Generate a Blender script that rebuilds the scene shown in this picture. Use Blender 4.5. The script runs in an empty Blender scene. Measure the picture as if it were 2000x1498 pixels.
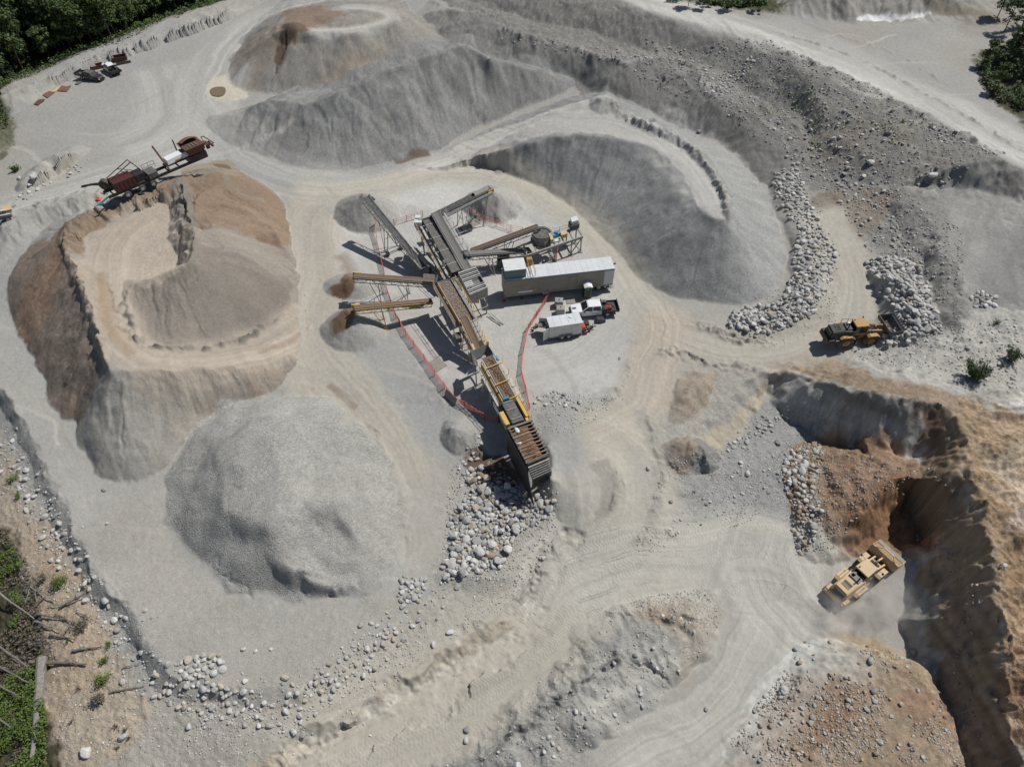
import bpy, math, random, time
import numpy as np
from mathutils import Vector, Matrix
T0 = time.time()
S = bpy.context.scene
COL = S.collection

# ------------------------------------------------------------------ camera
CAM_H = 70.0
PITCH = math.radians(49.0)
FPX = 1388.0                      # focal length in pixels of the 2000 px wide frame
cam_d = bpy.data.cameras.new('camera')
cam_d.sensor_width = 36.0
cam_d.lens = 36.0 * FPX / 2000.0
cam_d.clip_start = 0.5
cam_d.clip_end = 6000
cam = bpy.data.objects.new('camera', cam_d)
COL.objects.link(cam)
cam.location = (0, 0, CAM_H)
cam.rotation_euler = (math.pi / 2 - PITCH, 0, 0)
S.camera = cam

# ------------------------------------------------------------------ light
SUN_EL = math.radians(55)
SUN_AZ = math.radians(57)         # clockwise from +Y
w = bpy.data.worlds.new('World')
S.world = w
w.use_nodes = True
nt = w.node_tree
bg = nt.nodes['Background']
sky = nt.nodes.new('ShaderNodeTexSky')
sky.sky_type = 'NISHITA'
sky.sun_disc = False
sky.sun_elevation = SUN_EL
sky.sun_rotation = SUN_AZ
sky.air_density = 1.0
nt.links.new(sky.outputs[0], bg.inputs[0])
bg.inputs[1].default_value = 0.05
sun_d = bpy.data.lights.new('sun', 'SUN')
sun_d.energy = 3.9
sun_d.angle = math.radians(0.55)
sun_d.color = (1.0, 0.965, 0.91)
sun = bpy.data.objects.new('sun', sun_d)
COL.objects.link(sun)
sd = Vector((math.sin(SUN_AZ) * math.cos(SUN_EL), math.cos(SUN_AZ) * math.cos(SUN_EL), math.sin(SUN_EL)))
sun.rotation_euler = sd.to_track_quat('Z', 'Y').to_euler()
S.view_settings.view_transform = 'Standard'
S.view_settings.look = 'None'
S.view_settings.exposure = 0.0
S.view_settings.gamma = 1.0
S.view_settings.use_curve_mapping = False
S.render.engine = 'CYCLES'
S.cycles.max_bounces = 4
S.cycles.diffuse_bounces = 3
S.cycles.glossy_bounces = 2
S.cycles.transparent_max_bounces = 6

# ------------------------------------------------------------------ maths
ST, CT = math.sin(PITCH), math.cos(PITCH)

def unproj(px, py, z=0.0):
    """where the sight line of a photo pixel meets the level z (used only to measure the place)"""
    a = (px - 1000.0) / FPX
    b = (py - 749.0) / FPX
    dx, dy, dz = a, CT - b * ST, -ST - b * CT
    t = (z - CAM_H) / dz
    return dx * t, dy * t

_rs = np.random.RandomState(7)
_tab = _rs.rand(512, 512).astype(np.float32)

def vnoise(x, y, seed=0):
    x = np.asarray(x, dtype=np.float64) + seed * 17.13
    y = np.asarray(y, dtype=np.float64) + seed * 31.71
    xi = np.floor(x).astype(np.int64)
    yi = np.floor(y).astype(np.int64)
    fx = (x - xi).astype(np.float32)
    fy = (y - yi).astype(np.float32)
    fx = fx * fx * (3 - 2 * fx)
    fy = fy * fy * (3 - 2 * fy)
    x0 = xi & 511; x1 = (xi + 1) & 511
    y0 = yi & 511; y1 = (yi + 1) & 511
    a = _tab[y0, x0]; b = _tab[y0, x1]; c = _tab[y1, x0]; d = _tab[y1, x1]
    return (a + (b - a) * fx) * (1 - fy) + (c + (d - c) * fx) * fy

def fbm(x, y, f=1.0, o=3, seed=0, rot=True):
    """about -1..1"""
    s = 0; amp = 1.0; tot = 0
    ca, sa = 0.8, 0.6
    x = x * f; y = y * f
    for k in range(o):
        s = s + amp * (vnoise(x, y, seed + k * 3) * 2 - 1)
        tot += amp
        amp *= 0.5
        if rot:
            x, y = (x * ca - y * sa) * 2.03, (x * sa + y * ca) * 2.03
        else:
            x, y = x * 2.03, y * 2.03
    return s / tot * 1.5

def ridged(x, y, f=1.0, o=3, seed=0):
    s = 0; amp = 1.0; tot = 0
    x = x * f; y = y * f
    for k in range(o):
        n = 1 - np.abs(vnoise(x, y, seed + k * 5) * 2 - 1)
        s = s + amp * n * n
        tot += amp; amp *= 0.5
        x, y = (x * .8 - y * .6) * 2.1, (x * .6 + y * .8) * 2.1
    return s / tot

def sstep(a, b, v):
    t = np.clip((v - a) / (b - a), 0, 1)
    return t * t * (3 - 2 * t)

def catmull(P, n=5, closed=False):
    P = np.asarray(P, float)
    if len(P) < 3:
        return P
    out = []
    m = len(P)
    rng = range(m) if closed else range(m - 1)
    for i in rng:
        if closed:
            p0, p1, p2, p3 = P[(i - 1) % m], P[i], P[(i + 1) % m], P[(i + 2) % m]
        else:
            p0 = P[max(i - 1, 0)]; p1 = P[i]; p2 = P[i + 1]; p3 = P[min(i + 2, m - 1)]
        for k in range(n):
            t = k / n
            out.append(0.5 * ((2 * p1) + (-p0 + p2) * t + (2 * p0 - 5 * p1 + 4 * p2 - p3) * t * t + (-p0 + 3 * p1 - 3 * p2 + p3) * t ** 3))
    if not closed:
        out.append(P[-1])
    return np.array(out)

def poly_inside(x, y, P):
    ins = np.zeros(x.shape, bool)
    n = len(P)
    for i in range(n):
        x0, y0 = P[i][0], P[i][1]
        x1, y1 = P[(i + 1) % n][0], P[(i + 1) % n][1]
        if y0 == y1:
            continue
        c = (y0 > y) != (y1 > y)
        c &= x < (x1 - x0) * (y - y0) / (y1 - y0) + x0
        ins ^= c
    return ins

def line_dist(x, y, P, closed=False, val=None):
    """distance to a polyline; value carried by it; arc length and signed side"""
    best = np.full(x.shape, 1e9)
    v = np.zeros(x.shape); arc = np.zeros(x.shape); side = np.zeros(x.shape)
    n = len(P); L = 0.0
    for i in range(n if closed else n - 1):
        ax, ay = P[i][0], P[i][1]
        bx, by = P[(i + 1) % n][0], P[(i + 1) % n][1]
        dx, dy = bx - ax, by - ay
        l2 = dx * dx + dy * dy + 1e-12
        t = np.clip(((x - ax) * dx + (y - ay) * dy) / l2, 0, 1)
        qx = x - (ax + dx * t); qy = y - (ay + dy * t)
        d = qx * qx + qy * qy
        m = d < best
        best[m] = d[m]
        l = math.sqrt(l2)
        if val is not None:
            va, vb = val[i], val[(i + 1) % n]
            v[m] = (va + (vb - va) * t)[m]
        arc[m] = (L + l * t)[m]
        side[m] = np.sign(dx * qy - dy * qx)[m]
        L += l
    return np.sqrt(best), v, arc, side

# ------------------------------------------------------------------ ground grid (denser where nearer)
NC, NR = 1060, 850
vv = np.linspace(749 + 170, -749 - 120, NR)           # rows spread like the camera's view so the mesh is finest near by
b_ = vv / FPX
GY = CAM_H * (CT - b_ * ST) / (ST + b_ * CT)
GY = np.concatenate([[-60, -30, -8], GY[GY > 2], [330, 380, 460, 600, 900, 1500, 2600]])
GY = np.unique(GY)
GU = np.linspace(-1, 1, NC)
GU = np.concatenate([[-9, -4, -2.2, -1.5, -1.15], GU, [1.15, 1.5, 2.2, 4, 9]])
HW = (np.maximum(GY, 5) * CT + CAM_H * ST) * (1000 / FPX) * 1.16 + 2
X = HW[:, None] * GU[None, :]
Y = np.repeat(GY[:, None], len(GU), 1)
Z = np.zeros_like(X)
R_, C_ = X.shape
_gyi = np.arange(len(GY)); _gui = np.arange(len(GU))

def gidx(x, y):
    r = np.interp(y, GY, _gyi)
    hw = np.interp(y, GY, HW)
    c = np.interp(x / hw, GU, _gui)
    return r, c

def sample(A, x, y):
    x = np.asarray(x, float); y = np.asarray(y, float)
    r, c = gidx(x, y)
    r0 = np.clip(np.floor(r).astype(int), 0, R_ - 2); c0 = np.clip(np.floor(c).astype(int), 0, C_ - 2)
    fr = r - r0; fc = c - c0
    return (A[r0, c0] * (1 - fr) * (1 - fc) + A[r0, c0 + 1] * (1 - fr) * fc + A[r0 + 1, c0] * fr * (1 - fc) + A[r0 + 1, c0 + 1] * fr * fc)

def ground(x, y):
    return float(sample(Z, np.array([x]), np.array([y]))[0])

def hit(px, py, A=None, lift=0.0):
    """world x, y, z where the sight line of a photo pixel first meets the ground"""
    A = Z if A is None else A
    px = np.atleast_1d(np.asarray(px, float)); py = np.atleast_1d(np.asarray(py, float))
    zs = np.linspace(34, -16, 260)
    prevd = None
    rx = np.zeros_like(px); ry = np.zeros_like(px); done = np.zeros(px.shape, bool)
    px_, py_ = None, None
    for z in zs:
        x, y = unproj(px, py, z)
        y = np.clip(y, -60, 2600)
        g = sample(A, x, y) + lift
        d = z - g
        if prevd is not None:
            m = (~done) & (d <= 0)
            if m.any():
                t = prevd[m] / np.maximum(prevd[m] - d[m], 1e-6)
                rx[m] = px_[m] + (x[m] - px_[m]) * t
                ry[m] = py_[m] + (y[m] - py_[m]) * t
                done |= m
        prevd = d; px_, py_ = x, y
        if done.all():
            break
    if not done.all():
        m = ~done
        rx[m] = px_[m]; ry[m] = py_[m]
    return rx, ry, sample(A, rx, ry) + lift

def hit1(px, py, lift=0.0):
    x, y, z = hit([px], [py], lift=lift)
    return Vector((x[0], y[0], z[0]))

def win(P, m=3.0):
    """row/column window of the grid round a world polygon"""
    P = np.asarray(P)
    y0, y1 = P[:, 1].min() - m, P[:, 1].max() + m
    r0 = max(np.searchsorted(GY, y0) - 1, 0); r1 = min(np.searchsorted(GY, y1) + 1, R_)
    r1 = max(r1, r0 + 2)
    hw = HW[r0:r1]
    umin = min(((P[:, 0].min() - m) / hw).min(), ((P[:, 0].min() - m) / hw).max())
    umax = max(((P[:, 0].max() + m) / hw).min(), ((P[:, 0].max() + m) / hw).max())
    c0 = max(np.searchsorted(GU, umin) - 1, 0); c1 = min(np.searchsorted(GU, umax) + 1, C_)
    return slice(r0, r1), slice(c0, c1)
# ------------------------------------------------------------------ large forms of the ground
CP = [ # photo x, photo y, level in metres
 (700,700,0),(900,450,0),(1150,650,0),(600,500,0),(800,350,0),(600,250,0),(430,300,0),(200,250,0.3),(100,350,0.6),(60,200,0),(300,120,0),
 (480,60,0),(850,100,1),(1100,330,0),(1250,700,0),(700,1000,-0.4),(560,1200,-0.8),(300,1000,-0.6),(100,700,-0.5),(200,900,-0.6),(1000,620,0),(250,380,1.2),(330,330,1.4),(0,500,0.5),
 (960,930,-0.8),(900,800,0),(1130,850,1),(1110,930,0.6),(1210,930,0.4),(1300,640,0.2),(1450,690,0.4),(1560,640,0.9),(1650,640,1.4),(1640,480,2.36),(1600,380,3.38),
 (1500,600,0.6),(1540,460,1.6),(1450,280,1.54),(1330,210,1.54),(1150,150,1.6),(1000,100,1.4),(870,40,1.5),(750,10,1.5),(1530,340,2.22),
 (1100,1080,-1.4),(1000,1240,-2.6),(800,1390,-3.2),(640,1480,-3.6),(1200,1130,-1.9),(1350,1120,-2.5),(1500,1150,-3),(1600,1180,-3.2),(1700,1100,-3.4),(1500,950,-2.6),
 (1400,1300,-3),(1250,1430,-3.2),(1100,1300,-2.6),(1600,1350,-3.2),(1820,1350,-3.6),(1300,1000,-1.2),(1250,1080,-1.4),(1450,1480,-3.4),(1850,1480,-3.8),
 (1750,560,2.63),(1800,650,3.18),(1750,700,2.77),(1880,560,4.67),(1960,500,5.9),(1850,400,5.42),(1760,380,4.4),(1900,680,4.13),(1980,720,4.54),(2080,600,6.44),
 (1700,330,5.08),(1600,280,4.4),(1500,200,6.1),(1420,130,6.78),(1250,80,6.78),(1080,40,6.44),(1850,280,8.48),
 (1560,140,9.5),(1690,200,9.5),(1800,250,9.3),(1900,310,9.16),(1990,370,8.89),(1450,75,9.5),(1350,40,9.5),(1200,5,9.16),(1000,-40,7.8),(2100,420,8.48),
 (1700,100,9.5),(1850,150,9.3),(1950,230,9.3),(2100,330,9.16),(1600,0,9.5),(1900,40,9.5),(2100,100,9.16),(1400,-60,9.16),(1800,-100,9.16),(600,-60,0.5),(800,-60,2.36),
 (200,-60,-4),(0,60,-6),(-150,150,-6),(300,30,-4),(-150,400,-2),
 (-100,900,-5),(-200,700,-4),(40,1300,-5.2),(-100,1300,-7),(120,1250,-2.7),(200,1300,-2.5),(300,1450,-2.9),(120,1480,-3.6),(40,960,-2.2),(80,1060,-2.3),(150,1180,-2.3),(20,880,-2.1),(430,1440,-2.4),(600,1400,-2.2),(760,1290,-2.1),(900,1190,-1.8),(0,1600,-7),(400,1650,-5),(900,1650,-4),(1400,1650,-4),(1900,1650,-4),
]
_c = np.array([(*unproj(a, b, z), z) for a, b, z in CP])
def tps_fit(P):
    n = len(P)
    d = np.hypot(P[:, None, 0] - P[None, :, 0], P[:, None, 1] - P[None, :, 1])
    K = np.sqrt(d * d + 4.0)                       # multiquadric, softened
    A = np.zeros((n + 3, n + 3)); A[:n, :n] = K + np.eye(n) * 0.4 * -1
    A[:n, n] = 1; A[:n, n + 1:] = P[:, :2]; A[n, :n] = 1; A[n + 1:, :n] = P[:, :2].T
    b = np.zeros(n + 3); b[:n] = P[:, 2]
    return np.linalg.solve(A, b)
_w = tps_fit(_c)
_yc = np.clip(Y, 5, 260); _xc = np.clip(X, -190, 190)
Z = np.full(X.shape, _w[len(_c)]) + _w[-2] * _xc * 0 + 0
Z = Z + _w[-2] * _xc + _w[-1] * _yc
for i in range(len(_c)):
    Z += _w[i] * np.sqrt((_xc - _c[i, 0]) ** 2 + (_yc - _c[i, 1]) ** 2 + 4.0)
Z = np.clip(Z, -9, 15)

ARC = np.zeros(X.shape); DCR = np.zeros(X.shape)
ID = np.zeros(X.shape, np.int16)              # which object each patch of ground belongs to
PILE = {}                                     # id -> (name, label, category, group)

def world_line(P, A=None):
    """photo points (x, y[, level]) -> world points; without a level they lie on the ground as it is"""
    out = []
    if isinstance(P, np.ndarray):
        return P
    for p in P:
        if len(p) == 3:
            x, y = unproj(p[0], p[1], p[2]); out.append((x, y, p[2]))
        else:
            x, y, z = hit([p[0]], [p[1]]); out.append((x[0], y[0], z[0]))
    return np.array(out)

def mound(toe, crest, rel=False, flat=True, closed=None, wob=0.5, wf=0.25, seed=0, gul=0.0, gf=0.9, pid=0, conv=0.0, lower=False, sub=5, toewob=None, edge=0.0):
    """raise (or cut) the ground between a toe outline and a crest line or crest outline with levels"""
    global Z
    T = toe if isinstance(toe, np.ndarray) else catmull(world_line(toe), sub, True)
    Cw = world_line(crest)
    closed = (len(crest) > 4 and flat) if closed is None else closed
    Cc = catmull(Cw, sub, closed) if len(Cw) > 2 else Cw
    rs, cs = win(T[:, :2], 3)
    x = X[rs, cs]; y = Y[rs, cs]
    wob_ = wob if toewob is None else toewob
    xw = x + fbm(x, y, wf, 3, seed) * wob_; yw = y + fbm(x, y, wf, 3, seed + 50) * wob_
    ins = poly_inside(xw, yw, T)
    if not ins.any():
        return
    xi, yi = xw[ins], yw[ins]
    xc = x[ins] + fbm(x[ins], y[ins], wf * 1.6, 3, seed + 9) * wob; yc = y[ins] + fbm(x[ins], y[ins], wf * 1.6, 3, seed + 20) * wob
    dt, _, _, _ = line_dist(xi, yi, T, True)
    dc, zc, arc, side = line_dist(xc, yc, Cc, closed, Cc[:, 2])
    if closed and flat:
        inc = poly_inside(xc, yc, Cc)
        if inc.any():
            q = Cc[::2]
            num = 0; den = 0
            for p in q:
                wgt = 1 / ((xc[inc] - p[0]) ** 2 + (yc[inc] - p[1]) ** 2 + 1.0)
                num = num + wgt * p[2]; den = den + wgt
            zin = num / den
            k = sstep(0, 2.5, dc[inc])
            zc[inc] = zc[inc] * (1 - k) + zin * k
            dc[inc] = 0
    wgt = dt / (dt + dc + 1e-6)
    if conv:
        wgt = wgt + conv * wgt * (1 - wgt)
    zb = Z[rs, cs]
    base = zb[ins]
    if gul:
        g = fbm(arc * gf, dc * 0.10 + seed, 1.0, 3, seed + 30, rot=False)
        g = g + .8 * (ridged(arc * gf * 2.3 + .6 * fbm(x[ins], y[ins], .3, 2, seed + 2), dc * .05, 1.0, 3, seed + 60) - .45)
        zadd = gul * g * 4 * wgt * (1 - wgt)
    else:
        zadd = 0
    znew = base + (zc - base) * wgt + zadd
    if edge:
        znew = znew - edge * np.exp(-((dc / 0.7) ** 2)) * np.abs(fbm(arc * 0.7, dc * 0.3, 1, 2, seed + 3, rot=False))
    take = (znew < base) if lower else (znew > base)
    if lower is None:
        take = np.ones_like(take)
    bb = base.copy(); bb[take] = znew[take]
    zb[ins] = bb
    Z[rs, cs] = zb
    if pid:
        for A_, v_ in ((ARC, arc), (DCR, dc)):
            q_ = A_[rs, cs]; t_ = q_[ins]; t_[take] = v_[take]; q_[ins] = t_; A_[rs, cs] = q_
        s_ = ID[rs, cs]; tmp = s_[ins]; tmp[take & (wgt > 0.02)] = pid; s_[ins] = tmp
    return T, Cc

def new_pile(i, name, label, cat='gravel pile', group=None):
    PILE[i] = (name, label, cat, group); return i

# west bench that carries the coarse pile, above the rubble slope
mound([(-60,740),(5,800),(35,870),(65,930),(92,1000),(118,1050),(145,1110),(165,1160),(205,1195),(236,1220),(256,1262),(284,1312),(325,1352),(420,1376),(560,1386),(655,1345),(715,1285),(775,1220),(845,1160),(905,1150),(1000,1160),(1050,1090),(1075,1000),(1060,900),(900,760),(500,700),(100,620),(-60,600)],
      [(-60,690,-.5),(12,766,-.5),(60,850,-.6),(96,926,-.6),(132,985,-.6),(160,1055,-.7),(182,1106,-.7),(216,1150,-.7),(258,1190,-.8),(282,1234,-.8),(302,1268,-.8),(345,1312,-.9),(420,1335,-.9),(560,1345,-1),(640,1300,-1),(695,1260,-1),(755,1195,-1),(820,1135,-1),(900,1120,-1),(985,1125,-1.2),(1030,1060,-1),(1050,985,-.9),(1000,900,-.7),(860,770,-.2),(500,740,-.2),(100,660,-.4),(-60,640,-.4)],
      wob=.6, wf=.3, seed=3, lower=None, sub=3)
# road cut with the ragged tan bank above it
mound([(440,1560),(520,1480),(610,1432),(700,1378),(790,1318),(880,1252),(960,1208),(1020,1165),(1075,1085),(1095,1030),(1150,1040),(1120,1130),(1060,1250),(900,1380),(700,1498),(600,1600)],
      [(520,1600,-4.2),(590,1490,-4),(680,1435,-3.8),(780,1362,-3.6),(880,1300,-3.3),(960,1252,-2.9),(1030,1195,-2.3),(1085,1110,-1.7),(1105,1060,-1.3),(1130,1065,-1.3),(1105,1130,-1.8),(1040,1260,-2.7),(880,1390,-3.4),(700,1498,-3.8),(600,1600,-4.2)],
      wob=1.3, wf=.5, seed=11, lower=True, sub=3)
# pit cut below the yard: small tan cliff, then floor
mound([(1330,735),(1400,728),(1490,722),(1575,738),(1640,760),(1700,900),(1680,1050),(1500,1080),(1290,1010),(1262,940),(1290,880),(1345,845),(1400,800),(1330,775)][2:-1],
      [(1505,760,-1.9),(1580,775,-2.6),(1640,800,-3),(1670,900,-3),(1640,1020,-3),(1500,1040,-2.7),(1330,990,-1.6),(1330,935,-1.2),(1390,890,-1.8),(1432,850,-2.1),(1475,800,-2.1)],
      wob=.9, wf=.35, seed=17, lower=True, sub=3)
# north and east walls of the pit, high ground behind
WALL = [(1500,722,.2),(1540,727,1.0),(1590,742,2.8),(1650,752,4.0),(1700,764,4.7),(1760,778,5.0),(1820,788,5.2),(1862,806,5.4),(1884,850,5.8),(1892,900,6),(1908,950,6.1),(1926,1010,6.1),(1940,1080,6),(1946,1150,5.7),(1952,1230,4.4),(1962,1300,2.6),(1972,1400,1.2),(1985,1500,.5),(1998,1620,.3)]
_wl = world_line(WALL)
_wl = catmull(_wl, 4)
_t = np.gradient(_wl[:, :2], axis=0); _t /= np.hypot(_t[:, 0], _t[:, 1])[:, None]
_n = np.stack([_t[:, 1], -_t[:, 0]], 1)                         # towards the pit
_off = np.interp(_wl[:, 2], [0, 1, 3, 5.4], [1.5, 2.2, 3.2, 4.6]) * (0.8 + 0.5 * vnoise(_wl[:, 0] * .3, _wl[:, 1] * .3, 5))
_toe = _wl[:, :2] + _n * _off[:, None]
_back = [(2300,1700,1.2),(2300,640,7),(2050,540,6),(1960,610,5.6),(1900,650,5.2),(1820,700,4.4),(1740,715,3.4),(1640,712,2.2),(1560,708,1.0)]
_bk = world_line(_back)
_toeb = world_line([(2400,1720,2.5),(2400,560,7),(2040,440,6.4),(1940,530,5.6),(1860,610,4.8),(1790,670,3.9),(1700,692,2.8),(1600,694,1.6),(1520,705,.6)])
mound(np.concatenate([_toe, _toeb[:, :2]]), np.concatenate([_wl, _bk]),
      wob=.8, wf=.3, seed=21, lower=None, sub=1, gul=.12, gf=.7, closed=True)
ZC = Z.copy()
# brown talus against the pit's north wall with the dug hole
mound([(1528,905),(1560,870),(1640,850),(1760,880),(1850,920),(1850,1010),(1830,1050),(1760,1040),(1700,1060),(1650,1090),(1600,1100),(1560,1075),(1545,1010),(1535,950)],
      [(1610,895,-1.6),(1700,890,0),(1790,900,1.4),(1825,925,1.6),(1800,936,1.6),(1755,930,1.5),(1715,960,1.1),(1690,985,.5),(1640,1000,-.6),(1600,990,-1.2),(1590,940,-1.4)],
      wob=.8, wf=.5, seed=25, conv=.3)
mound([(1690,1000),(1720,965),(1757,934),(1800,938),(1830,950),(1850,1020),(1830,1080),(1760,1075),(1725,1090),(1685,1070)],
      [(1745,1010,-2.9),(1775,975,-2.8),(1815,985,-2.8),(1820,1050,-3.2),(1770,1060,-3.2),(1720,1060,-3.1)],
      wob=.5, wf=.7, seed=26, lower=True)
# rubble mound south of the pit floor
mound([(1420,1440),(1480,1380),(1530,1330),(1570,1260),(1640,1240),(1740,1275),(1820,1300),(1850,1350),(1870,1420),(1890,1520),(1880,1640),(1440,1640),(1430,1500)],
      [(1600,1300,-2.2),(1680,1275,-1.6),(1780,1310,-1.4),(1815,1370,-1.5),(1840,1450,-1.8),(1850,1600,-2),(1600,1600,-2.4),(1520,1450,-2.6),(1560,1380,-2.4)],
      wob=.9, wf=.4, seed=29, conv=.4)
# island between the two roads
mound([(860,1520),(930,1440),(1010,1370),(1080,1290),(1150,1215),(1200,1185),(1280,1160),(1350,1150),(1400,1165),(1415,1205),(1390,1270),(1340,1330),(1290,1370),(1210,1430),(1130,1490),(1080,1560)],
      [(960,1480,-2.3),(1040,1405,-1.9),(1130,1345,-1.4),(1180,1300,-1.1),(1230,1240,-.8),(1290,1215,-.5),(1350,1210,-.6)],
      flat=False, wob=1.2, wf=.3, seed=33, gul=.3, gf=.4, conv=.5)
# small lump north of the pit floor road
mound([(1290,870),(1340,845),(1390,855),(1405,890),(1385,925),(1340,925),(1300,905)], [(1335,868,.9),(1375,876,.7),(1385,895,.2)], flat=False, wob=.5, wf=.6, seed=35, conv=.4)
mound([(1315,760),(1345,730),(1390,725),(1400,750),(1370,800),(1330,830),(1305,810)], [(1345,770,.9),(1375,745,.9)], flat=False, wob=.5, wf=.5, seed=36, conv=.5)

# dark berm along the foot of the high ground, with the rough bench behind
mound([(800,40),(850,75),(900,100),(960,115),(1040,140),(1120,160),(1200,200),(1260,222),(1340,255),(1400,285),(1460,330),(1500,375),(1530,405),(1565,370),(1585,330),(1600,240),(1500,80),(1350,20),(1150,-10),(1000,-20),(900,-40)],
      [(860,12,3.45),(905,22,4.26),(945,30,4.54),(985,52,4.74),(1020,65,4.88),(1075,78,5.01),(1120,88,5.15),(1170,112,5.28),(1215,122,5.28),(1250,122,5.28),(1290,108,5.49),(1325,118,5.56),(1362,140,5.62),(1385,175,5.56),(1420,200,5.28),(1470,215,5.08),(1505,240,4.81),(1540,275,4.54),(1552,305,3.99),(1575,290,4.4),(1560,220,5.22),(1470,170,5.49),(1400,118,5.62),(1330,92,5.62),(1250,96,5.35),(1150,74,5.22),(1000,38,4.94),(910,5,4.4)],
      wob=.9, wf=.28, seed=41, lower=None, sub=3, gul=.3, gf=.45)
# slope up to the haul road
mound([(900,-30),(1000,25),(1150,62),(1250,92),(1330,96),(1400,130),(1470,180),(1550,225),(1590,300),(1650,345),(1740,372),(1830,376),(1920,385),(1990,405),(2100,460),(2500,300),(2300,-200),(1500,-300),(1000,-200)],
      [(1050,-40,8.48),(1150,-22,9.16),(1240,12,9.43),(1330,48,9.5),(1420,66,9.5),(1485,62,9.64),(1560,95,9.57),(1640,128,9.43),(1700,158,9.43),(1770,192,9.36),(1830,215,9.3),(1900,262,9.16),(1960,292,9.09),(2040,340,9.02),(2300,420,8.89),(2300,-100,9.16),(1500,-200,9.16),(1050,-150,8.48)],
      wob=1.1, wf=.22, seed=43, sub=3, gul=.25, gf=.4, lower=None)
# ridge west of the far right slope, its shaded bank above the boulder heap
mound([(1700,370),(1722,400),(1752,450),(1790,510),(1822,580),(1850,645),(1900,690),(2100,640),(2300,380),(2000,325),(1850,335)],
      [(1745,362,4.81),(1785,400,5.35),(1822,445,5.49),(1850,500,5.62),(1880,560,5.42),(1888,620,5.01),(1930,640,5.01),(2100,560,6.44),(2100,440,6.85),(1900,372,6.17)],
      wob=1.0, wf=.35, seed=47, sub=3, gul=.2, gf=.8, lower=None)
# slumped scarp above the north-east track
mound([(1600,380),(1640,398),(1700,380),(1735,378),(1745,400),(1720,440),(1700,470),(1660,430),(1625,400)],
      [(1650,412,3.6),(1700,400,4),(1722,402,4.2),(1700,440,3.9)], wob=.4, wf=.6, seed=49, lower=True, sub=3)
# grey dump heaps beyond the haul road
mound([(1520,20),(1600,40),(1680,45),(1760,42),(1850,28),(1900,48),(1960,30),(1900,-80),(1500,-80)],
      [(1570,-10,11.54),(1640,-20,12.9),(1760,-25,13.24),(1850,-15,12.22),(1850,-60,12.56),(1600,-60,12.56)], wob=1.2, wf=.2, seed=51, gul=.7, gf=.3)

# ------------------------------------------------------------------ stockpiles
P1 = new_pile(1, 'gravel_pile', 'brownish flat-topped sand pile with a dark streak, farthest back near the forest', 'stockpile')
mound([(446,128),(450,158),(475,176),(520,184),(600,187),(680,180),(760,165),(850,130),(876,88),(860,62),(800,20),(770,-10),(650,-25),(560,-5),(500,50),(465,90)],
      [(536,62,6.6),(566,48,7.8),(596,60,7.7),(640,60,7.4),(690,64,7.3),(740,50,7.2),(778,38,7.4),(772,16,7),(700,2,6.8),(620,12,6.8),(560,26,6.6)],
      wob=.8, wf=.2, seed=61, gul=.14, gf=.45, pid=P1)
mound([(530,75),(545,60),(600,58),(625,72),(600,86),(560,90)],[(566,44,8.9),(590,46,8.6)],flat=False,wob=.4,wf=.5,seed=62,pid=P1)
mound([(610,36),(650,26),(720,32),(735,44),(690,54),(640,52)],[(650,34,7.9),(690,37,7.8)],flat=False,wob=.4,wf=.5,seed=63,pid=P1,conv=.5)
P2 = new_pile(2, 'gravel_pile', 'long grey ridge of gravel with gullied face behind the conveyors', 'stockpile')
mound([(412,225),(432,268),(480,296),(540,318),(600,332),(650,333),(720,326),(790,310),(850,298),(900,268),(960,236),(1030,208),(1090,190),(1128,168),(1120,140),(1050,110),(950,78),(880,76),(760,110),(650,150),(560,180),(490,205)],
      [(470,216,2.4),(520,198,4.4),(560,196,5.2),(606,204,5.4),(640,190,6.4),(700,160,8.6),(760,135,9.8),(820,112,10.6),(896,88,11.4),(930,98,10.2),(985,118,7.8),(1040,134,5.0),(1090,150,2.6)],
      flat=False, wob=.9, wf=.18, seed=65, gul=.24, gf=.42, pid=P2, sub=4)
P3 = new_pile(3, 'gravel_pile', 'grey crescent stockpile with a haul track along its top, right of the crushing plant', 'stockpile')
mound([(790,330),(860,335),(930,322),(990,342),(1060,368),(1115,400),(1160,445),(1205,495),(1250,545),(1300,575),(1360,590),(1425,598),(1485,590),(1522,562),(1537,520),(1528,460),(1512,400),(1488,350),(1450,305),(1400,275),(1330,240),(1260,212),(1200,180),(1150,182),(1080,203),(980,240),(880,290)],
      [(905,322,.5),(960,300,2.4),(1020,282,4.4),(1080,268,5.8),(1130,266,6.6),(1180,269,7.1),(1250,282,7.5),(1290,300,7.6),(1330,335,7.7),(1352,372,7.8),(1368,405,7.9),(1392,425,8),(1418,424,8),(1422,400,8),(1402,358,7.8),(1375,322,7.6),(1335,286,7.4),(1290,256,7.3),(1240,236,7.2),(1205,200,7.2),(1180,186,7),(1140,196,6),(1080,222,4.6),(1000,258,2.6),(920,300,.8)],
      wob=.5, wf=.25, seed=67, gul=.12, gf=.6, pid=P3, sub=4)
# windrow of dark clods along its outer edge
mound([(1205,222),(1240,245),(1290,268),(1340,298),(1378,338),(1405,380),(1415,425),(1428,422),(1424,375),(1396,325),(1350,283),(1300,250),(1250,232),(1210,212)],
      [(1225,226,7.9),(1270,244,8),(1315,262,8.1),(1360,292,8.4),(1395,338,8.5),(1416,385,8.6),(1421,412,8.5)], flat=False, wob=.35, wf=.9, seed=69, gul=.5, gf=1.5, pid=P3)
mound([(1150,200),(1170,182),(1200,186),(1215,205),(1195,222),(1165,222)],[(1172,190,8.1),(1192,192,8.1),(1200,203,7.9)],flat=False,wob=.3,wf=.8,seed=70,pid=P3)

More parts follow.
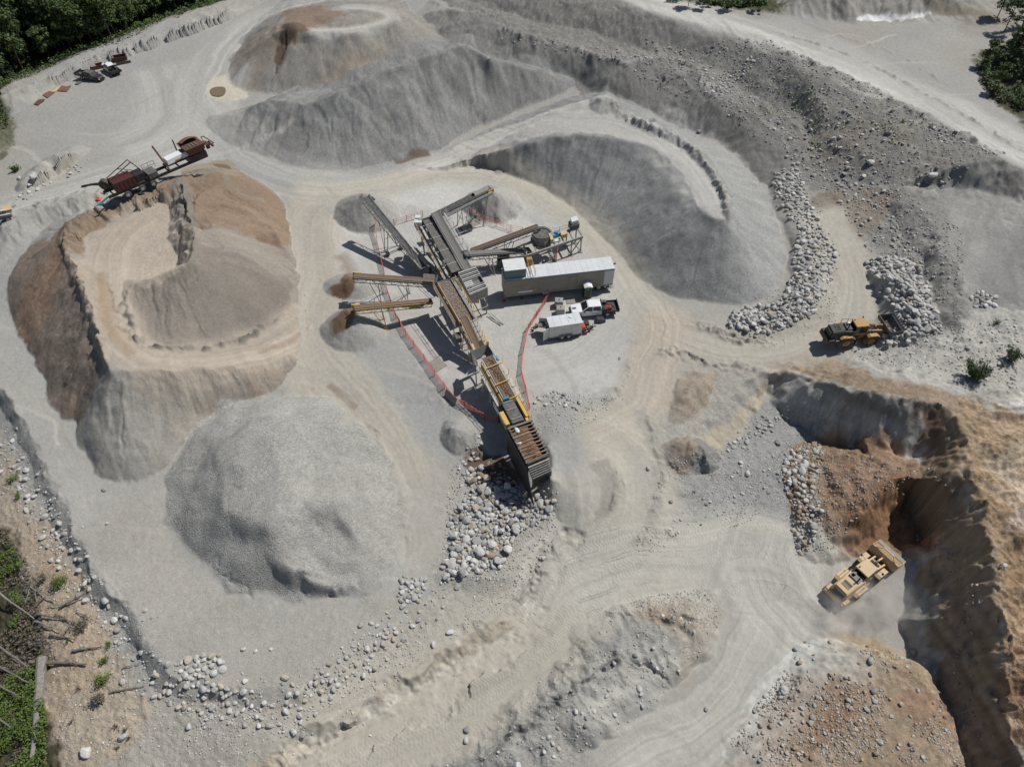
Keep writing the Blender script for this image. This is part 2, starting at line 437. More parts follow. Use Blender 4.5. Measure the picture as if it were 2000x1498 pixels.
# big west pile: ring road climbing round an inner heap
P4 = new_pile(4, 'gravel_pile', 'large brown and grey horseshoe stockpile with a tracked ramp curling over it, far left', 'stockpile')
mound([(14,562),(18,602),(32,652),(56,695),(84,745),(104,800),(122,822),(148,826),(152,850),(166,896),(198,930),(250,943),(300,928),(335,905),(358,868),(410,822),(470,790),(530,765),(565,728),(590,695),(604,640),(590,560),(572,490),(560,410),(528,370),(480,342),(430,333),(372,338),(300,362),(200,400),(110,430),(50,490)],
      [(120,470,5.6),(135,510,6.3),(160,560,6.8),(180,610,7),(196,660,7),(208,712,6.9),(230,722,6.4),(290,722,5.6),(350,722,4.8),(420,718,3.8),(480,706,2.6),(540,694,1.2),(585,670,.2),(600,610,0),(588,520,0),(572,440,0.1),(545,395,.4),(480,352,2.2),(420,346,4.2),(365,350,6.4),(330,352,6.9),(270,378,6.6),(200,410,6.2),(150,438,5.8)],
      wob=.45, wf=.3, seed=71, gul=.22, gf=.8, pid=P4, sub=3)
# inner heap
mound([(241,548),(243,590),(250,630),(268,660),(300,676),(360,684),(420,676),(480,662),(530,636),(560,600),(572,540),(570,490),(545,500),(450,430),(376,430),(340,530),(290,545)],
      [(262,556,6.8),(300,540,7.6),(345,520,8.3),(376,500,8.6),(380,455,8.2)],
      flat=False, wob=.3, wf=.3, seed=73, gul=.2, gf=.7, pid=P4)
# brown spread on its north-east
mound([(350,345),(400,335),(460,338),(510,358),(545,385),(562,420),(572,480),(560,492),(500,470),(420,450),(374,450),(366,400)],
      [(358,362,7.3),(372,440,7.4),(380,390,6.9),(420,364,5.6)], flat=False, wob=.5, wf=.3, seed=75, gul=.25, gf=.9, pid=P4, conv=.3)
# back lip of the pad
mound([(108,468),(118,446),(180,412),(260,378),(330,346),(362,350),(375,400),(384,460),(386,525),(356,545),(338,490),(326,420),(318,392),(285,402),(220,430),(160,462),(150,520),(128,510)],
      [(124,470,7.2),(150,448,7.4),(210,420,7.6),(275,390,7.7),(330,362,7.9),(352,362,8),(366,410,8),(374,465,7.8),(374,515,7.6)], flat=False, wob=.6, wf=.5, seed=77, gul=.4, gf=.8, pid=P4)
# outer brown lip beside the ring road
mound([(118,470),(140,480),(165,520),(185,570),(200,620),(212,660),(212,720),(200,716),(180,660),(160,600),(136,540)],
      [(136,490,7.0),(158,545,7.8),(176,600,7.9),(193,655,7.8),(204,700,7.4)], flat=False, wob=.4, wf=.6, seed=78, gul=.4, gf=1.2, pid=P4)

P5 = new_pile(5, 'gravel_pile', 'pale round dome of coarse gravel on the bench, bottom left', 'stockpile')
mound([(322,950),(330,1010),(352,1060),(400,1110),(450,1150),(510,1170),(580,1180),(650,1170),(725,1145),(780,1095),(800,1010),(785,930),(745,860),(690,820),(630,790),(560,775),(490,778),(420,800),(360,860),(330,910)],
      [(440,880,3.0),(480,835,3.3),(540,820,3.5),(600,845,3.3),(660,900,2.5),(700,960,1.9),(660,1010,2.0),(600,1000,2.7),(540,1005,3.5),(500,1030,3.6),(450,980,3.4)],
      wob=1.6, wf=.14, seed=81, pid=P5, conv=.15, gul=.25, gf=.3)
mound([(420,880),(470,830),(540,820),(590,850),(610,920),(580,1000),(540,1060),(480,1050),(430,980)],[(490,880,4.1),(530,870,4.3),(550,930,4.0),(510,990,3.9)],flat=False,wob=1.2,wf=.2,seed=82,pid=P5,conv=.4)
mound([(575,1010),(620,985),(680,1000),(725,1060),(715,1120),(650,1140),(600,1120),(555,1090)],
      [(620,1055,.9),(665,1050,.7),(690,1090,.3),(650,1115,.3),(605,1095,.6)], wob=1.2, wf=.4, seed=84, lower=True, pid=P5)
mound([(520,1070),(560,1050),(600,1085),(650,1120),(690,1120),(700,1150),(620,1165),(550,1140)],
      [(545,1095,2.1),(590,1120,1.7),(640,1140,1.1)], flat=False, wob=.5, wf=.5, seed=85, pid=P5, gul=.2)
def smooth(P, n):
    rs, cs = win(np.array(P), 2)
    x = X[rs, cs]; y = Y[rs, cs]
    m = poly_inside(x, y, P)
    z = Z[rs, cs]
    for k in range(n):
        q = z.copy()
        q[1:-1, 1:-1] = (z[:-2, 1:-1] + z[2:, 1:-1] + z[1:-1, :-2] + z[1:-1, 2:] + 2 * z[1:-1, 1:-1]) / 6
        z = np.where(m, q, z)
    Z[rs, cs] = z
smooth(world_line([(330,800),(700,780),(780,900),(780,1120),(560,1190),(320,1100)])[:, :2], 14)

CONES = [ # toe ring centre, radii in photo, peak (x, y, h), label
 (6,(716,417),(66,40),(716,378,4.2),'grey cone of fine gravel under the tall left conveyor head'),
 (7,(962,402),(60,36),(958,368,4.2),'lumpy pale grey cone at the outlet of the upper short conveyor'),
 (8,(686,560),(58,26),(686,544,2.0),'low brown and grey heap under the upper of the two side conveyors'),
 (9,(692,646),(66,44),(684,606,3.4),'grey cone with a brown top under the lower side conveyor'),
 (10,(895,851),(36,38),(897,836,1.2),'small flat round heap of fine gravel outside the fence'),
]
for i, c, r, p, lab in CONES:
    new_pile(i, 'gravel_pile', lab, 'gravel heap')
    ring = [(c[0] + r[0] * math.cos(a), c[1] + r[1] * math.sin(a)) for a in np.linspace(0, 2 * math.pi, 13)[:-1]]
    k = 5 if i != 10 else 12
    mound(ring, [(p[0] - k, p[1], p[2]), (p[0] + k, p[1] + (4 if i == 10 else 0), p[2] * .97)], flat=False, wob=.25 if i != 7 else .5, wf=.6, seed=90 + i, gul=.1 if i != 7 else .45, gf=.7, pid=i, conv=0 if i != 10 else .4)

# grey berms north-west of the big pile and along the pad edge
mound([(-20,440),(60,400),(140,372),(200,366),(225,380),(205,398),(110,432),(50,485),(-20,520)],
      [(0,440,2.8),(60,412,3),(120,388,3),(190,374,2.8)], flat=False, wob=.7, wf=.4, seed=101, gul=.4, gf=.5)
mound([(30,372),(60,330),(110,300),(150,285),(180,290),(150,312),(110,340),(60,372)],
      [(60,345,2.2),(100,312,3),(140,294,2.6)], flat=False, wob=.6, wf=.4, seed=103, gul=.4, gf=.5)
mound([(-30,200),(20,160),(70,148),(110,120),(180,92),(260,60),(350,28),(480,-8),(520,0),(440,40),(330,85),(240,115),(150,150),(90,182),(20,225)],
      [(0,190,1.6),(30,172,2),(90,150,1.7),(170,115,1.6),(260,80,1.7),(350,48,1.8),(450,10,2)], flat=False, wob=.9, wf=.25, seed=105, gul=.12, gf=.25)
mound([(1390,560),(1420,640),(1480,668),(1560,650),(1640,600),(1620,520),(1600,420),(1570,350),(1510,335),(1510,400),(1545,520),(1500,600),(1430,610)][1:],
      [(1450,640,1.0),(1520,618,1.5),(1580,560,2.3),(1575,470,2.7),(1545,380,3.1),(1530,352,3.2)], flat=False, wob=.6, wf=.4, seed=107, conv=.5)
mound([(1690,520),(1720,500),(1780,510),(1820,570),(1840,640),(1800,670),(1720,682),(1700,640),(1712,590)],
      [(1735,540,4.6),(1780,575,5),(1800,630,4.8),(1745,660,3.4)], flat=False, wob=.5, wf=.4, seed=109, conv=.5)
# low bumps by the outer bank
mound([(1050,800),(1120,780),(1200,770),(1215,800),(1150,830),(1090,850),(1060,840)], [(1090,812,.9),(1150,798,.8),(1190,790,.6)], flat=False, wob=.8, wf=.5, seed=111, conv=.3)
# dumping ramp beside the feed hopper
mound([(1052,850),(1100,815),(1170,830),(1215,890),(1210,960),(1165,1020),(1105,1030),(1075,990),(1056,950),(1062,900)],
      [(1070,868,1.4),(1076,900,1.7),(1080,938,1.7),(1090,938,1.6),(1092,905,1.5),(1084,865,1.3)], wob=.4, wf=.35, seed=113, conv=-.2)
smooth(world_line([(1250,30),(1330,40),(1430,55),(1500,75),(1480,140),(1400,140),(1300,110),(1240,90)])[:, :2], 70)
smooth(world_line([(1500,170),(1640,160),(1720,200),(1660,260),(1560,250),(1490,220)])[:, :2], 30)
print('ground forms', round(time.time() - T0, 1))
# ------------------------------------------------------------------ what each patch of ground is made of
CR = np.zeros(X.shape + (3,), np.float32); CR[:] = (.345, .338, .32)
ROUGH = np.full(X.shape, .018, np.float32)     # relief of clods, metres
GRAIN = np.full(X.shape, .25, np.float32)      # how pebbly
TREAD = np.zeros(X.shape, np.float32); TS = np.zeros(X.shape, np.float32); TD = np.zeros(X.shape, np.float32)
KEEP = np.zeros(X.shape, bool)
_big = fbm(X, Y, .035, 3, 201); _mid = fbm(X, Y, .16, 3, 203)
CR *= (1 + .05 * _big + .05 * _mid)[..., None]
CR += (np.array([.012, .0, -.016]) * np.clip(fbm(X, Y, .05, 3, 207), -1, 1)[..., None]).astype(np.float32)

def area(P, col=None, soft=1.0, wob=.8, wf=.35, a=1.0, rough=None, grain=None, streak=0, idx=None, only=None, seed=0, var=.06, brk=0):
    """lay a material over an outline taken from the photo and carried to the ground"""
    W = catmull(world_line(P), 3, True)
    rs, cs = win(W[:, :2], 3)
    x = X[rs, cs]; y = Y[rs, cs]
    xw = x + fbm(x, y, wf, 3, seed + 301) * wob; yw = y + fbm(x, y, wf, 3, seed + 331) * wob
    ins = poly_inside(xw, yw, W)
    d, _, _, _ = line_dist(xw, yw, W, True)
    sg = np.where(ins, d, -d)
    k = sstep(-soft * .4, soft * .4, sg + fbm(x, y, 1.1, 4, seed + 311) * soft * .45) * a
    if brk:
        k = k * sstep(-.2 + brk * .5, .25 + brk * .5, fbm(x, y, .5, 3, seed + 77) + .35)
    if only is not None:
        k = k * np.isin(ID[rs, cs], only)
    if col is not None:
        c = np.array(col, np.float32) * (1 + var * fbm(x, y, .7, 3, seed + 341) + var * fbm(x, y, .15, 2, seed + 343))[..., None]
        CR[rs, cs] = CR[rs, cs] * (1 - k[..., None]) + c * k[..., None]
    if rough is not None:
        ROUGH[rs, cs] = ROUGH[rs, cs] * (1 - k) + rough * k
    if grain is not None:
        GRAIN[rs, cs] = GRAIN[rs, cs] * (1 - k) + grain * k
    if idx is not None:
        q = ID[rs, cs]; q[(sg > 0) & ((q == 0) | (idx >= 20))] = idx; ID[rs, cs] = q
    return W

def band(P, width, col, a=.8, soft=.5, tread=0, rut=0.0, idx=None, streak=.17, only=None, seed=0, wob=.5, grain=None, smoothz=False, lanes=None):
    """a track, a stain or a strip along a line; wheels draw it out lengthwise"""
    W = catmull(world_line(P), 5)
    rs, cs = win(W[:, :2], width + 2)
    x = X[rs, cs]; y = Y[rs, cs]
    xw = x + fbm(x, y, .25, 2, seed + 401) * wob; yw = y + fbm(x, y, .25, 2, seed + 421) * wob
    d, _, arc, side = line_dist(xw, yw, W)
    sdist = d * side
    endw = sstep(0, width * .8, arc) * sstep(0, width * .8, arc.max() - arc)
    k = (1 - sstep(width * (1 - soft), width * (1 + soft * .4), d)) * endw
    if only is not None:
        k = k * np.isin(ID[rs, cs], only)
    st = fbm(sdist * 3.2, arc * .045, 1, 4, seed + 431, rot=False)
    st2 = fbm(sdist * .45, arc * .03, 1, 2, seed + 437, rot=False)
    c = np.array(col, np.float32) * (1 + streak * st + streak * .8 * st2 + .04 * fbm(x, y, .9, 2, seed + 440))[..., None]
    kk = np.clip(k * a * (1 + .35 * st2), 0, 1)
    CR[rs, cs] = CR[rs, cs] * (1 - kk[..., None]) + c * kk[..., None]
    ROUGH[rs, cs] *= (1 - .8 * k)
    gg = .03 if grain is None else grain
    GRAIN[rs, cs] = GRAIN[rs, cs] * (1 - k) + gg * k
    if rut:
        Z[rs, cs] += rut * k * (st * .7 + .6 * st2)
    if tread:
        # a few wheel lanes with pressed tread bars
        lane = sstep(.1, .5, fbm(sdist * .8 + 9, arc * .012, 1, 2, seed + 450, rot=False) + .12) * k
        t = TREAD[rs, cs]; m = lane * tread > t
        t[m] = (lane * tread)[m]; TREAD[rs, cs] = t
        q = TS[rs, cs]; q[m] = arc[m]; TS[rs, cs] = q
        q = TD[rs, cs]; q[m] = sdist[m]; TD[rs, cs] = q
    if idx is not None:
        q = ID[rs, cs]; q[(k > .45) & (q == 0)] = idx; ID[rs, cs] = q
    return W

LIGHT = (.40, .387, .36); TAN = (.43, .385, .315); GREY = (.335, .332, .32); DGREY = (.235, .23, .218); WHITE = (.56, .552, .53)
BROWN = (.25, .18, .125); SAND = (.47, .42, .36); WARM = (.34, .305, .26); ORANGE = (.46, .31, .19); SOIL = (.42, .34, .25)
# wide areas
area([(380,185),(430,235),(520,315),(640,345),(760,350),(720,400),(620,400),(500,340),(420,290),(370,230)], (.335,.335,.325), soft=5, a=.8)
area([(655,400),(720,372),(830,345),(900,350),(1000,350),(1070,385),(1130,440),(1200,520),(1235,600),(1235,700),(1190,760),(1080,775),(1000,800),(880,760),(780,640),(700,600),(660,540),(645,470)], (.465,.458,.435), soft=4, a=.9, grain=.15)
area([(650,420),(700,450),(700,500),(690,530),(660,520),(645,470)], WHITE, soft=2, a=.8)
area([(740,370),(860,345),(900,372),(860,410),(800,400)], WHITE, soft=2, a=.7, seed=2)
area([(860,450),(1000,420),(1060,440),(960,480),(900,470)], WHITE, soft=2, a=.6, seed=3)
area([(690,440),(820,440),(870,520),(840,560),(740,570),(690,520)], (.48,.475,.455), soft=3, a=.6, seed=4)
area([(100,620),(15,560),(60,700),(110,810),(165,900),(250,945),(320,960),(330,1080),(450,1170),(560,1200),(760,1190),(900,1110),(1000,1120),(1020,1000),(940,950),(850,900),(760,800),(620,700),(600,760),(560,820),(420,1000),(330,1350),(240,1230),(130,1040),(60,900),(-40,760),(-40,560)], (.385,.372,.345), soft=3, a=.7, grain=.25)
area([(330,1350),(250,1220),(160,1050),(300,980),(330,1080),(450,1170),(600,1190),(780,1150),(840,1120),(760,1200),(690,1265),(560,1365)], (.375,.358,.322), soft=3, a=.8, grain=.45, seed=5)
area([(780,900),(860,880),(900,960),(860,1060),(800,1110),(770,1000)], (.40,.378,.335), soft=2, a=.6)
# bench edge strip, rubble slope and ochre soil by the forest
area([(-40,720),(0,775),(60,860),(90,930),(122,985),(150,1055),(170,1108),(208,1158),(250,1198),(272,1240),(290,1278),(330,1325),(326,1352),(284,1318),(250,1268),(228,1220),(196,1192),(160,1160),(138,1108),(108,1050),(84,1000),(56,930),(28,870),(-40,800)], (.30,.298,.288), soft=.6, grain=1.0, rough=.02)
area([(-60,820),(20,860),(60,940),(100,1040),(130,1110),(190,1195),(250,1280),(325,1360),(560,1380),(700,1280),(850,1150),(1000,1130),(1080,1000),(1110,1060),(1000,1220),(800,1360),(560,1500),(440,1600),(-100,1600),(-150,900)], (.385,.363,.32), soft=1.5, grain=.5, rough=.06)
area([(-60,820),(20,900),(60,1000),(100,1080),(150,1170),(220,1270),(290,1380),(260,1460),(180,1520),(60,1600),(-100,1600),(-150,900)], SOIL, soft=2, rough=.09, a=.75, grain=.6)
area([(90,1000),(130,1060),(140,1110),(200,1200),(220,1240),(170,1330),(110,1420),(95,1400),(90,1200),(60,1050)], (.44,.33,.225), soft=2, a=.65, rough=.08, seed=9)
area([(-80,900),(20,1040),(60,1140),(80,1240),(85,1330),(100,1420),(98,1600),(-200,1600),(-200,900)], (.075,.07,.04), soft=1.2, rough=.15, grain=.3)
area([(420,1540),(500,1475),(600,1430),(700,1376),(800,1315),(880,1255),(960,1210),(1010,1190),(1010,1215),(920,1278),(820,1345),(700,1412),(600,1480),(540,1540)], (.43,.36,.27), soft=1, rough=.16, grain=.3)
# pit surroundings
area([(1250,1040),(1290,900),(1330,880),(1400,890),(1440,850),(1490,790),(1600,800),(1640,860),(1560,900),(1540,1000),(1500,1010),(1400,1020),(1330,1050),(1240,1085),(1200,1100)], (.325,.325,.318), soft=2, rough=.06, grain=1.0)
area([(1300,740),(1360,705),(1480,715),(1500,730),(1470,800),(1400,860),(1330,850),(1290,850)], (.365,.35,.315), soft=1.5, rough=.06, grain=.7)
area([(1500,728),(1475,770),(1420,825),(1380,850),(1340,862),(1330,890),(1395,880),(1440,845),(1500,775),(1530,750)], (.42,.375,.29), soft=.8, rough=.06, grain=.3)
area([(1310,770),(1350,725),(1400,730),(1380,775),(1340,820),(1312,810)], (.33,.27,.205), soft=1.2, a=.8)
area([(1290,870),(1340,850),(1360,880),(1340,920),(1290,910)], (.30,.235,.18), soft=1, a=.8, rough=.1)
area([(1350,855),(1395,870),(1402,905),(1370,915)], (.25,.245,.23), soft=.8, rough=.12)
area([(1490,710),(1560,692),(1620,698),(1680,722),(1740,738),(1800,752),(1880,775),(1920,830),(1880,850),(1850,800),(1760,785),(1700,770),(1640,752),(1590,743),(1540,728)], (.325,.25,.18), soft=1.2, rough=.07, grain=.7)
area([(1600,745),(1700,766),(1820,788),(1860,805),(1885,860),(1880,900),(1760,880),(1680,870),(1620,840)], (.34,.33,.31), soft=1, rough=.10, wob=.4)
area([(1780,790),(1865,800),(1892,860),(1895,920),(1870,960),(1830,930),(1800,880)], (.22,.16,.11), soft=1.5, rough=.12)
area([(1525,905),(1560,865),(1640,845),(1760,880),(1850,915),(1850,1010),(1830,1060),(1740,1060),(1700,1070),(1640,1095),(1590,1100),(1555,1075),(1545,1000)], (.28,.18,.115), soft=1.2, rough=.06, grain=.5)
area([(1530,900),(1580,880),(1610,930),(1600,1000),(1590,1080),(1555,1080),(1545,1000)], (.32,.27,.215), soft=1, rough=.05, grain=1)
area([(1600,1040),(1650,1000),(1700,965),(1757,930),(1820,935),(1850,1000),(1830,1070),(1740,1070),(1690,1090),(1620,1105)], (.27,.155,.085), soft=.7, rough=.07, grain=.5)
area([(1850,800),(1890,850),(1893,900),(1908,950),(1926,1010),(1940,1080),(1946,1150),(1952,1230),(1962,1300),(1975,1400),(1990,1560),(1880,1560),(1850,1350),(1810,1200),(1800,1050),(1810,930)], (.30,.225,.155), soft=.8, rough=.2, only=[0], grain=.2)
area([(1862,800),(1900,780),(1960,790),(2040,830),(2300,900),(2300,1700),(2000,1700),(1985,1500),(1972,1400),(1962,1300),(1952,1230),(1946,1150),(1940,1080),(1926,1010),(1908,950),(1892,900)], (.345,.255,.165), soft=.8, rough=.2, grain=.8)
area([(1930,880),(2100,850),(2200,1000),(2150,1100),(2000,1040),(1950,960)], (.44,.37,.29), soft=2, a=.7, rough=.2, brk=.2)
area([(1955,1060),(2100,1000),(2200,1300),(2000,1300),(1965,1180)], (.34,.225,.13), soft=2, a=.7, rough=.2, seed=3)
area([(1975,1000),(2200,960),(2200,1030),(1990,1050)], (.48,.38,.34), soft=2, a=.6)
area([(1975,1290),(2100,1240),(2200,1500),(2000,1480)], (.30,.17,.11), soft=2, a=.7)
area([(1890,760),(1950,745),(2100,790),(2100,850),(1990,800),(1920,790)], (.23,.17,.14), soft=1.5, a=.8, rough=.12)
area([(1420,1440),(1480,1375),(1530,1330),(1570,1255),(1640,1240),(1740,1275),(1830,1320),(1870,1420),(1900,1640),(1440,1640),(1400,1500)], (.325,.245,.17), soft=1.2, rough=.07, grain=.6)
area([(1530,1390),(1590,1300),(1660,1330),(1680,1390),(1640,1440),(1560,1470),(1450,1460),(1480,1400)], (.28,.175,.105), soft=1.5, a=.95, rough=.06, grain=.6)
area([(1740,1370),(1830,1360),(1870,1440),(1840,1440),(1780,1410)], (.29,.185,.12), soft=1.2, a=.8)
area([(1600,1240),(1700,1245),(1800,1290),(1790,1310),(1700,1275),(1620,1265)], (.42,.33,.21), soft=1, a=.7)
area([(870,1540),(950,1440),(1040,1360),(1100,1290),(1160,1215),(1220,1180),(1300,1160),(1370,1150),(1412,1190),(1400,1260),(1340,1330),(1280,1375),(1200,1430),(1100,1520)], (.335,.325,.30), soft=1.2, rough=.07, grain=.7)
area([(1215,1190),(1290,1165),(1370,1155),(1412,1190),(1400,1260),(1345,1320),(1300,1300),(1320,1240),(1260,1215)], (.34,.24,.16), soft=1.5, a=.9, rough=.07)
area([(1040,950),(1085,900),(1090,1010),(1060,1080),(1010,1150),(900,1150),(850,1130),(880,1060),(900,1000)], (.36,.345,.31), soft=1.5, rough=.05, grain=1)
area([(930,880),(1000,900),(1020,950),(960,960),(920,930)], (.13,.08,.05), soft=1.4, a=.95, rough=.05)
# east and north-east
area([(1640,640),(1760,690),(1830,650),(1900,600),(2100,560),(2200,760),(1980,800),(1880,770),(1740,735),(1640,700)], (.42,.405,.37), soft=1.5, rough=.10, grain=.5)
area([(1500,590),(1560,540),(1640,600),(1640,650),(1480,670),(1340,640),(1400,610)], (.36,.345,.31), soft=1.5)
area([(1000,60),(1130,92),(1200,125),(1300,112),(1385,160),(1400,195),(1500,235),(1545,290),(1560,340),(1590,300),(1700,350),(1740,360),(1840,370),(1930,380),(2000,410),(1950,300),(1850,228),(1700,160),(1560,98),(1480,64),(1330,50),(1240,12),(1100,-30),(850,-30),(880,10)], (.25,.243,.225), soft=1, rough=.12, grain=1)
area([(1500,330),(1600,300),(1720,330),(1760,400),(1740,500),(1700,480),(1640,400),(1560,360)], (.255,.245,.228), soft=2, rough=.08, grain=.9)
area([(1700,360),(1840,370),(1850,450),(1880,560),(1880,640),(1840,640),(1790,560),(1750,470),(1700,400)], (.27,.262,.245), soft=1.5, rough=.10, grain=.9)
area([(1550,220),(1640,190),(1740,220),(1830,280),(1900,330),(1850,360),(1700,330),(1620,290)], (.31,.285,.24), soft=4, a=.6, rough=.10, seed=4, brk=.3)
area([(1600,260),(1680,240),(1700,270),(1640,310),(1590,300)], (.27,.21,.17), soft=4, a=.5, seed=8)
area([(1780,280),(1830,300),(1840,370),(1810,390),(1780,340)], (.42,.40,.36), soft=3, a=.6, seed=9, brk=.3)
area([(1580,385),(1640,372),(1740,370),(1745,395),(1700,450),(1680,480),(1640,430),(1600,410)], (.26,.215,.17), soft=1.2, a=.8, rough=.08)
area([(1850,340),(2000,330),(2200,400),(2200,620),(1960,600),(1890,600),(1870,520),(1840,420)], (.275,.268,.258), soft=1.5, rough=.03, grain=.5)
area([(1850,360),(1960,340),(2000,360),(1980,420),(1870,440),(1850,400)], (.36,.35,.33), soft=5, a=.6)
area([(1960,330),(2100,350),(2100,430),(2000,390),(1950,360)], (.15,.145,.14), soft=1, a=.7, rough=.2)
area([(830,30),(870,20),(905,24),(945,32),(985,54),(1075,80),(1130,92),(1200,125),(1250,124),(1300,112),(1360,140),(1385,178),(1430,204),(1500,238),(1545,290),(1560,350),(1540,400),(1500,380),(1450,330),(1380,290),(1330,255),(1260,225),(1190,200),(1120,165),(1040,142),(950,118),(900,100),(850,78)], (.235,.23,.218), soft=.9, rough=.07, grain=.6)
area([(1290,215),(1370,250),(1440,300),(1490,360),(1520,410),(1520,470),(1480,380),(1430,330),(1370,285),(1290,240)], (.43,.425,.405), soft=2.5, a=.8)
# beyond the haul road
area([(1480,40),(1560,15),(1640,40),(1760,45),(1850,28),(1890,50),(1960,40),(1960,-100),(1480,-100)], (.31,.295,.27), soft=1.5, rough=.06)
area([(1672,40),(1700,28),(1760,30),(1815,22),(1818,30),(1760,38),(1700,42)], (.78,.78,.77), soft=.6, wob=.3)
area([(1400,-40),(1500,0),(1540,10),(1480,25),(1300,-10)], (.08,.085,.045), soft=2, rough=.3)
area([(1905,110),(1940,95),(2020,80),(2200,130),(2200,330),(2000,240),(1940,195),(1915,160)], (.10,.095,.06), soft=2, rough=.3)
area([(1870,60),(1950,75),(2100,100),(2100,-80),(1900,-60)], (.30,.28,.245), soft=3, a=.7)
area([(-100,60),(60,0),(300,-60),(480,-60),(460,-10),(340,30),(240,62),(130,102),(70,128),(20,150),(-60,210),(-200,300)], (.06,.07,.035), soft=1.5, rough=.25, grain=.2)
area([(-200,-60),(60,-70),(260,-90),(260,5),(120,30),(40,50),(-200,60)], (.42,.39,.35), soft=3, rough=.02)
area([(-60,330),(10,310),(30,240),(-10,190),(-100,200)], (.16,.16,.11), soft=1.5, rough=.15)
area([(-60,400),(0,385),(60,350),(110,330),(160,320),(120,345),(60,385),(0,420)], (.40,.37,.31), soft=1, rough=.14)
# stockpiles
area([(440,120),(470,180),(600,190),(760,170),(880,120),(880,60),(790,-10),(600,-30),(480,60)], (.275,.26,.236), soft=.6, only=[1], grain=.6)
area([(440,130),(470,85),(545,45),(640,55),(560,80),(520,130),(500,185),(455,165)], (.30,.255,.205), soft=3, only=[1], a=.8)
area([(560,20),(640,15),(680,30),(620,50),(590,70),(560,62)], (.25,.175,.12), soft=2, only=[1], a=.8)
area([(548,60),(562,45),(590,48),(598,62),(575,72),(562,90),(553,125),(540,128),(538,110),(546,84)], (.155,.115,.085), soft=.5, wob=.25, only=[1])
area([(600,56),(660,62),(740,48),(775,35),(765,14),(700,8),(640,20),(700,20),(750,34),(690,52)], (.40,.375,.335), soft=1.5, only=[1], a=.7)
area([(640,150),(760,110),(840,110),(800,150),(690,175)], (.33,.275,.215), soft=5, only=[1], a=.6, seed=4)
area([(400,220),(420,280),(600,340),(860,310),(1140,190),(1100,90),(880,60),(600,160)], (.262,.262,.257), soft=.5, only=[2], grain=.75, rough=.015)
area([(780,310),(930,320),(1100,400),(1230,550),(1420,610),(1550,560),(1520,380),(1300,200),(1150,170),(980,240)], (.285,.287,.283), soft=.5, only=[3], grain=.6, rough=.012)
area([(1425,420),(1440,470),(1430,560),(1450,598),(1530,560),(1540,500),(1510,400),(1450,310),(1370,265),(1250,215),(1300,250),(1360,290),(1400,340),(1420,380)], (.345,.347,.34), soft=4, only=[3], a=.8)
area([(1190,465),(1300,540),(1420,575),(1520,545),(1530,580),(1420,605),(1300,580),(1210,510)], (.37,.37,.36), soft=4, only=[3], a=.4, seed=5, brk=.3)
area([(900,310),(960,288),(1080,262),(1180,264),(1250,277),(1295,298),(1340,335),(1362,375),(1385,418),(1422,420),(1400,345),(1350,292),(1290,255),(1230,228),(1190,185),(1080,215),(960,258),(860,300)], (.43,.42,.395), soft=.8, only=[3])
area([(1205,215),(1240,240),(1300,262),(1360,300),(1400,350),(1425,425),(1410,420),(1385,345),(1340,298),(1280,268),(1225,240)], (.26,.257,.248), soft=.4, only=[3], rough=.12, wob=.3)
area([(0,500),(40,480),(140,440),(250,400),(350,340),(560,340),(620,640),(560,760),(340,930),(200,950),(100,840)], (.30,.268,.23), soft=.5, only=[4], grain=.45)
area([(10,560),(60,480),(110,462),(130,500),(160,560),(180,615),(196,660),(210,715),(190,770),(150,830),(90,800),(30,650)], (.255,.205,.165), soft=.8, only=[4], rough=.03, grain=.5)
area([(115,470),(130,520),(110,560),(60,620),(30,600),(50,560)], (.27,.18,.12), soft=1.5, only=[4], a=.7)
area([(90,520),(120,500),(100,580),(70,640),(50,670),(32,645)], (.30,.20,.135), soft=2, only=[4], a=.7, seed=2)
area([(205,715),(330,730),(380,740),(350,900),(250,945),(180,925),(150,850),(180,790)], (.30,.288,.262), soft=1, only=[4], grain=.4)
area([(260,760),(400,740),(400,830),(370,870),(330,830),(290,800)], (.355,.315,.265), soft=2, only=[4], a=.6)
area([(400,730),(480,712),(500,760),(440,790),(425,790)], (.30,.27,.235), soft=.6, only=[4], a=.9)
area([(470,712),(560,715),(565,740),(520,765),(495,775)], (.29,.245,.20), soft=.6, only=[4], a=.9)
area([(245,545),(300,535),(375,525),(380,460),(570,490),(560,600),(480,660),(360,685),(270,660),(248,600)], (.25,.22,.19), soft=.8, only=[4])
area([(360,350),(420,335),(500,350),(550,390),(572,480),(545,485),(480,455),(380,440),(370,400)], (.275,.20,.14), soft=.6, only=[4])
area([(380,440),(470,458),(560,490),(565,560),(480,500),(390,470)], (.31,.275,.235), soft=1, only=[4], a=.7)
area([(150,470),(180,445),(230,430),(300,400),(345,378),(365,420),(372,500),(340,530),(290,560),(250,560),(240,600),(200,600),(170,520)], (.42,.36,.30), soft=1.2, only=[4], grain=.5)
area([(105,470),(120,445),(200,408),(300,370),(350,348),(362,400),(330,380),(270,398),(200,440),(160,462),(140,500)], (.26,.19,.135), soft=.8, only=[4], rough=.05)
area([(348,350),(372,360),(380,440),(386,530),(368,530),(360,450),(345,390)], (.24,.215,.18), soft=.8, only=[4], rough=.09)
area([(130,495),(160,520),(185,570),(205,640),(215,710),(205,715),(190,650),(165,600),(140,540)], (.42,.335,.255), soft=.6, only=[4], rough=.05, a=.8)
area([(315,940),(330,850),(420,790),(560,770),(700,820),(780,940),(770,1090),(700,1150),(560,1190),(440,1160),(340,1060)], (.36,.354,.332), soft=2.5, only=[5], grain=1.0, rough=.012)
area([(560,960),(660,900),(760,960),(760,1080),(700,1130),(640,1000)], (.38,.365,.335), soft=5, a=.7, only=[5], grain=.6)
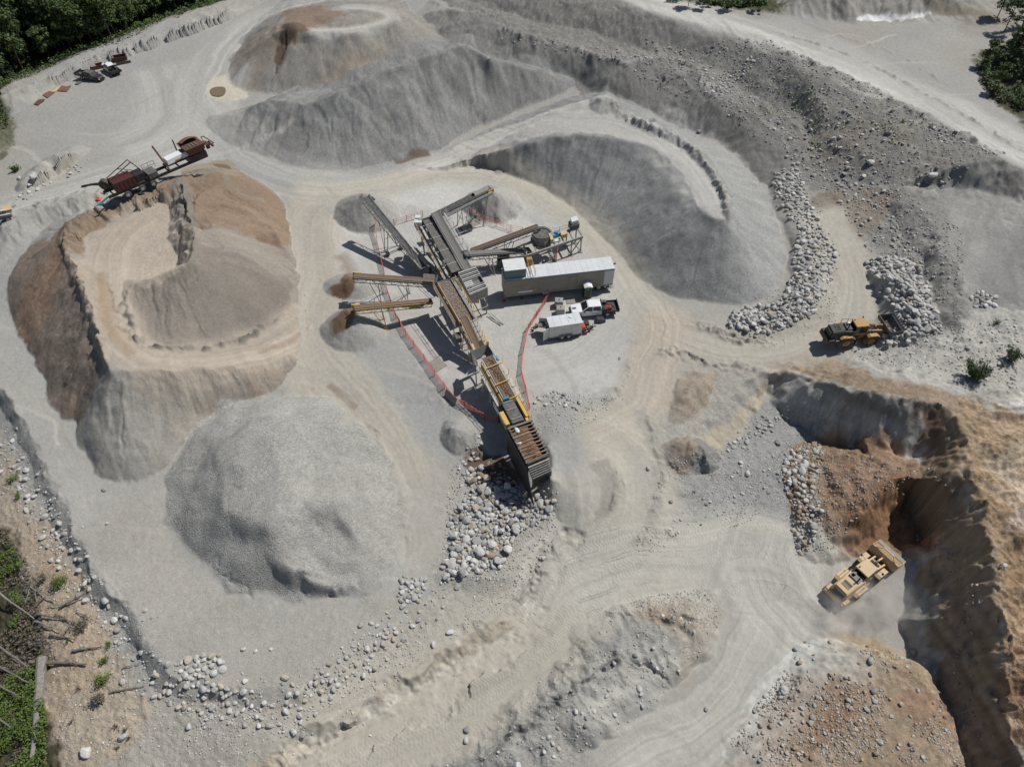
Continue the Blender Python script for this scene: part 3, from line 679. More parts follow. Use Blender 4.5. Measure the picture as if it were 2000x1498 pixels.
area([(355,1000),(420,930),(520,940),(560,1060),(560,1150),(440,1150),(380,1080)], (.32,.317,.302), soft=5, a=.8, only=[5], grain=.9)  # flank turned from the sun: some of its shade put into the colour
for i in (6, 7, 8, 9, 10):
    CR[ID == i] = np.array((.36, .352, .33)) if i != 7 else np.array((.39, .375, .355))
    GRAIN[ID == i] = .5
ROUGH[ID == 7] = .05
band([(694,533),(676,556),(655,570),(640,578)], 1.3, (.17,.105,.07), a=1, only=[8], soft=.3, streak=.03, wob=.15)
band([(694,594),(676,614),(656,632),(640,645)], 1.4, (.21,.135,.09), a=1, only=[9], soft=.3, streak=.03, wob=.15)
# ------------------------------------------------------------------ tracks
NOP = [0, 2, 4]
R = []
R.append(('west', band([(470,120),(430,180),(400,240),(360,280),(250,330),(120,370),(0,410),(-80,440)], 5.5, (.43,.42,.39), a=0.8, idx=30, rut=.02, seed=1)))
R.append(('w2', band([(740,-10),(620,0),(520,25),(450,70),(400,140),(380,200),(430,250),(480,310),(560,345),(640,360),(720,365)], 6, (.42,.41,.385), a=0.85, idx=30, rut=.02, seed=2)))
R.append(('w3', band([(300,120),(330,200),(300,260),(200,300)], 8, (.425,.413,.38), a=0.7, rut=.02, seed=3)))
R.append(('n', band([(660,395),(620,410),(606,480),(604,560),(592,640),(620,720),(690,800),(750,890),(790,980)], 5.2, (.455,.415,.35), a=0.95, rut=.03, tread=.25, idx=30, seed=4, only=[0, 30], streak=.1)))
R.append(('ring', band([(640,590),(600,625),(545,668),(450,694),(350,706),(275,690),(232,640),(218,570),(215,500),(245,450),(310,410)], 3.6, (.43,.37,.30), a=1, rut=.04, tread=.7, only=[0, 4], seed=5, streak=.12, wob=.2)))
R.append(('rut', band([(196,530),(203,590),(222,650),(262,695)], .8, (.29,.205,.13), a=.55, rut=.0, tread=.9, only=[4], seed=6, wob=.1, soft=.8)))
R.append(('rut2', band([(500,690),(560,672),(588,650)], .5, (.30,.20,.13), a=.4, only=[4, 0], seed=7, wob=.1)))
R.append(('yardn', band([(560,370),(660,378),(760,362),(860,336),(960,342),(1050,378),(1120,424),(1190,490),(1240,565),(1280,630),(1330,668),(1440,690),(1550,682),(1630,650),(1660,590),(1655,520),(1620,450),(1596,395)], 4.0, (.45,.42,.36), a=0.95, rut=.03, tread=.45, idx=30, seed=8, streak=.1)))
R.append(('ramp', band([(640,375),(780,345),(880,310),(960,268),(1040,238),(1110,215),(1170,210)], 3.4, (.47,.455,.42), a=0.9, rut=.03, tread=.4, only=[0, 3], seed=9)))
R.append(('ramp2', band([(1040,238),(1110,230),(1190,238),(1260,262),(1320,310),(1365,370),(1395,415)], 3.8, (.47,.462,.435), a=0.9, rut=.05, tread=.35, only=[3], seed=10, streak=.12)))
R.append(('loop', band([(1285,590),(1300,640),(1280,710),(1262,770),(1200,830),(1150,850),(1110,862)], 4.2, (.45,.40,.33), a=0.95, rut=.04, tread=.7, idx=30, seed=11, streak=.12)))
R.append(('loop2', band([(1110,862),(1170,862),(1222,900),(1245,960),(1225,1040),(1160,1110),(1090,1180),(1000,1270),(880,1350),(760,1410),(640,1470),(520,1540)], 6.0, (.465,.43,.365), a=1, rut=.03, tread=.6, idx=30, seed=12, streak=.08)))
R.append(('lane', band([(1090,890),(1110,960),(1110,1040),(1070,1120),(1010,1210)], 4.2, (.455,.43,.38), a=0.9, rut=.03, tread=.5, idx=30, seed=13)))
R.append(('pit', band([(1060,1200),(1130,1140),(1230,1112),(1340,1100),(1440,1080),(1540,1090),(1610,1140),(1700,1180)], 6.2, (.445,.428,.38), a=0.95, rut=.04, tread=.8, idx=30, seed=14, streak=.1)))
R.append(('pit2', band([(1560,1010),(1520,1100),(1500,1180),(1460,1290),(1380,1380),(1260,1450),(1120,1530)], 7.5, (.435,.422,.385), a=0.95, rut=.03, tread=.3, idx=30, seed=15)))
R.append(('pit3', band([(1500,1040),(1540,1150),(1600,1210),(1680,1200)], 7.0, (.435,.422,.385), a=0.95, rut=.03, tread=.3, idx=30, seed=16)))
R.append(('haul', band([(1100,-60),(1200,-20),(1350,26),(1510,74),(1665,134),(1815,196),(1915,248),(2020,305),(2200,420)], 5.2, (.48,.47,.44), a=0.95, rut=.03, tread=.2, idx=31, seed=17, streak=.12)))
R.append(('haul2', band([(1480,30),(1560,60),(1700,120),(1820,200),(1900,250)], 3.5, (.42,.41,.385), a=0.7, rut=.06, idx=31, seed=18, streak=.14)))
R.append(('topr', band([(1780,-20),(1880,20),(1980,50),(2100,90)], 1.6, (.27,.235,.19), a=.9, seed=19, idx=32)))
R.append(('yard', band([(1240,560),(1190,640),(1120,700),(1000,740)], 3, (.42,.405,.375), a=.4, rut=.01, seed=20)))
R.append(('small', band([(1405,430),(1440,340),(1400,290)], .1, (.4,.4,.4), a=.1, seed=21)))
R.append(('swirl', band([(600,62),(700,58),(765,36),(740,18),(660,14)], 1.8, (.43,.415,.385), a=.9, only=[1], rut=.05, seed=22, streak=.14, wob=.2)))
R.append(('patch', band([(800,1010),(815,1060),(808,1100)], 2.6, (.36,.335,.29), a=.6, rut=.02, tread=.6, seed=23)))
R.append(('wt', band([(760,560),(690,470),(640,440)], 1.2, (.44,.41,.36), a=.4, seed=24)))
R.append(('dark1', band([(655,490),(680,520),(690,545)], 1.5, (.28,.215,.16), a=.7, seed=25, soft=.8)))
R.append(('dark2', band([(640,750),(680,790),(700,800)], .5, (.27,.22,.17), a=.7, seed=26)))
R.append(('bs', band([(1010,1305),(940,1345),(880,1375)], 1.1, (.33,.305,.265), a=.5, seed=27, soft=.8)))
R.append(('ds', band([(770,318),(810,306),(840,298)], .8, (.17,.13,.10), a=.9, seed=28)))
area([(1148,908),(1178,898),(1203,925),(1210,968),(1188,1005),(1158,1015),(1174,965),(1168,930)], (.325,.305,.27), soft=.8, wob=.3, a=.9)
area([(1232,800),(1262,850),(1275,930),(1262,1010),(1235,1070),(1290,1010),(1300,900),(1290,840),(1262,800)], (.35,.335,.30), soft=1.2, a=.8, rough=.05)
# rings of fine deposits and ponds' pale rims
area([(402,165),(415,152),(440,152),(470,170),(482,190),(455,197),(420,194),(405,182)], (.52,.48,.40), soft=.8, wob=.6)
area([(350,340),(400,318),(440,312),(462,325),(470,342),(420,338)], (.30,.255,.19), soft=.8, wob=.3)

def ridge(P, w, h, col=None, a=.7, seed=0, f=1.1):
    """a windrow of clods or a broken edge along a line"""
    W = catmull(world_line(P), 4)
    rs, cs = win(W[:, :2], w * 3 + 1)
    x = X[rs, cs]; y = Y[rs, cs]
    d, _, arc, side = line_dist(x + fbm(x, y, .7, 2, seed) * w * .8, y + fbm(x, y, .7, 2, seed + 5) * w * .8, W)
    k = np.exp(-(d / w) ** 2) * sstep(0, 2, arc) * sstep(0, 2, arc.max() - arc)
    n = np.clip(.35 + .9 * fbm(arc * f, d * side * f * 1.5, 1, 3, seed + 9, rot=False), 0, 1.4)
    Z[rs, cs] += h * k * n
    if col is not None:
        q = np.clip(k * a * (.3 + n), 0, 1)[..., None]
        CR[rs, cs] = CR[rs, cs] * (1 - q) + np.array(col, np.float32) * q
DK = (.17, .165, .155); MD = (.30, .285, .26)
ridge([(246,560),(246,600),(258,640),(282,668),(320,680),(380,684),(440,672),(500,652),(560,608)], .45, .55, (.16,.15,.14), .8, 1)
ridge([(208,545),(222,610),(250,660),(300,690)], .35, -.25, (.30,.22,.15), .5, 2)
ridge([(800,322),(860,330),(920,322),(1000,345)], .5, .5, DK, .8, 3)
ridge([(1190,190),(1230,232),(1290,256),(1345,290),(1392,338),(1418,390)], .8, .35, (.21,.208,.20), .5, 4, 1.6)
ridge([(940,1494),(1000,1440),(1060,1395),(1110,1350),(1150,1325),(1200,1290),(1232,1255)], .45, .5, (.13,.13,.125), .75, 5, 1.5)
ridge([(1178,900),(1203,930),(1208,970),(1185,1008)], .5, .35, (.33,.31,.27), .4, 26)
ridge([(1262,800),(1282,860),(1288,940),(1272,1010),(1235,1075)], .5, .35, (.31,.295,.265), .5, 27)
ridge([(1240,1180),(1290,1200),(1340,1210),(1372,1250)], .6, .6, (.2,.16,.12), .5, 6)
ridge([(1340,620),(1400,650),(1450,668),(1520,668)], .8, .6, (.27,.25,.22), .6, 7)
ridge([(1005,1190),(1060,1110),(1085,1040)], .7, .5, MD, .5, 8)
ridge([(1330,1050),(1290,1040),(1240,1085)], .5, .3, (.28,.24,.2), .5, 9)
ridge([(960,60),(1060,78),(1180,114),(1250,124),(1325,116),(1385,176)], .8, .7, None, 0, 10)
ridge([(1500,98),(1600,128),(1700,170),(1800,225),(1900,275),(1960,300)], .8, .6, (.27,.26,.24), .5, 11)
ridge([(1500,62),(1600,88),(1700,126),(1800,180),(1900,236),(2010,300)], .5, .35, (.33,.32,.30), .6, 12)
ridge([(1560,40),(1640,70),(1760,110),(1840,160)], .4, .3, (.34,.33,.31), .4, 13)
ridge([(720,820),(760,900),(790,1000),(800,1090)], .4, .25, (.33,.30,.26), .6, 14)
ridge([(640,760),(700,840),(740,930)], .3, -.15, (.34,.31,.27), .4, 15)
ridge([(1280,700),(1320,690),(1400,712),(1490,714)], .7, .5, (.30,.28,.25), .5, 16)
ridge([(60,870),(96,940),(128,1000),(160,1070),(190,1120),(225,1165),(270,1210)], .35, .2, (.34,.33,.31), .4, 17)
ridge([(1140,800),(1190,780),(1222,740),(1240,700)], .5, .3, (.33,.31,.28), .5, 18)
ridge([(880,860),(930,880),(980,900)], .6, .5, (.25,.235,.21), .5, 19)
ridge([(1700,764),(1760,780),(1820,790),(1860,806)], .5, .35, (.30,.24,.18), .5, 20, 1.6)
ridge([(1893,900),(1928,1010),(1942,1080),(1950,1180),(1964,1300),(1980,1440)], .6, .5, (.36,.27,.18), .5, 21, 1.4)
ridge([(1690,985),(1716,960),(1757,930),(1800,936)], .5, .4, (.17,.10,.06), .7, 22, 1.5)
ridge([(560,1110),(590,1118),(620,1125),(650,1122)], .35, .35, (.22,.22,.21), .7, 23, 1.5)
ridge([(410,1075),(440,1120),(500,1160),(540,1168)], .4, -.3, (.27,.265,.255), .6, 24)
# scraped scratches of turning wheels over the flats
for i_ in range(46):
    rs_ = random.Random(900 + i_)
    cx, cy = rs_.choice([(250,230),(150,260),(330,170),(420,270),(520,360),(620,440),(700,720),(680,880),(1180,680),(1100,740),(1200,950),(1500,1200),(1350,1390),(1450,1130),(850,700),(240,1000),(180,860),(1720,110),(1650,60),(1780,170)])
    a0 = rs_.uniform(-.6, .9) if cy < 420 else rs_.uniform(.2, 1.6); L_ = rs_.uniform(40, 120); cx += rs_.uniform(-90, 90); cy += rs_.uniform(-50, 50); bend = rs_.uniform(-.5, .5)
    pts_ = [(cx + L_ * t * math.cos(a0 + bend * t), cy + L_ * t * math.sin(a0 + bend * t) * .7) for t in (-1, -.5, 0, .5, 1)]
    band(pts_, rs_.uniform(.25, .7), rs_.choice([(.33,.315,.285),(.46,.44,.40),(.36,.34,.30)]), a=.4, seed=700 + i_, rut=.03, soft=.7)

# crevices and torn layers in the cut faces
_s = np.isin(ID, [0])
_rg = ROUGH
Z += _rg * (fbm(X, Y, .9, 4, 501) * 1.0 + ridged(X, Y, .5, 3, 503) * .9 - .4)
m_ = _rg > .09
Z += np.where(m_, _rg * 1.6 * np.clip(fbm(X, Y, .28, 3, 507), -1, 1), 0)
Z += .012 * fbm(X, Y, 2.2, 2, 509)
_t = np.clip(ROUGH / .2, 0, 1)
Z += _t * .22 * (ridged(X, Y, 1.1, 3, 515) - .5) + _t * .12 * fbm(X, Y, 2.6, 2, 517)
# soil layers that show where the ground was cut, and flecks of stone in it
def strata(P, amp=.3, seed=0):
    W = catmull(world_line(P), 2, True); rs, cs = win(W[:, :2], 2)
    x = X[rs, cs]; y = Y[rs, cs]; z = Z[rs, cs]
    k = poly_inside(x, y, W)
    n = fbm(z * 1.5 + .5 * fbm(x, y, .12, 2, seed), x * .04 + y * .04, 1, 4, seed + 3, rot=False)
    f = fbm(x, y, 2.2, 2, seed + 7)
    tint = np.stack([1 + amp * n, 1 + amp * n * 1.15, 1 + amp * n * 1.35], -1)
    c = CR[rs, cs]; c[k] = (c * tint * (1 + .16 * f)[..., None])[k]; CR[rs, cs] = c
strata([(1490,715),(1860,770),(1990,760),(2400,900),(2400,1700),(1900,1600),(1800,1300),(1760,1000),(1800,900),(1600,850)], .34, 3)
strata([(1530,900),(1800,880),(1850,1060),(1600,1100)], .2, 5)
strata([(1420,1440),(1570,1250),(1860,1300),(1900,1600),(1440,1600)], .2, 7)
strata([(420,1540),(700,1370),(1010,1180),(1020,1215),(700,1420),(540,1550)], .2, 9)
# erosion runnels down the ochre upland and the right slopes
def runnels(P, ang, f, amp, colamp=0, seed=0):
    W = catmull(world_line(P), 2, True)
    rs, cs = win(W[:, :2], 2)
    x = X[rs, cs]; y = Y[rs, cs]
    ins = poly_inside(x, y, W); d, _, _, _ = line_dist(x, y, W, True)
    k = np.where(ins, sstep(0, 2, d), 0)
    ca, sa = math.cos(ang), math.sin(ang)
    u = x * ca + y * sa; v = -x * sa + y * ca
    v = v + fbm(x, y, .2, 2, seed) * .8
    n = ridged(u * .12, v, f, 3, seed + 3)
    Z[rs, cs] += amp * k * (n - .5)
    if colamp:
        CR[rs, cs] *= (1 + colamp * k * fbm(u * .1, v * f * 1.3, 1, 3, seed + 8, rot=False))[..., None]
runnels([(1895,800),(2100,760),(2300,1600),(2000,1600),(1955,1230),(1900,900)], .15, .4, 1.3, .35, 601)
runnels([(1850,350),(2000,330),(2100,420),(2000,600),(1890,600),(1850,450)], 1.0, .35, .15, .22, 611)
runnels([(1660,660),(1900,600),(2050,650),(2000,790),(1760,740)], .3, .5, .25, .12, 621)
runnels([(1200,-10),(1500,60),(1720,165),(1740,340),(1560,330),(1400,200),(1150,90)], 1.9, .3, .35, .14, 631)
runnels([(1500,0),(1760,-40),(1900,40),(1700,45),(1560,40)], 1.5, .45, .7, .15, 651)
for p_, a_, f_ in ((1, .09, 1.2), (2, .13, 1.1), (3, .09, 1.3), (4, .09, 1.4), (5, .06, .8)):
    m_ = ID == p_
    st_ = fbm(ARC[m_] * f_, DCR[m_] * .09 + p_ * 7, 1, 4, 810 + p_, rot=False)
    k_ = sstep(.2, 1.5, DCR[m_])
    CR[m_] *= (1 + a_ * k_ * st_)[:, None]
    Z[m_] += .05 * k_ * fbm(ARC[m_] * f_ * 1.6, DCR[m_] * .12, 1, 3, 820 + p_, rot=False)
_wn = np.random.RandomState(77).randn(*X.shape).astype(np.float32)
CR *= (1 + np.clip(_wn, -2.2, 2.2) * (.022 + .055 * np.clip(GRAIN, 0, 1)))[..., None]
Z += np.roll(_wn, 5, 1) * .006 * np.clip(GRAIN, 0, 1.2)
_lum = CR.mean(-1, keepdims=True)
CR = np.clip(_lum + (CR - _lum) * .88, .02, .9) * .95 * np.array([1.0, 1.0, .985], np.float32)
print('painted', round(time.time() - T0, 1))

# ------------------------------------------------------------------ materials
def new_mat(name, col=(.5, .5, .5), rough=.8, metal=0.0, var=0.0, scale=8.0, dirt=None, bump=0.0, spec=None, detail=6):
    m = bpy.data.materials.new(name); m.use_nodes = True
    N = m.node_tree.nodes; L = m.node_tree.links
    p = N['Principled BSDF']
    p.inputs['Base Color'].default_value = (*col, 1)
    p.inputs['Roughness'].default_value = rough
    p.inputs['Metallic'].default_value = metal
    if spec is not None:
        p.inputs['Specular IOR Level'].default_value = spec
    if var or dirt or bump:
        tc = N.new('ShaderNodeTexCoord')
        n = N.new('ShaderNodeTexNoise'); n.inputs['Scale'].default_value = scale; n.inputs['Detail'].default_value = detail; n.inputs['Roughness'].default_value = .65
        L.new(tc.outputs['Object'], n.inputs['Vector'])
        mx = N.new('ShaderNodeMix'); mx.data_type = 'RGBA'
        d = dirt if dirt else tuple(c * (1 - var) for c in col)
        rp = N.new('ShaderNodeMapRange'); rp.inputs['From Min'].default_value = .38; rp.inputs['From Max'].default_value = .68
        L.new(n.outputs['Fac'], rp.inputs['Value'])
        if dirt:
            rp.inputs['To Max'].default_value = max(var, .3)
        L.new(rp.outputs[0], mx.inputs['Factor'])
        mx.inputs['A'].default_value = (*col, 1); mx.inputs['B'].default_value = (*d, 1)
        L.new(mx.outputs['Result'], p.inputs['Base Color'])
        if bump:
            b = N.new('ShaderNodeBump'); b.inputs['Strength'].default_value = .6; b.inputs['Distance'].default_value = bump
            L.new(n.outputs['Fac'], b.inputs['Height']); L.new(b.outputs[0], p.inputs['Normal'])
    return m

def ground_mat():
    m = bpy.data.materials.new('quarry_ground'); m.use_nodes = True
    N = m.node_tree.nodes; L = m.node_tree.links
    p = N['Principled BSDF']; p.inputs['Roughness'].default_value = .97; p.inputs['Specular IOR Level'].default_value = .15
    def attr(n):
        a = N.new('ShaderNodeAttribute'); a.attribute_name = n; return a
    def math_(op, a, b=None, c=None):
        q = N.new('ShaderNodeMath'); q.operation = op
        for i, v in enumerate((a, b, c)):
            if v is None: continue
            if isinstance(v, (int, float)): q.inputs[i].default_value = v
            else: L.new(v, q.inputs[i])
        return q.outputs[0]
    col = attr('soil'); par = attr('relief')           # relief: x grain, y tread, z unused
    sep = N.new('ShaderNodeSeparateXYZ'); L.new(par.outputs['Vector'], sep.inputs[0])
    trk = attr('track'); st = N.new('ShaderNodeSeparateXYZ'); L.new(trk.outputs['Vector'], st.inputs[0])
    geo = N.new('ShaderNodeNewGeometry')
    def noise(scale, det=4, rough=.6):
        n = N.new('ShaderNodeTexNoise'); n.inputs['Scale'].default_value = scale; n.inputs['Detail'].default_value = det; n.inputs['Roughness'].default_value = rough
        L.new(geo.outputs['Position'], n.inputs['Vector']); return n.outputs['Fac']
    fine = noise(9, 3, .7); mid = noise(1.7, 4, .65)
    vo = N.new('ShaderNodeTexVoronoi'); vo.inputs['Scale'].default_value = 7.0; vo.inputs['Randomness'].default_value = 1
    L.new(geo.outputs['Position'], vo.inputs['Vector'])
    sp = N.new('ShaderNodeSeparateColor'); L.new(vo.outputs['Color'], sp.inputs[0])
    # brightness factor
    g = sep.outputs[0]
    f1 = math_('MULTIPLY_ADD', math_('SUBTRACT', fine, .5), math_('MULTIPLY_ADD', g, .6, .10), 1.0)
    f2 = math_('MULTIPLY_ADD', math_('SUBTRACT', mid, .5), .34, 1.0)
    peb = math_('MULTIPLY', math_('SUBTRACT', sp.outputs[0], .5), math_('MULTIPLY', g, .34))
    f3 = math_('ADD', peb, 1.0)
    bars = math_('SINE', math_('MULTIPLY_ADD', st.outputs[0], 2 * math.pi / .38, math_('MULTIPLY', math_('ABSOLUTE', math_('SUBTRACT', math_('FRACT', math_('MULTIPLY', st.outputs[1], .9)), .5)), 9.0)))
    tr = math_('MULTIPLY', bars, sep.outputs[1])
    f4 = math_('MULTIPLY_ADD', tr, .035, 1.0)
    f = math_('MULTIPLY', math_('MULTIPLY', f1, f2), math_('MULTIPLY', f3, f4))
    vm = N.new('ShaderNodeVectorMath'); vm.operation = 'SCALE'
    L.new(col.outputs['Vector'], vm.inputs[0]); L.new(f, vm.inputs['Scale'])
    L.new(vm.outputs[0], p.inputs['Base Color'])
    h = math_('ADD', math_('MULTIPLY', fine, math_('MULTIPLY_ADD', g, .05, .008)), math_('MULTIPLY', mid, .06))
    h = math_('ADD', h, math_('MULTIPLY', tr, .010))
    h = math_('ADD', h, math_('MULTIPLY', vo.outputs['Distance'], math_('MULTIPLY', g, -.06)))
    b = N.new('ShaderNodeBump'); b.inputs['Strength'].default_value = 1.0; b.inputs['Distance'].default_value = 1.0
    L.new(h, b.inputs['Height']); L.new(b.outputs[0], p.inputs['Normal'])
    return m
GM = ground_mat()

# ------------------------------------------------------------------ ground, roads and piles as objects cut from one surface
def tag(o, label=None, cat=None, group=None, kind=None):
    if label: o['label'] = label
    if cat: o['category'] = cat
    if group: o['group'] = group
    if kind: o['kind'] = kind
    return o

def build_ground():
    P3_ = np.stack([X, Y, Z], -1)
    dx = np.empty_like(P3_); dy = np.empty_like(P3_)
    dx[:, 1:-1] = P3_[:, 2:] - P3_[:, :-2]; dx[:, 0] = P3_[:, 1] - P3_[:, 0]; dx[:, -1] = P3_[:, -1] - P3_[:, -2]
    dy[1:-1] = P3_[2:] - P3_[:-2]; dy[0] = P3_[1] - P3_[0]; dy[-1] = P3_[-1] - P3_[-2]
    NRM = np.cross(dx, dy); NRM /= np.linalg.norm(NRM, axis=-1, keepdims=True)
    fid = ID[:-1, :-1].astype(int)
    r = np.arange(R_ - 1)[:, None]; c = np.arange(C_ - 1)[None, :]
    a = (r * C_ + c)
    names = {0: ('ground', None), 30: ('quarry_road', None), 31: ('haul_road', None), 32: ('forest_road', None)}
    for k in np.unique(fid):
        sel = a[fid == k]
        F = np.stack([sel, sel + 1, sel + C_ + 1, sel + C_], -1)
        used = np.zeros(R_ * C_, bool); used[F.ravel()] = True
        mp = np.cumsum(used) - 1
        F = mp[F]; idx = np.nonzero(used)[0]
        me = bpy.data.meshes.new(names[k][0] if k in names else PILE[k][0])
        me.vertices.add(len(idx)); me.vertices.foreach_set('co', P3_.reshape(-1, 3)[idx].astype(np.float32).ravel())
        me.loops.add(F.size); me.loops.foreach_set('vertex_index', F.ravel())
        me.polygons.add(len(F)); me.polygons.foreach_set('loop_start', np.arange(0, F.size, 4))
        me.polygons.foreach_set('use_smooth', np.ones(len(F), bool))
        me.update()
        for nm, arr in (('soil', CR), ('relief', np.stack([GRAIN, TREAD, ROUGH], -1)), ('track', np.stack([TS, TD, TD * 0], -1))):
            at = me.attributes.new(nm, 'FLOAT_VECTOR', 'POINT')
            at.data.foreach_set('vector', np.ascontiguousarray(arr.reshape(-1, 3)[idx], np.float32).ravel())
        me.normals_split_custom_set_from_vertices(NRM.reshape(-1, 3)[idx].astype(np.float32))
        me.materials.append(GM)
        nm = names[k][0] if k in names else PILE[k][0]
        o = bpy.data.objects.new(nm, me); COL.objects.link(o)
        if k in names:
            tag(o, kind='structure')
        else:
            tag(o, PILE[k][1], PILE[k][2])
build_ground()
print('ground built', round(time.time() - T0, 1))
# ------------------------------------------------------------------ mesh helper
def rnd(a, b): return random.uniform(a, b)
random.seed(11)
class MB:
    def __init__(s): s.v = []; s.f = []
    def add(s, vs, fs):
        n = len(s.v); s.v += [tuple(v) for v in vs]; s.f += [tuple(n + i for i in f) for f in fs]; return s
    def box(s, c, d, M=None):
        hx, hy, hz = d[0] / 2, d[1] / 2, d[2] / 2
        vs = [Vector((x, y, z)) for z in (-hz, hz) for x, y in ((-hx, -hy), (hx, -hy), (hx, hy), (-hx, hy))]
        if M is not None: vs = [M @ v for v in vs]
        vs = [v + Vector(c) for v in vs]
        return s.add(vs, [(3, 2, 1, 0), (4, 5, 6, 7), (0, 1, 5, 4), (1, 2, 6, 5), (2, 3, 7, 6), (3, 0, 4, 7)])
    def beam(s, p, q, w=.1, h=None, up=(0, 0, 1)):
        p = Vector(p); q = Vector(q); h = w if h is None else h
        a = (q - p)
        if a.length < 1e-5: return s
        a.normalize(); u = Vector(up)
        if abs(a.dot(u)) > .98: u = Vector((0, 1, 0)) if abs(a.y) < .9 else Vector((1, 0, 0))
        r = a.cross(u).normalized(); n = r.cross(a)
        vs = [e + r * (sx * w / 2) + n * (sz * h / 2) for e in (p, q) for sx, sz in ((-1, -1), (1, -1), (1, 1), (-1, 1))]
        return s.add(vs, [(3, 2, 1, 0), (4, 5, 6, 7), (0, 1, 5, 4), (1, 2, 6, 5), (2, 3, 7, 6), (3, 0, 4, 7)])
    def cyl(s, p, q, r, r2=None, n=12, cap=True):
        p = Vector(p); q = Vector(q); r2 = r if r2 is None else r2
        a = (q - p).normalized(); u = Vector((0, 0, 1)) if abs(a.z) < .9 else Vector((1, 0, 0))
        x = a.cross(u).normalized(); y = a.cross(x)
        vs = []
        for e, rr in ((p, r), (q, r2)):
            for i in range(n):
                t = 2 * math.pi * i / n
                vs.append(e + x * math.cos(t) * rr + y * math.sin(t) * rr)
        fs = [(i, (i + 1) % n, n + (i + 1) % n, n + i) for i in range(n)]
        if cap: fs += [tuple(range(n))[::-1], tuple(range(n, 2 * n))]
        return s.add(vs, fs)
    def hexa(s, b, t):
        """solid between a bottom loop and a top loop"""
        n = len(b)
        return s.add(list(b) + list(t), [tuple(range(n))[::-1], tuple(range(n, 2 * n))] + [(i, (i + 1) % n, n + (i + 1) % n, n + i) for i in range(n)])
    def prism(s, prof, y0, y1, M=None):
        """profile in x-z drawn out from y0 to y1"""
        b = [Vector((x, y0, z)) for x, z in prof]; t = [Vector((x, y1, z)) for x, z in prof]
        if M is not None: b = [M @ v for v in b]; t = [M @ v for v in t]
        return s.hexa(b, t)
    def sheet(s, pts, th=.03):
        pts = [Vector(p) for p in pts]
        n = (pts[1] - pts[0]).cross(pts[2] - pts[0]).normalized() * th
        return s.hexa([p - n * .5 for p in pts], [p + n * .5 for p in pts])
    def build(s, name, mat, parent=None, smooth=False, bevel=0):
        me = bpy.data.meshes.new(name)
        off = parent.location if parent is not None and not parent.get('_local') else Vector((0, 0, 0))
        p = parent
        while p is not None and p.parent is not None:
            p = p.parent
        if parent is not None and not (p.get('_local')):
            off = Vector(parent['_w']) if '_w' in parent else parent.location
        elif parent is not None:
            off = Vector((0, 0, 0))
        me.from_pydata([tuple(Vector(v) - off) for v in s.v], [], s.f)
        me.materials.append(mat)
        if smooth:
            me.polygons.foreach_set('use_smooth', [True] * len(me.polygons))
        me.update()
        o = bpy.data.objects.new(name, me); COL.objects.link(o)
        if parent is not None:
            o.parent = parent
            if not p.get('_local'): o['_w'] = list(off)
            else: pass
        if smooth and bevel == 0:
            try:
                md = o.modifiers.new('edge', 'EDGE_SPLIT'); md.split_angle = math.radians(40)
            except Exception: pass
        if bevel:
            md = o.modifiers.new('bevel', 'BEVEL'); md.width = bevel; md.segments = 2; md.limit_method = 'ANGLE'
        return o

def thing(name, label, cat, loc, rz=0.0, group=None, local=False):
    o = bpy.data.objects.new(name, None); COL.objects.link(o)
    o.location = loc; o.empty_display_size = .3
    o.rotation_euler = (0, 0, rz)
    if local: o['_local'] = 1
    return tag(o, label, cat, group)

def ico(sub):
    t = (1 + 5 ** .5) / 2
    v = [Vector(p).normalized() for p in ((-1, t, 0), (1, t, 0), (-1, -t, 0), (1, -t, 0), (0, -1, t), (0, 1, t), (0, -1, -t), (0, 1, -t), (t, 0, -1), (t, 0, 1), (-t, 0, -1), (-t, 0, 1))]
    f = [(0, 11, 5), (0, 5, 1), (0, 1, 7), (0, 7, 10), (0, 10, 11), (1, 5, 9), (5, 11, 4), (11, 10, 2), (10, 7, 6), (7, 1, 8), (3, 9, 4), (3, 4, 2), (3, 2, 6), (3, 6, 8), (3, 8, 9), (4, 9, 5), (2, 4, 11), (6, 2, 10), (8, 6, 7), (9, 8, 1)]
    for _ in range(sub):
        mid = {}; nf = []
        def m(a, b):
            k = (min(a, b), max(a, b))
            if k not in mid:
                mid[k] = len(v); v.append(((v[a] + v[b]) / 2).normalized())
            return mid[k]
        for a, b, c in f:
            x, y, z = m(a, b), m(b, c), m(c, a)
            nf += [(a, x, z), (b, y, x), (c, z, y), (x, y, z)]
        f = nf
    return np.array([tuple(p) for p in v]), np.array(f)

def rock_shape(seed, sub):
    v, f = ico(sub)
    rs = np.random.RandomState(seed)
    # cut by a few planes: worn blocky stone
    v = v * (1 + .10 * rs.randn(len(v))[:, None] * (1 if sub == 0 else .45))
    for k in range(8):
        n = rs.randn(3); n /= np.linalg.norm(n); d = rs.uniform(.5, .8)
        h = v @ n
        v = v - np.clip(h - d, 0, None)[:, None] * n * .85
    v *= np.array([rs.uniform(.95, 1.35), rs.uniform(.8, 1.05), rs.uniform(.6, .85)])
    return v, f
ROCK1 = [rock_shape(s, 1) for s in range(10)]
ROCK0 = [rock_shape(s + 40, 0) for s in range(8)]

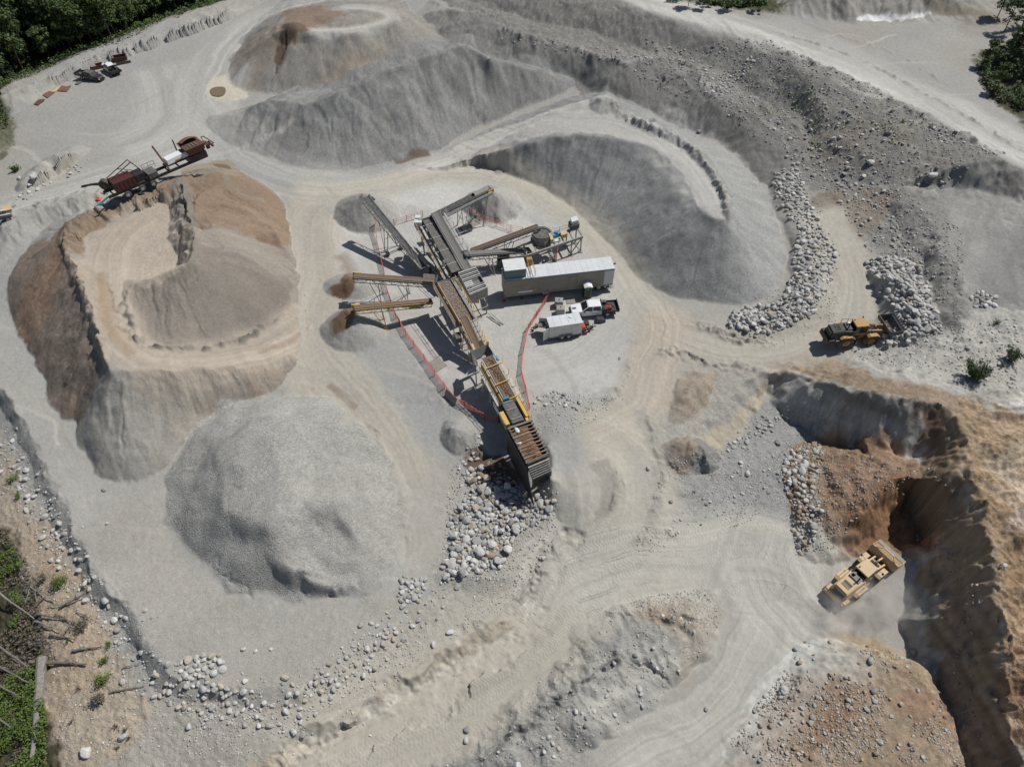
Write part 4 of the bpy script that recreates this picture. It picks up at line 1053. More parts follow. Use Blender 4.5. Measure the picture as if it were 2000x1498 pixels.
def stone_mat(name, attr=False):
    m = bpy.data.materials.new(name); m.use_nodes = True
    N = m.node_tree.nodes; L = m.node_tree.links
    p = N['Principled BSDF']; p.inputs['Roughness'].default_value = .85; p.inputs['Specular IOR Level'].default_value = .25
    geo = N.new('ShaderNodeNewGeometry')
    n = N.new('ShaderNodeTexNoise'); n.inputs['Scale'].default_value = 3.5; n.inputs['Detail'].default_value = 6; n.inputs['Roughness'].default_value = .7
    L.new(geo.outputs['Position'], n.inputs['Vector'])
    mr = N.new('ShaderNodeMapRange'); mr.inputs['From Min'].default_value = .3; mr.inputs['From Max'].default_value = .7
    mr.inputs['To Min'].default_value = .72; mr.inputs['To Max'].default_value = 1.14
    L.new(n.outputs['Fac'], mr.inputs['Value'])
    vm = N.new('ShaderNodeVectorMath'); vm.operation = 'SCALE'
    a = N.new('ShaderNodeAttribute'); a.attribute_name = 'tone'
    a.attribute_type = 'GEOMETRY' if attr else 'OBJECT'
    L.new(a.outputs['Vector' if attr else 'Color'], vm.inputs[0]); L.new(mr.outputs[0], vm.inputs['Scale'])
    L.new(vm.outputs[0], p.inputs['Base Color'])
    b = N.new('ShaderNodeBump'); b.inputs['Strength'].default_value = .5; b.inputs['Distance'].default_value = .08
    L.new(n.outputs['Fac'], b.inputs['Height']); L.new(b.outputs[0], p.inputs['Normal'])
    return m
SM_O = stone_mat('boulder_stone'); SM_A = stone_mat('loose_stone', True)

TONES = [((.50, .495, .475), 'pale grey'), ((.42, .415, .40), 'grey'), ((.58, .575, .555), 'whitish'), ((.30, .295, .285), 'dark grey'), ((.46, .415, .345), 'tan'), ((.33, .25, .18), 'brown')]
ROCKS = []          # x, y, z, r, tone, heap
def scatter(P, n, r0, r1, heap, tones=(5, 4, 4, 1, 1, 0), sink=.35, pack=.8, lift=0.0, closed=True, width=1.5, power=1.6, layers=1, pz=None):
    W = world_line(P)[:, :2]
    pts = []; rng = random.Random(hash(heap[0]) % 1000 + n if False else len(heap[0]) * 7 + n)
    if closed:
        x0, y0 = W.min(0); x1, y1 = W.max(0)
    out = []
    tries = 0
    cell = {}
    while len(out) < n and tries < n * 40:
        tries += 1
        if closed:
            x, y = rng.uniform(x0, x1), rng.uniform(y0, y1)
            if not poly_inside(np.array([x]), np.array([y]), W)[0]: continue
        else:
            seg = rng.random() * (len(W) - 1); i = int(seg); t = seg - i
            x = W[i][0] + (W[i + 1][0] - W[i][0]) * t + rng.gauss(0, width * .5); y = W[i][1] + (W[i + 1][1] - W[i][1]) * t + rng.gauss(0, width * .5)
        r = r0 + (r1 - r0) * rng.random() ** power
        if closed and tries < n * .8: r = r0 + (r1 - r0) * rng.random() ** (power * .5)
        r *= .82
        k = (int(x / 1.5), int(y / 1.5)); ok = True; up = 0
        for a in (-1, 0, 1):
            for b in (-1, 0, 1):
                for q in cell.get((k[0] + a, k[1] + b), ()):
                    dd = math.hypot(q[0] - x, q[1] - y)
                    if dd < (q[3] + r) * pack:
                        if layers > 1 and q[6] < layers - 1 and tries > n * 6:
                            up = max(up, q[6] + 1)
                            if dd < (q[3] + r) * .45: ok = False
                        else: ok = False
        if not ok: continue
        tn = rng.choices(range(6), tones)[0]
        e = (x, y, up * r * .75, r, tn, heap, up)
        out.append(e); cell.setdefault(k, []).append(e)
    ROCKS.extend(out)

H_NE = ('in long heap west of curving track', 'boulders heaped west of the curving track')
H_E = ('in heap before the loader', 'boulders heaped in front of the upper loader')
H_F = ('in heap below feed hopper', 'boulders heaped below the feed hopper')
H_ROW = ('in row on lower bench edge', 'stones along the lower bench edge')
H_B = ('in cluster on bench corner', 'stones clustered on the bench corner')
H_M = ('in string above tan bank', 'stones strung above the tan bank')
H_L = ('in line below west bench', 'stones at the foot of the west bench')
H_P = ('beside brown dug heap', 'stones beside the brown dug heap')
H_Q = ('in line north of pit floor', 'stones north of the pit floor')
H_R = ('on pale eastern ground', 'stones on the pale eastern ground')
H_S = ('in rubble south of pit', 'stones in the southern rubble')
H_T = ('on slope below haul road', 'stones on the slope below the haul road')
H_U = ('on rough ground by fence end', 'stones by the fence end')
H_I = ('on island between roads', 'stones on the island between the roads')
RS = .82
scatter([(1508,338),(1560,332),(1575,380),(1600,440),(1632,490),(1625,555),(1590,600),(1575,580),(1545,560),(1548,500),(1560,450),(1540,425),(1515,400)], 300, .22, .62, H_NE, pack=.72, layers=2)
scatter([(1545,545),(1600,575),(1590,610),(1530,645),(1470,660),(1425,640),(1422,622),(1450,604),(1500,598),(1530,580)], 250, .25, .66, H_NE, pack=.72, layers=2)
scatter([(1690,512),(1730,500),(1785,515),(1812,560),(1830,620),(1828,645),(1790,665),(1725,678),(1708,655),(1745,640),(1750,610),(1716,575)], 330, .25, .75, H_E, pack=.72, layers=2)
scatter([(878,1015),(920,960),(912,920),(940,915),(962,945),(1010,960),(1060,955),(1088,985),(1065,1015),(1010,1040),(990,1085),(960,1110),(900,1125),(868,1110),(882,1060)], 360, .22, .72, H_F, tones=(6,3,3,1,2,1), pack=.72, layers=2)
scatter([(935,905),(985,900),(1010,950),(975,985),(925,960)], 60, .15, .4, H_F, tones=(1,1,0,2,3,8), pack=.75)
scatter([(860,1100),(900,1080),(980,1080),(985,1105),(900,1130),(862,1125)], 30, .3, .62, H_F)
scatter([(322,1350),(380,1380),(470,1398),(560,1382),(640,1345),(700,1290),(735,1240)], 170, .14, .5, H_ROW, closed=False, width=1.9, tones=(5,2,4,0,3,0), pack=.75)
scatter([(345,1300),(370,1280),(430,1275),(440,1310),(400,1330),(470,1350),(440,1365),(350,1330)], 46, .25, .58, H_B, tones=(4,3,4,0,2,0))
scatter([(690,1285),(740,1250),(790,1210),(830,1170),(870,1130)], 60, .15, .42, H_M, closed=False, width=2.0, tones=(4,2,3,0,3,0))
scatter([(780,1125),(835,1130),(830,1160),(800,1180),(785,1165)], 26, .18, .5, H_M)
scatter([(0,862),(22,900),(45,940),(72,985),(100,1030),(118,1075),(140,1120),(180,1175),(225,1235),(262,1290),(300,1330)], 130, .14, .5, H_L, closed=False, width=2.2, tones=(5,3,5,1,1,0))
scatter([(1528,905),(1545,880),(1600,860),(1610,890),(1590,940),(1605,1000),(1590,1060),(1560,1085),(1548,1040),(1552,990),(1530,950)], 260, .14, .52, H_P, tones=(4,4,1,1,4,4), pack=.75)
scatter([(1530,900),(1545,885),(1580,905),(1590,940),(1560,960),(1535,940)], 40, .3, .62, H_P, tones=(5,4,2,0,4,3))
scatter([(1405,885),(1440,868),(1470,845),(1500,825),(1540,800)], 70, .12, .42, H_Q, closed=False, width=1.2)
scatter([(1250,1075),(1320,1010),(1400,950),(1480,880),(1570,830),(1580,880),(1500,960),(1400,1010),(1300,1060)], 70, .1, .3, H_Q)
scatter([(1893,580),(1915,570),(1945,582),(1945,598),(1905,600)], 34, .25, .6, H_R)
scatter([(1500,1350),(1560,1310),(1700,1330),(1730,1390),(1680,1440),(1600,1480),(1480,1490),(1430,1440)], 150, .10, .32, H_S, tones=(2,2,0,1,5,5))
scatter([(1560,1240),(1700,1260),(1820,1310),(1860,1420),(1840,1490),(1560,1490),(1440,1490),(1500,1400)], 100, .12, .36, H_S, tones=(2,2,0,1,5,5))
scatter([(1500,240),(1600,200),(1700,230),(1800,300),(1850,360),(1760,370),(1740,480),(1690,480),(1600,350),(1540,330)], 190, .15, .5, H_T, tones=(3,5,2,3,1,0))
scatter([(1385,185),(1400,160),(1450,125),(1470,110),(1480,120),(1440,160),(1410,192)], 70, .2, .45, H_T, tones=(3,5,2,1,0,0))
scatter([(1010,70),(1180,100),(1330,100),(1460,150),(1500,190),(1400,200),(1360,130),(1200,118)], 110, .15, .38, H_T, tones=(3,5,3,1,0,0))
scatter([(1830,230),(1900,280),(1965,300),(1960,310),(1880,300),(1800,250)], 50, .15, .4, H_T)
scatter([(1150,100),(1330,110),(1350,90),(1280,70)], 30, .15, .35, H_T)
scatter([(1040,775),(1090,762),(1135,785),(1130,800),(1080,795),(1045,790)], 34, .14, .42, H_U)
scatter([(890,910),(935,850),(950,860),(930,920),(900,960)], 34, .12, .4, H_F)
scatter([(960,1480),(1060,1390),(1180,1290),(1260,1200),(1390,1190),(1380,1260),(1240,1370),(1100,1480)], 60, .12, .34, H_I, tones=(4,4,3,1,2,0))
scatter([(1640,690),(1850,640),(1990,620),(1990,770),(1880,760)], 60, .12, .34, H_R)
scatter([(1740,400),(1850,640),(1830,660),(1800,560),(1740,480)], 70, .15, .42, H_T, tones=(3,5,2,3,1,0))
scatter([(180,310),(130,340),(60,380),(40,395)], 22, .2, .5, ('along far left dirt track', 'stones along the left track'), closed=False, width=1.5)
# lone stones that stand out: photo x, y, radius
LONE = [(67,347,.75,2),(38,350,.5,2),(204,957,.28,3),(210,1022,.22,0),(1283,1305,.26,2),(1325,1310,.2,0),(1447,905,.34,0),(1460,925,.4,2),(1520,865,.5,1),(1500,962,.36,1),(1540,965,.34,4),(1640,690,.3,2),(1580,620,.34,1),(1735,262,.5,3),(1640,270,.5,0),(1820,345,.7,2),(1700,318,.6,0),(1655,330,.45,1),(880,1235,.4,2),(846,1260,.3,2),(912,1425,.34,3),(910,1445,.3,0),(1010,1498,.6,2),(1062,1090,.34,0),(1380,1385,.3,1),(1530,1350,.4,0),(1700,1290,.45,1),(1530,1348,.42,0),(1960,1105,.35,0),(1925,735,.4,2),(1310,980,.3,3),(1380,985,.28,3),(1355,960,.25,3),(1265,915,.3,1),(1210,700,.28,1),(1545,345,.4,0),(1365,258,.4,3),(1785,1275,.4,3),(1255,1380,.25,0),(1125,1390,.3,2),(240,1440,.5,0),(170,1470,.6,2),(475,1268,.3,2),(500,1272,.22,2),(530,1268,.2,2),(480,1330,.3,2),(275,1275,.3,1)]
for (a, b, r, t) in LONE:
    q = hit1(a, b); ROCKS.append((q.x, q.y, 0, r, t, ('lying by itself' , 'lone stones'), 0))

def locword(a, b):
    r = 'top' if b < 375 else 'upper' if b < 650 else 'middle' if b < 950 else 'lower' if b < 1250 else 'bottom'
    c = 'far left' if a < 300 else 'left' if a < 750 else 'centre' if a < 1200 else 'right' if a < 1650 else 'far right'
    return r, c
def to_px(x, y, z):
    dz = z - CAM_H; dep = y * CT - dz * ST; up = y * ST + dz * CT
    return 1000 + FPX * x / dep, 749 - FPX * up / dep, FPX / dep
rocks = []
_x = np.array([r[0] for r in ROCKS]); _y = np.array([r[1] for r in ROCKS])
_gz = sample(Z, _x, _y)
for i, r in enumerate(ROCKS):
    z = _gz[i] + r[2] + r[3] * .28
    a, b, s = to_px(r[0], r[1], z)
    if -20 < a < 2020 and -20 < b < 1518:
        rocks.append((s * r[3], r[0], r[1], z, r[3], r[4], r[5], a, b))
rocks.sort(key=lambda q: -q[0])
rmesh = []
for k, (v, f) in enumerate(ROCK1):
    me = bpy.data.meshes.new('boulder'); me.from_pydata([tuple(p) for p in v], [], [tuple(int(i) for i in t) for t in f])
    me.materials.append(SM_O); rmesh.append(me)
rr = random.Random(5)
NB = 300
# how each boulder sits within its own heap: used to word its label
heap_ext = {}
for q in rocks:
    e = heap_ext.setdefault(q[6][0], [1e9, -1e9, 1e9, -1e9]); e[0] = min(e[0], q[7]); e[1] = max(e[1], q[7]); e[2] = min(e[2], q[8]); e[3] = max(e[3], q[8])
used_lab = {}
for q in rocks[:NB]:
    s, x, y, z, r, tn, heap, a, b = q
    o = bpy.data.objects.new('boulder', rr.choice(rmesh)); COL.objects.link(o)
    o.location = (x, y, z); o.scale = (r, r * rr.uniform(.9, 1.1), r * rr.uniform(.9, 1.15))
    o.rotation_euler = (rr.uniform(-.4, .4), rr.uniform(-.4, .4), rr.uniform(0, 6.28))
    c = TONES[tn][0]; k = rr.uniform(.88, 1.1); o['tone'] = [c[0] * k, c[1] * k, c[2] * k]
    sz = 'huge' if r > .53 else 'large' if r > .44 else 'medium' if r > .36 else 'small'
    tone = TONES[tn][1]
    if heap[1] == 'lone stones':
        w1, w2 = locword(a, b); lab = f'{sz} {tone} stone lying alone, {w1} {w2} of the view'
    else:
        e = heap_ext[heap[0]]; u = (a - e[0]) / (e[1] - e[0] + 1); v = (b - e[2]) / (e[3] - e[2] + 1)
        col_ = ('left', 'middle', 'right')[min(int(u * 3), 2)]; row_ = ('far', 'central', 'near')[min(int(v * 3), 2)]
        lab = f'{sz} {tone} boulder {heap[0]}, {row_} {col_}'
    tag(o, lab, 'boulder', heap[1])

def merged_rocks(L, shapes, name, label=None):
    V = []; F = []; Cc = []; n = 0
    rs = np.random.RandomState(3)
    for (x, y, z, r, tn) in L:
        v, f = shapes[rs.randint(len(shapes))]
        a = rs.uniform(0, 6.28); ca, sa = math.cos(a), math.sin(a); t = rs.uniform(-.5, .5); ct, st = math.cos(t), math.sin(t)
        M = np.array([[ca, -sa, 0], [sa, ca, 0], [0, 0, 1]]) @ np.array([[1, 0, 0], [0, ct, -st], [0, st, ct]])
        V.append(v @ M.T * r + (x, y, z)); F.append(f + n); n += len(v)
        c = np.array(TONES[tn][0] if isinstance(tn, (int, np.integer)) else tn) * rs.uniform(.82, 1.12)
        Cc.append(np.repeat(c[None], len(v), 0))
    V = np.concatenate(V); F = np.concatenate(F); Cc = np.concatenate(Cc)
    me = bpy.data.meshes.new(name)
    me.vertices.add(len(V)); me.vertices.foreach_set('co', V.astype(np.float32).ravel())
    me.loops.add(F.size); me.loops.foreach_set('vertex_index', F.ravel().astype(np.int32))
    me.polygons.add(len(F)); me.polygons.foreach_set('loop_start', np.arange(0, F.size, 3))
    me.polygons.foreach_set('use_smooth', np.zeros(len(F), bool))
    me.update()
    at = me.attributes.new('tone', 'FLOAT_VECTOR', 'POINT'); at.data.foreach_set('vector', Cc.astype(np.float32).ravel())
    me.materials.append(SM_A)
    o = bpy.data.objects.new(name, me); COL.objects.link(o)
    return tag(o, label, None, None, 'stuff')
merged_rocks([(q[1], q[2], q[3], q[4], q[5]) for q in rocks[NB:]], ROCK1, 'boulders', 'the many smaller boulders in the heaps and lines')

# rubble: small stones over the rough ground, denser where the soil is stony
def rubble():
    rs = np.random.RandomState(9); L = []
    def put(P, n, r0, r1, tones, clump=.0, closed=True, width=1):
        W = world_line(P)[:, :2]
        if closed:
            x0, y0 = W.min(0); x1, y1 = W.max(0)
            x = rs.uniform(x0, x1, n * 5); y = rs.uniform(y0, y1, n * 5)
            m = poly_inside(x, y, W)
            if clump: m &= fbm(x, y, .35, 3, 71) > clump
            x = x[m][:n]; y = y[m][:n]
        else:
            i = rs.randint(0, len(W) - 1, n); t = rs.rand(n)[:, None]
            p = W[i] + (W[i + 1] - W[i]) * t + rs.randn(n, 2) * width
            x, y = p[:, 0], p[:, 1]
        r = r0 + (r1 - r0) * rs.rand(len(x)) ** 2.2
        z = sample(Z, x, y) + r * .2
        tn = rs.choice(len(TONES), len(x), p=np.array(tones) / sum(tones))
        for j in range(len(x)): L.append((x[j], y[j], z[j], r[j], int(tn[j])))
    put([(330,1370),(560,1395),(700,1330),(860,1190),(940,1150),(1050,1100),(1000,1180),(850,1270),(700,1370),(560,1440),(400,1480),(300,1460),(250,1380)], 1900, .04, .13, (5,4,3,1,3,0), clump=-.1)
    put([(330,1370),(440,1400),(560,1395),(700,1330),(740,1270)], 700, .05, .17, (5,3,4,0,3,0), closed=False, width=1.6)
    put([(20,900),(100,1060),(200,1240),(320,1360),(300,1480),(120,1490),(100,1300),(60,1000)], 900, .03, .13, (4,3,4,1,2,1), clump=0)
    put([(0,862),(45,940),(100,1030),(140,1120),(225,1235),(300,1330)], 600, .06, .18, (5,3,5,1,1,0), closed=False, width=1.2)
    put([(1240,1080),(1300,900),(1400,890),(1500,800),(1640,850),(1540,950),(1540,1020),(1400,1030),(1300,1070)], 1700, .04, .13, (4,4,2,2,1,0), clump=-.1)
    put([(1530,900),(1610,870),(1800,920),(1700,980),(1620,1080),(1555,1085),(1545,1000)], 2200, .04, .15, (2,2,0,1,4,6))
    put([(1420,1440),(1500,1350),(1580,1250),(1740,1270),(1860,1400),(1890,1500),(1400,1500)], 3000, .04, .15, (3,3,0,1,5,5), clump=-.05)
    put([(860,1500),(960,1420),(1100,1280),(1220,1180),(1380,1150),(1410,1200),(1330,1340),(1200,1430),(1090,1500)], 1100, .04, .13, (4,4,2,1,2,0), clump=0)
    put([(1220,1180),(1290,1160),(1370,1150),(1410,1200),(1390,1250),(1340,1200)], 700, .05, .13, (4,3,1,1,3,1))
    put([(950,70),(1200,110),(1330,100),(1480,70),(1700,165),(1940,300),(1850,370),(1740,360),(1560,330),(1400,200),(1200,125)], 2800, .08, .26, (3,5,2,3,1,0))
    put([(1560,340),(1740,360),(1880,450),(1880,640),(1780,520),(1700,500),(1640,400)], 900, .07, .24, (3,5,2,2,1,0))
    put([(1640,690),(1850,640),(1990,620),(1990,770),(1880,760)], 900, .05, .18, (5,4,3,1,1,0))
    put([(880,900),(1000,940),(1090,960),(1090,1050),(1040,1130),(860,1140)], 1500, .05, .17, (5,3,3,1,2,1))
    put([(1040,770),(1230,770),(1120,850),(1050,840)], 500, .05, .15, (5,3,3,0,1,0))
    put([(1800,900),(1850,940),(1880,1100),(1900,1300),(1960,1480),(1900,1480),(1850,1300)], 260, .06, .2, (1,3,0,3,2,3))
    put([(1440,600),(1560,540),(1640,560),(1640,640),(1500,680),(1400,660)], 500, .05, .15, (4,4,2,1,1,0))
    put([(1500,330),(1570,330),(1640,500),(1620,600),(1540,560),(1560,440)], 400, .06, .2, (4,4,2,1,1,0))
    put([(0,180),(60,150),(250,80),(450,0),(480,10),(250,100),(60,190)], 300, .08, .2, (4,4,2,1,0,0))
    put([(650,380),(1250,560),(1240,740),(900,880),(760,900),(620,480)], 250, .03, .07, (3,4,1,2,1,0), clump=.1)
    put([(330,1340),(150,1000),(300,960),(450,1180),(760,1200),(700,1260)], 200, .03, .07, (3,4,1,2,1,0), clump=.1)
    merged_rocks(L, ROCK0, 'rubble', 'loose stones and rubble strewn over the rough ground')
rubble()
print('rocks', len(ROCKS), round(time.time() - T0, 1))
# ------------------------------------------------------------------ vegetation
def leaf_mat(name, c0, c1, rough=.6):
    m = bpy.data.materials.new(name); m.use_nodes = True
    N = m.node_tree.nodes; L = m.node_tree.links; p = N['Principled BSDF']
    p.inputs['Roughness'].default_value = rough; p.inputs['Specular IOR Level'].default_value = .3
    a = N.new('ShaderNodeAttribute'); a.attribute_name = 'leaf'
    oi = N.new('ShaderNodeObjectInfo')
    mx = N.new('ShaderNodeMix'); mx.data_type = 'RGBA'
    mx.inputs['A'].default_value = (*c0, 1); mx.inputs['B'].default_value = (*c1, 1)
    q = N.new('ShaderNodeMath'); q.operation = 'MULTIPLY_ADD'; q.inputs[1].default_value = .45
    L.new(oi.outputs['Random'], q.inputs[0])
    q2 = N.new('ShaderNodeMath'); q2.operation = 'MULTIPLY'; q2.inputs[1].default_value = .6
    L.new(a.outputs['Fac'], q2.inputs[0]); L.new(q2.outputs[0], q.inputs[2])
    L.new(q.outputs[0], mx.inputs['Factor']); L.new(mx.outputs['Result'], p.inputs['Base Color'])
    try:
        p.inputs['Transmission Weight'].default_value = 0
    except Exception: pass
    return m
LM_D = leaf_mat('broad_leaf', (.034, .06, .018), (.095, .14, .04))
LM_C = leaf_mat('needle', (.018, .036, .017), (.05, .08, .03))
LM_S = leaf_mat('shrub_leaf', (.065, .115, .022), (.17, .23, .05))
LM_DRY = leaf_mat('dry_brush', (.12, .10, .075), (.22, .19, .15))
BARK = new_mat('bark', (.12, .095, .07), .9, var=.4, scale=6)
DEADW = new_mat('weathered_wood', (.30, .285, .26), .9, var=.45, scale=5, bump=.05)
DEADW2 = new_mat('dark_weathered_wood', (.20, .18, .16), .9, var=.4, scale=5)

def cards(C, Nn, size, name, mat, parent=None, asp=.6, link=True):
    """many small leaf faces given centres and rough outward directions"""
    rs = np.random.RandomState(len(C))
    C = np.asarray(C); Nn = np.asarray(Nn) + rs.randn(len(C), 3) * .55
    Nn /= np.linalg.norm(Nn, axis=1)[:, None] + 1e-9
    a = np.cross(Nn, rs.randn(len(C), 3)); a /= np.linalg.norm(a, axis=1)[:, None] + 1e-9
    b = np.cross(Nn, a)
    s = (np.asarray(size) * rs.uniform(.6, 1.3, len(C)))[:, None]
    V = np.stack([C - a * s * .5, C - b * s * asp * .5 + Nn * s * .12, C + a * s * .5, C + b * s * asp * .5], 1).reshape(-1, 3)
    F = np.arange(len(V))
    me = bpy.data.meshes.new(name)
    me.vertices.add(len(V)); me.vertices.foreach_set('co', V.astype(np.float32).ravel())
    me.loops.add(len(F)); me.loops.foreach_set('vertex_index', F.astype(np.int32))
    me.polygons.add(len(C)); me.polygons.foreach_set('loop_start', np.arange(0, len(F), 4))
    me.update()
    at = me.attributes.new('leaf', 'FLOAT', 'POINT'); at.data.foreach_set('value', np.repeat(rs.rand(len(C)), 4).astype(np.float32))
    me.materials.append(mat)
    return me

def broad_crown(seed, h, r, n, leaf, nclump=26):
    rs = np.random.RandomState(seed); C = []; Nn = []
    cl = []
    for k in range(nclump):
        t = rs.rand() ** .7; z = h * (.28 + .72 * t)
        rad = r * (1 - abs(t - .38) ** 1.6 * 1.25) * rs.uniform(.25, 1.0)
        a = rs.uniform(0, 6.28); cl.append((rad * math.cos(a), rad * math.sin(a), z * .97, r * rs.uniform(.28, .5)))
    for k in range(n):
        c = cl[rs.randint(nclump)]
        d = rs.randn(3); d /= np.linalg.norm(d); d[2] = abs(d[2]) * .8 if rs.rand() < .75 else d[2]
        q = c[3] * rs.rand() ** .35
        C.append((c[0] + d[0] * q, c[1] + d[1] * q, c[2] + d[2] * q * .8)); Nn.append(d + np.array([0, 0, .5]))
    return cards(C, Nn, leaf, 'crown', LM_D)
def conifer_crown(seed, h, r, n, leaf):
    rs = np.random.RandomState(seed); C = []; Nn = []
    nb = 60
    br = []
    for k in range(nb):
        t = (k / nb) ** .85; z = h * (.12 + .86 * t); a = k * 2.4 + rs.uniform(-.3, .3)
        br.append((z, a, r * (1 - t) ** .85 * rs.uniform(.7, 1.1) + .15))
    for k in range(n):
        z, a, L = br[int(nb * rs.rand() ** 1.25)]
        q = rs.rand() ** .6 * L; w = (rs.rand() - .5) * L * .42 * (1 - q / (L + .1) * .4)
        C.append((math.cos(a) * q - math.sin(a) * w, math.sin(a) * q + math.cos(a) * w, z - q * .32 + rs.uniform(-.12, .12)))
        Nn.append((math.cos(a) * .3, math.sin(a) * .3, 1))
    return cards(C, Nn, leaf, 'crown', LM_C, asp=.35)
def trunk_mesh(h, r, seed, limbs=5, spread=2.0):
    rs = random.Random(seed); m = MB()
    m.cyl((0, 0, -1.0), (rs.uniform(-.2, .2), rs.uniform(-.2, .2), h * .55), r, r * .55, 7); m.cyl((0, 0, h * .5), (rs.uniform(-.3, .3), 0, h * .97), r * .55, r * .12, 6)
    for k in range(limbs):
        a = rs.uniform(0, 6.28); z = h * rs.uniform(.3, .75)
        m.cyl((0, 0, z), (math.cos(a) * spread * rs.uniform(.5, 1), math.sin(a) * spread * rs.uniform(.5, 1), z + h * .16), r * .3, r * .08, 5)
    me = bpy.data.meshes.new('trunk'); me.from_pydata(m.v, [], m.f); me.materials.append(BARK); return me
PROT = []
for k in range(4): PROT.append(('broadleaf_tree', broad_crown(20 + k, 13, 4.2, 2600, .62), trunk_mesh(11, .24, k)))
for k in range(3): PROT.append(('conifer_tree', conifer_crown(30 + k, 16, 3.0, 2600, .62), trunk_mesh(15.5, .22, k + 5, 0)))
PROT.append(('young_tree', broad_crown(61, 6, 2.1, 1300, .42, 14), trunk_mesh(5, .1, 9, 4, 1.0)))
PROT.append(('young_tree', broad_crown(62, 5, 1.8, 1100, .42, 12), trunk_mesh(4, .1, 10, 4, 1.0)))
def put_tree(k, x, y, sc, label, cat, group=None, rz=None, lean=0):
    nm, crown, trunk = PROT[k]
    z = ground(x, y)
    root = bpy.data.objects.new(nm, None); COL.objects.link(root); root.location = (x, y, z - .05); root.scale = (sc, sc, sc * random.uniform(.9, 1.15))
    root.rotation_euler = (random.uniform(-.05, .05), random.uniform(-.05, .05), random.uniform(0, 6.28)); root.empty_display_size = .5
    for n_, me in (('trunk', trunk), ('crown', crown)):
        o = bpy.data.objects.new(n_, me); COL.objects.link(o); o.parent = root
    tag(root, label, cat, group)
    return root
# wood beyond the upper left rim
rim = [(-30,215),(0,195),(60,150),(105,128),(170,108),(235,82),(300,52),(360,30),(420,8),(470,-12)]
rimw = world_line([(a, b - 10) for a, b in rim])[:, :2]
far_w = world_line([(-60,40,-4),(60,15,-4),(200,-45,-4),(420,-110,-4)])[:, :2]
random.seed(21)
tl = []
tries = 0
allp = np.array([(x, y) for x, y in rimw])
while len(tl) < 165 and tries < 20000:
    tries += 1
    t = random.uniform(0, 1); i = t * (len(rimw) - 1); a = int(min(i, len(rimw) - 2)); f = i - a
    bx, by = rimw[a] + (rimw[a + 1] - rimw[a]) * f
    dep = random.random() ** .75 * 44
    x = bx - dep * .62 + random.uniform(-2, 2); y = by + dep * .78
    # outward from the rim
    a_px = to_px(x, y, ground(x, y))
    if a_px[0] < -110 or a_px[0] > 520: continue
    if a_px[0] < 250 and a_px[1] < 62 - max(a_px[0], 0) * .12: continue
    if any((x - q[0]) ** 2 + (y - q[1]) ** 2 < (3.3 if dep > 6 else 2.3) ** 2 for q in tl): continue
    tl.append((x, y, dep, a_px))
tl.sort(key=lambda q: q[3][0])
tags_ = ['at the edge of the pit', 'just inside the wood', 'deep in the wood']
for n_, (x, y, dep, ap) in enumerate(tl):
    edge = dep < 5
    con = random.random() < (.12 if edge else .45)
    k = random.choice([4, 5, 6]) if con else (random.choice([7, 8, 0, 1]) if edge else random.choice([0, 1, 2, 3]))
    sc = random.uniform(.65, .95) if edge else random.uniform(.78, 1.2)
    if k >= 7: sc = random.uniform(.8, 1.3)
    kind = 'narrow dark conifer' if con else ('young pale green tree' if k >= 7 else 'round-crowned leafy tree')
    d_ = tags_[0] if edge else tags_[1] if dep < 20 else tags_[2]
    u = ap[0]
    pos = 'left corner' if u < 60 else 'left part' if u < 160 else 'middle part' if u < 300 else 'right part'
    put_tree(k, x, y, sc, f'{kind} {d_}, {pos}', 'tree', 'trees of the upper left forest')
# low green cover between and under the trees
def cover(P, n, size, mat, name, label, hgt=.6, seed=1, clump=-.1, cs=.35):
    W = world_line(P)[:, :2]; rs = np.random.RandomState(seed)
    x0, y0 = W.min(0); x1, y1 = W.max(0)
    x = rs.uniform(x0, x1, n * 5); y = rs.uniform(y0, y1, n * 5)
    m = poly_inside(x, y, W) & (fbm(x, y, cs, 3, seed) > clump)
    x = x[m][:n]; y = y[m][:n]
    hh = hgt * (.35 + .65 * np.clip(fbm(x, y, .8, 2, seed + 4) + .5, 0, 1))
    z = sample(Z, x, y) + rs.rand(len(x)) ** .6 * hh
    me = cards(np.stack([x, y, z], 1), np.repeat([[0, 0, 1.0]], len(x), 0), size, name, mat)
    o = bpy.data.objects.new(name, me); COL.objects.link(o)
    return tag(o, label, None, None, 'stuff')
cover([(-60,230),(20,165),(110,128),(240,82),(350,35),(480,-8),(460,-60),(200,-60),(0,30),(-100,120)], 26000, .45, LM_D, 'undergrowth', 'green undergrowth along the forest rim', 1.6, 3, -.4)
cover([(-160,960),(15,1030),(40,1090),(72,1180),(86,1260),(80,1340),(96,1400),(100,1560),(-200,1600)], 30000, .22, LM_S, 'ground_vegetation', 'bright green ground vegetation, bottom left', 1.3, 5, -.12, .3)
cover([(-160,950),(15,1040),(50,1090),(80,1180),(90,1260),(84,1340),(100,1560),(-200,1600)], 13000, .26, LM_DRY, 'dry_undergrowth', 'dry grey brush at the forest edge, bottom left', .5, 8, -.15, .4)
cover([(1905,135),(1935,115),(2000,85),(2160,120),(2160,260),(1990,215),(1950,200),(1930,175)], 16000, .4, LM_D, 'ground_vegetation', 'green thicket at the right edge', 1.8, 11, -.15)
cover([(1330,-20),(1480,-10),(1500,12),(1420,18),(1300,5)], 5000, .45, LM_D, 'ground_vegetation', 'green strip at the top edge', 1.6, 13, -.3)
cover([(0,185),(20,235),(12,255),(-40,260),(-60,200)], 1800, .4, LM_D, 'ground_vegetation', 'green bushes at the far left rim', 1.0, 15, -.3)
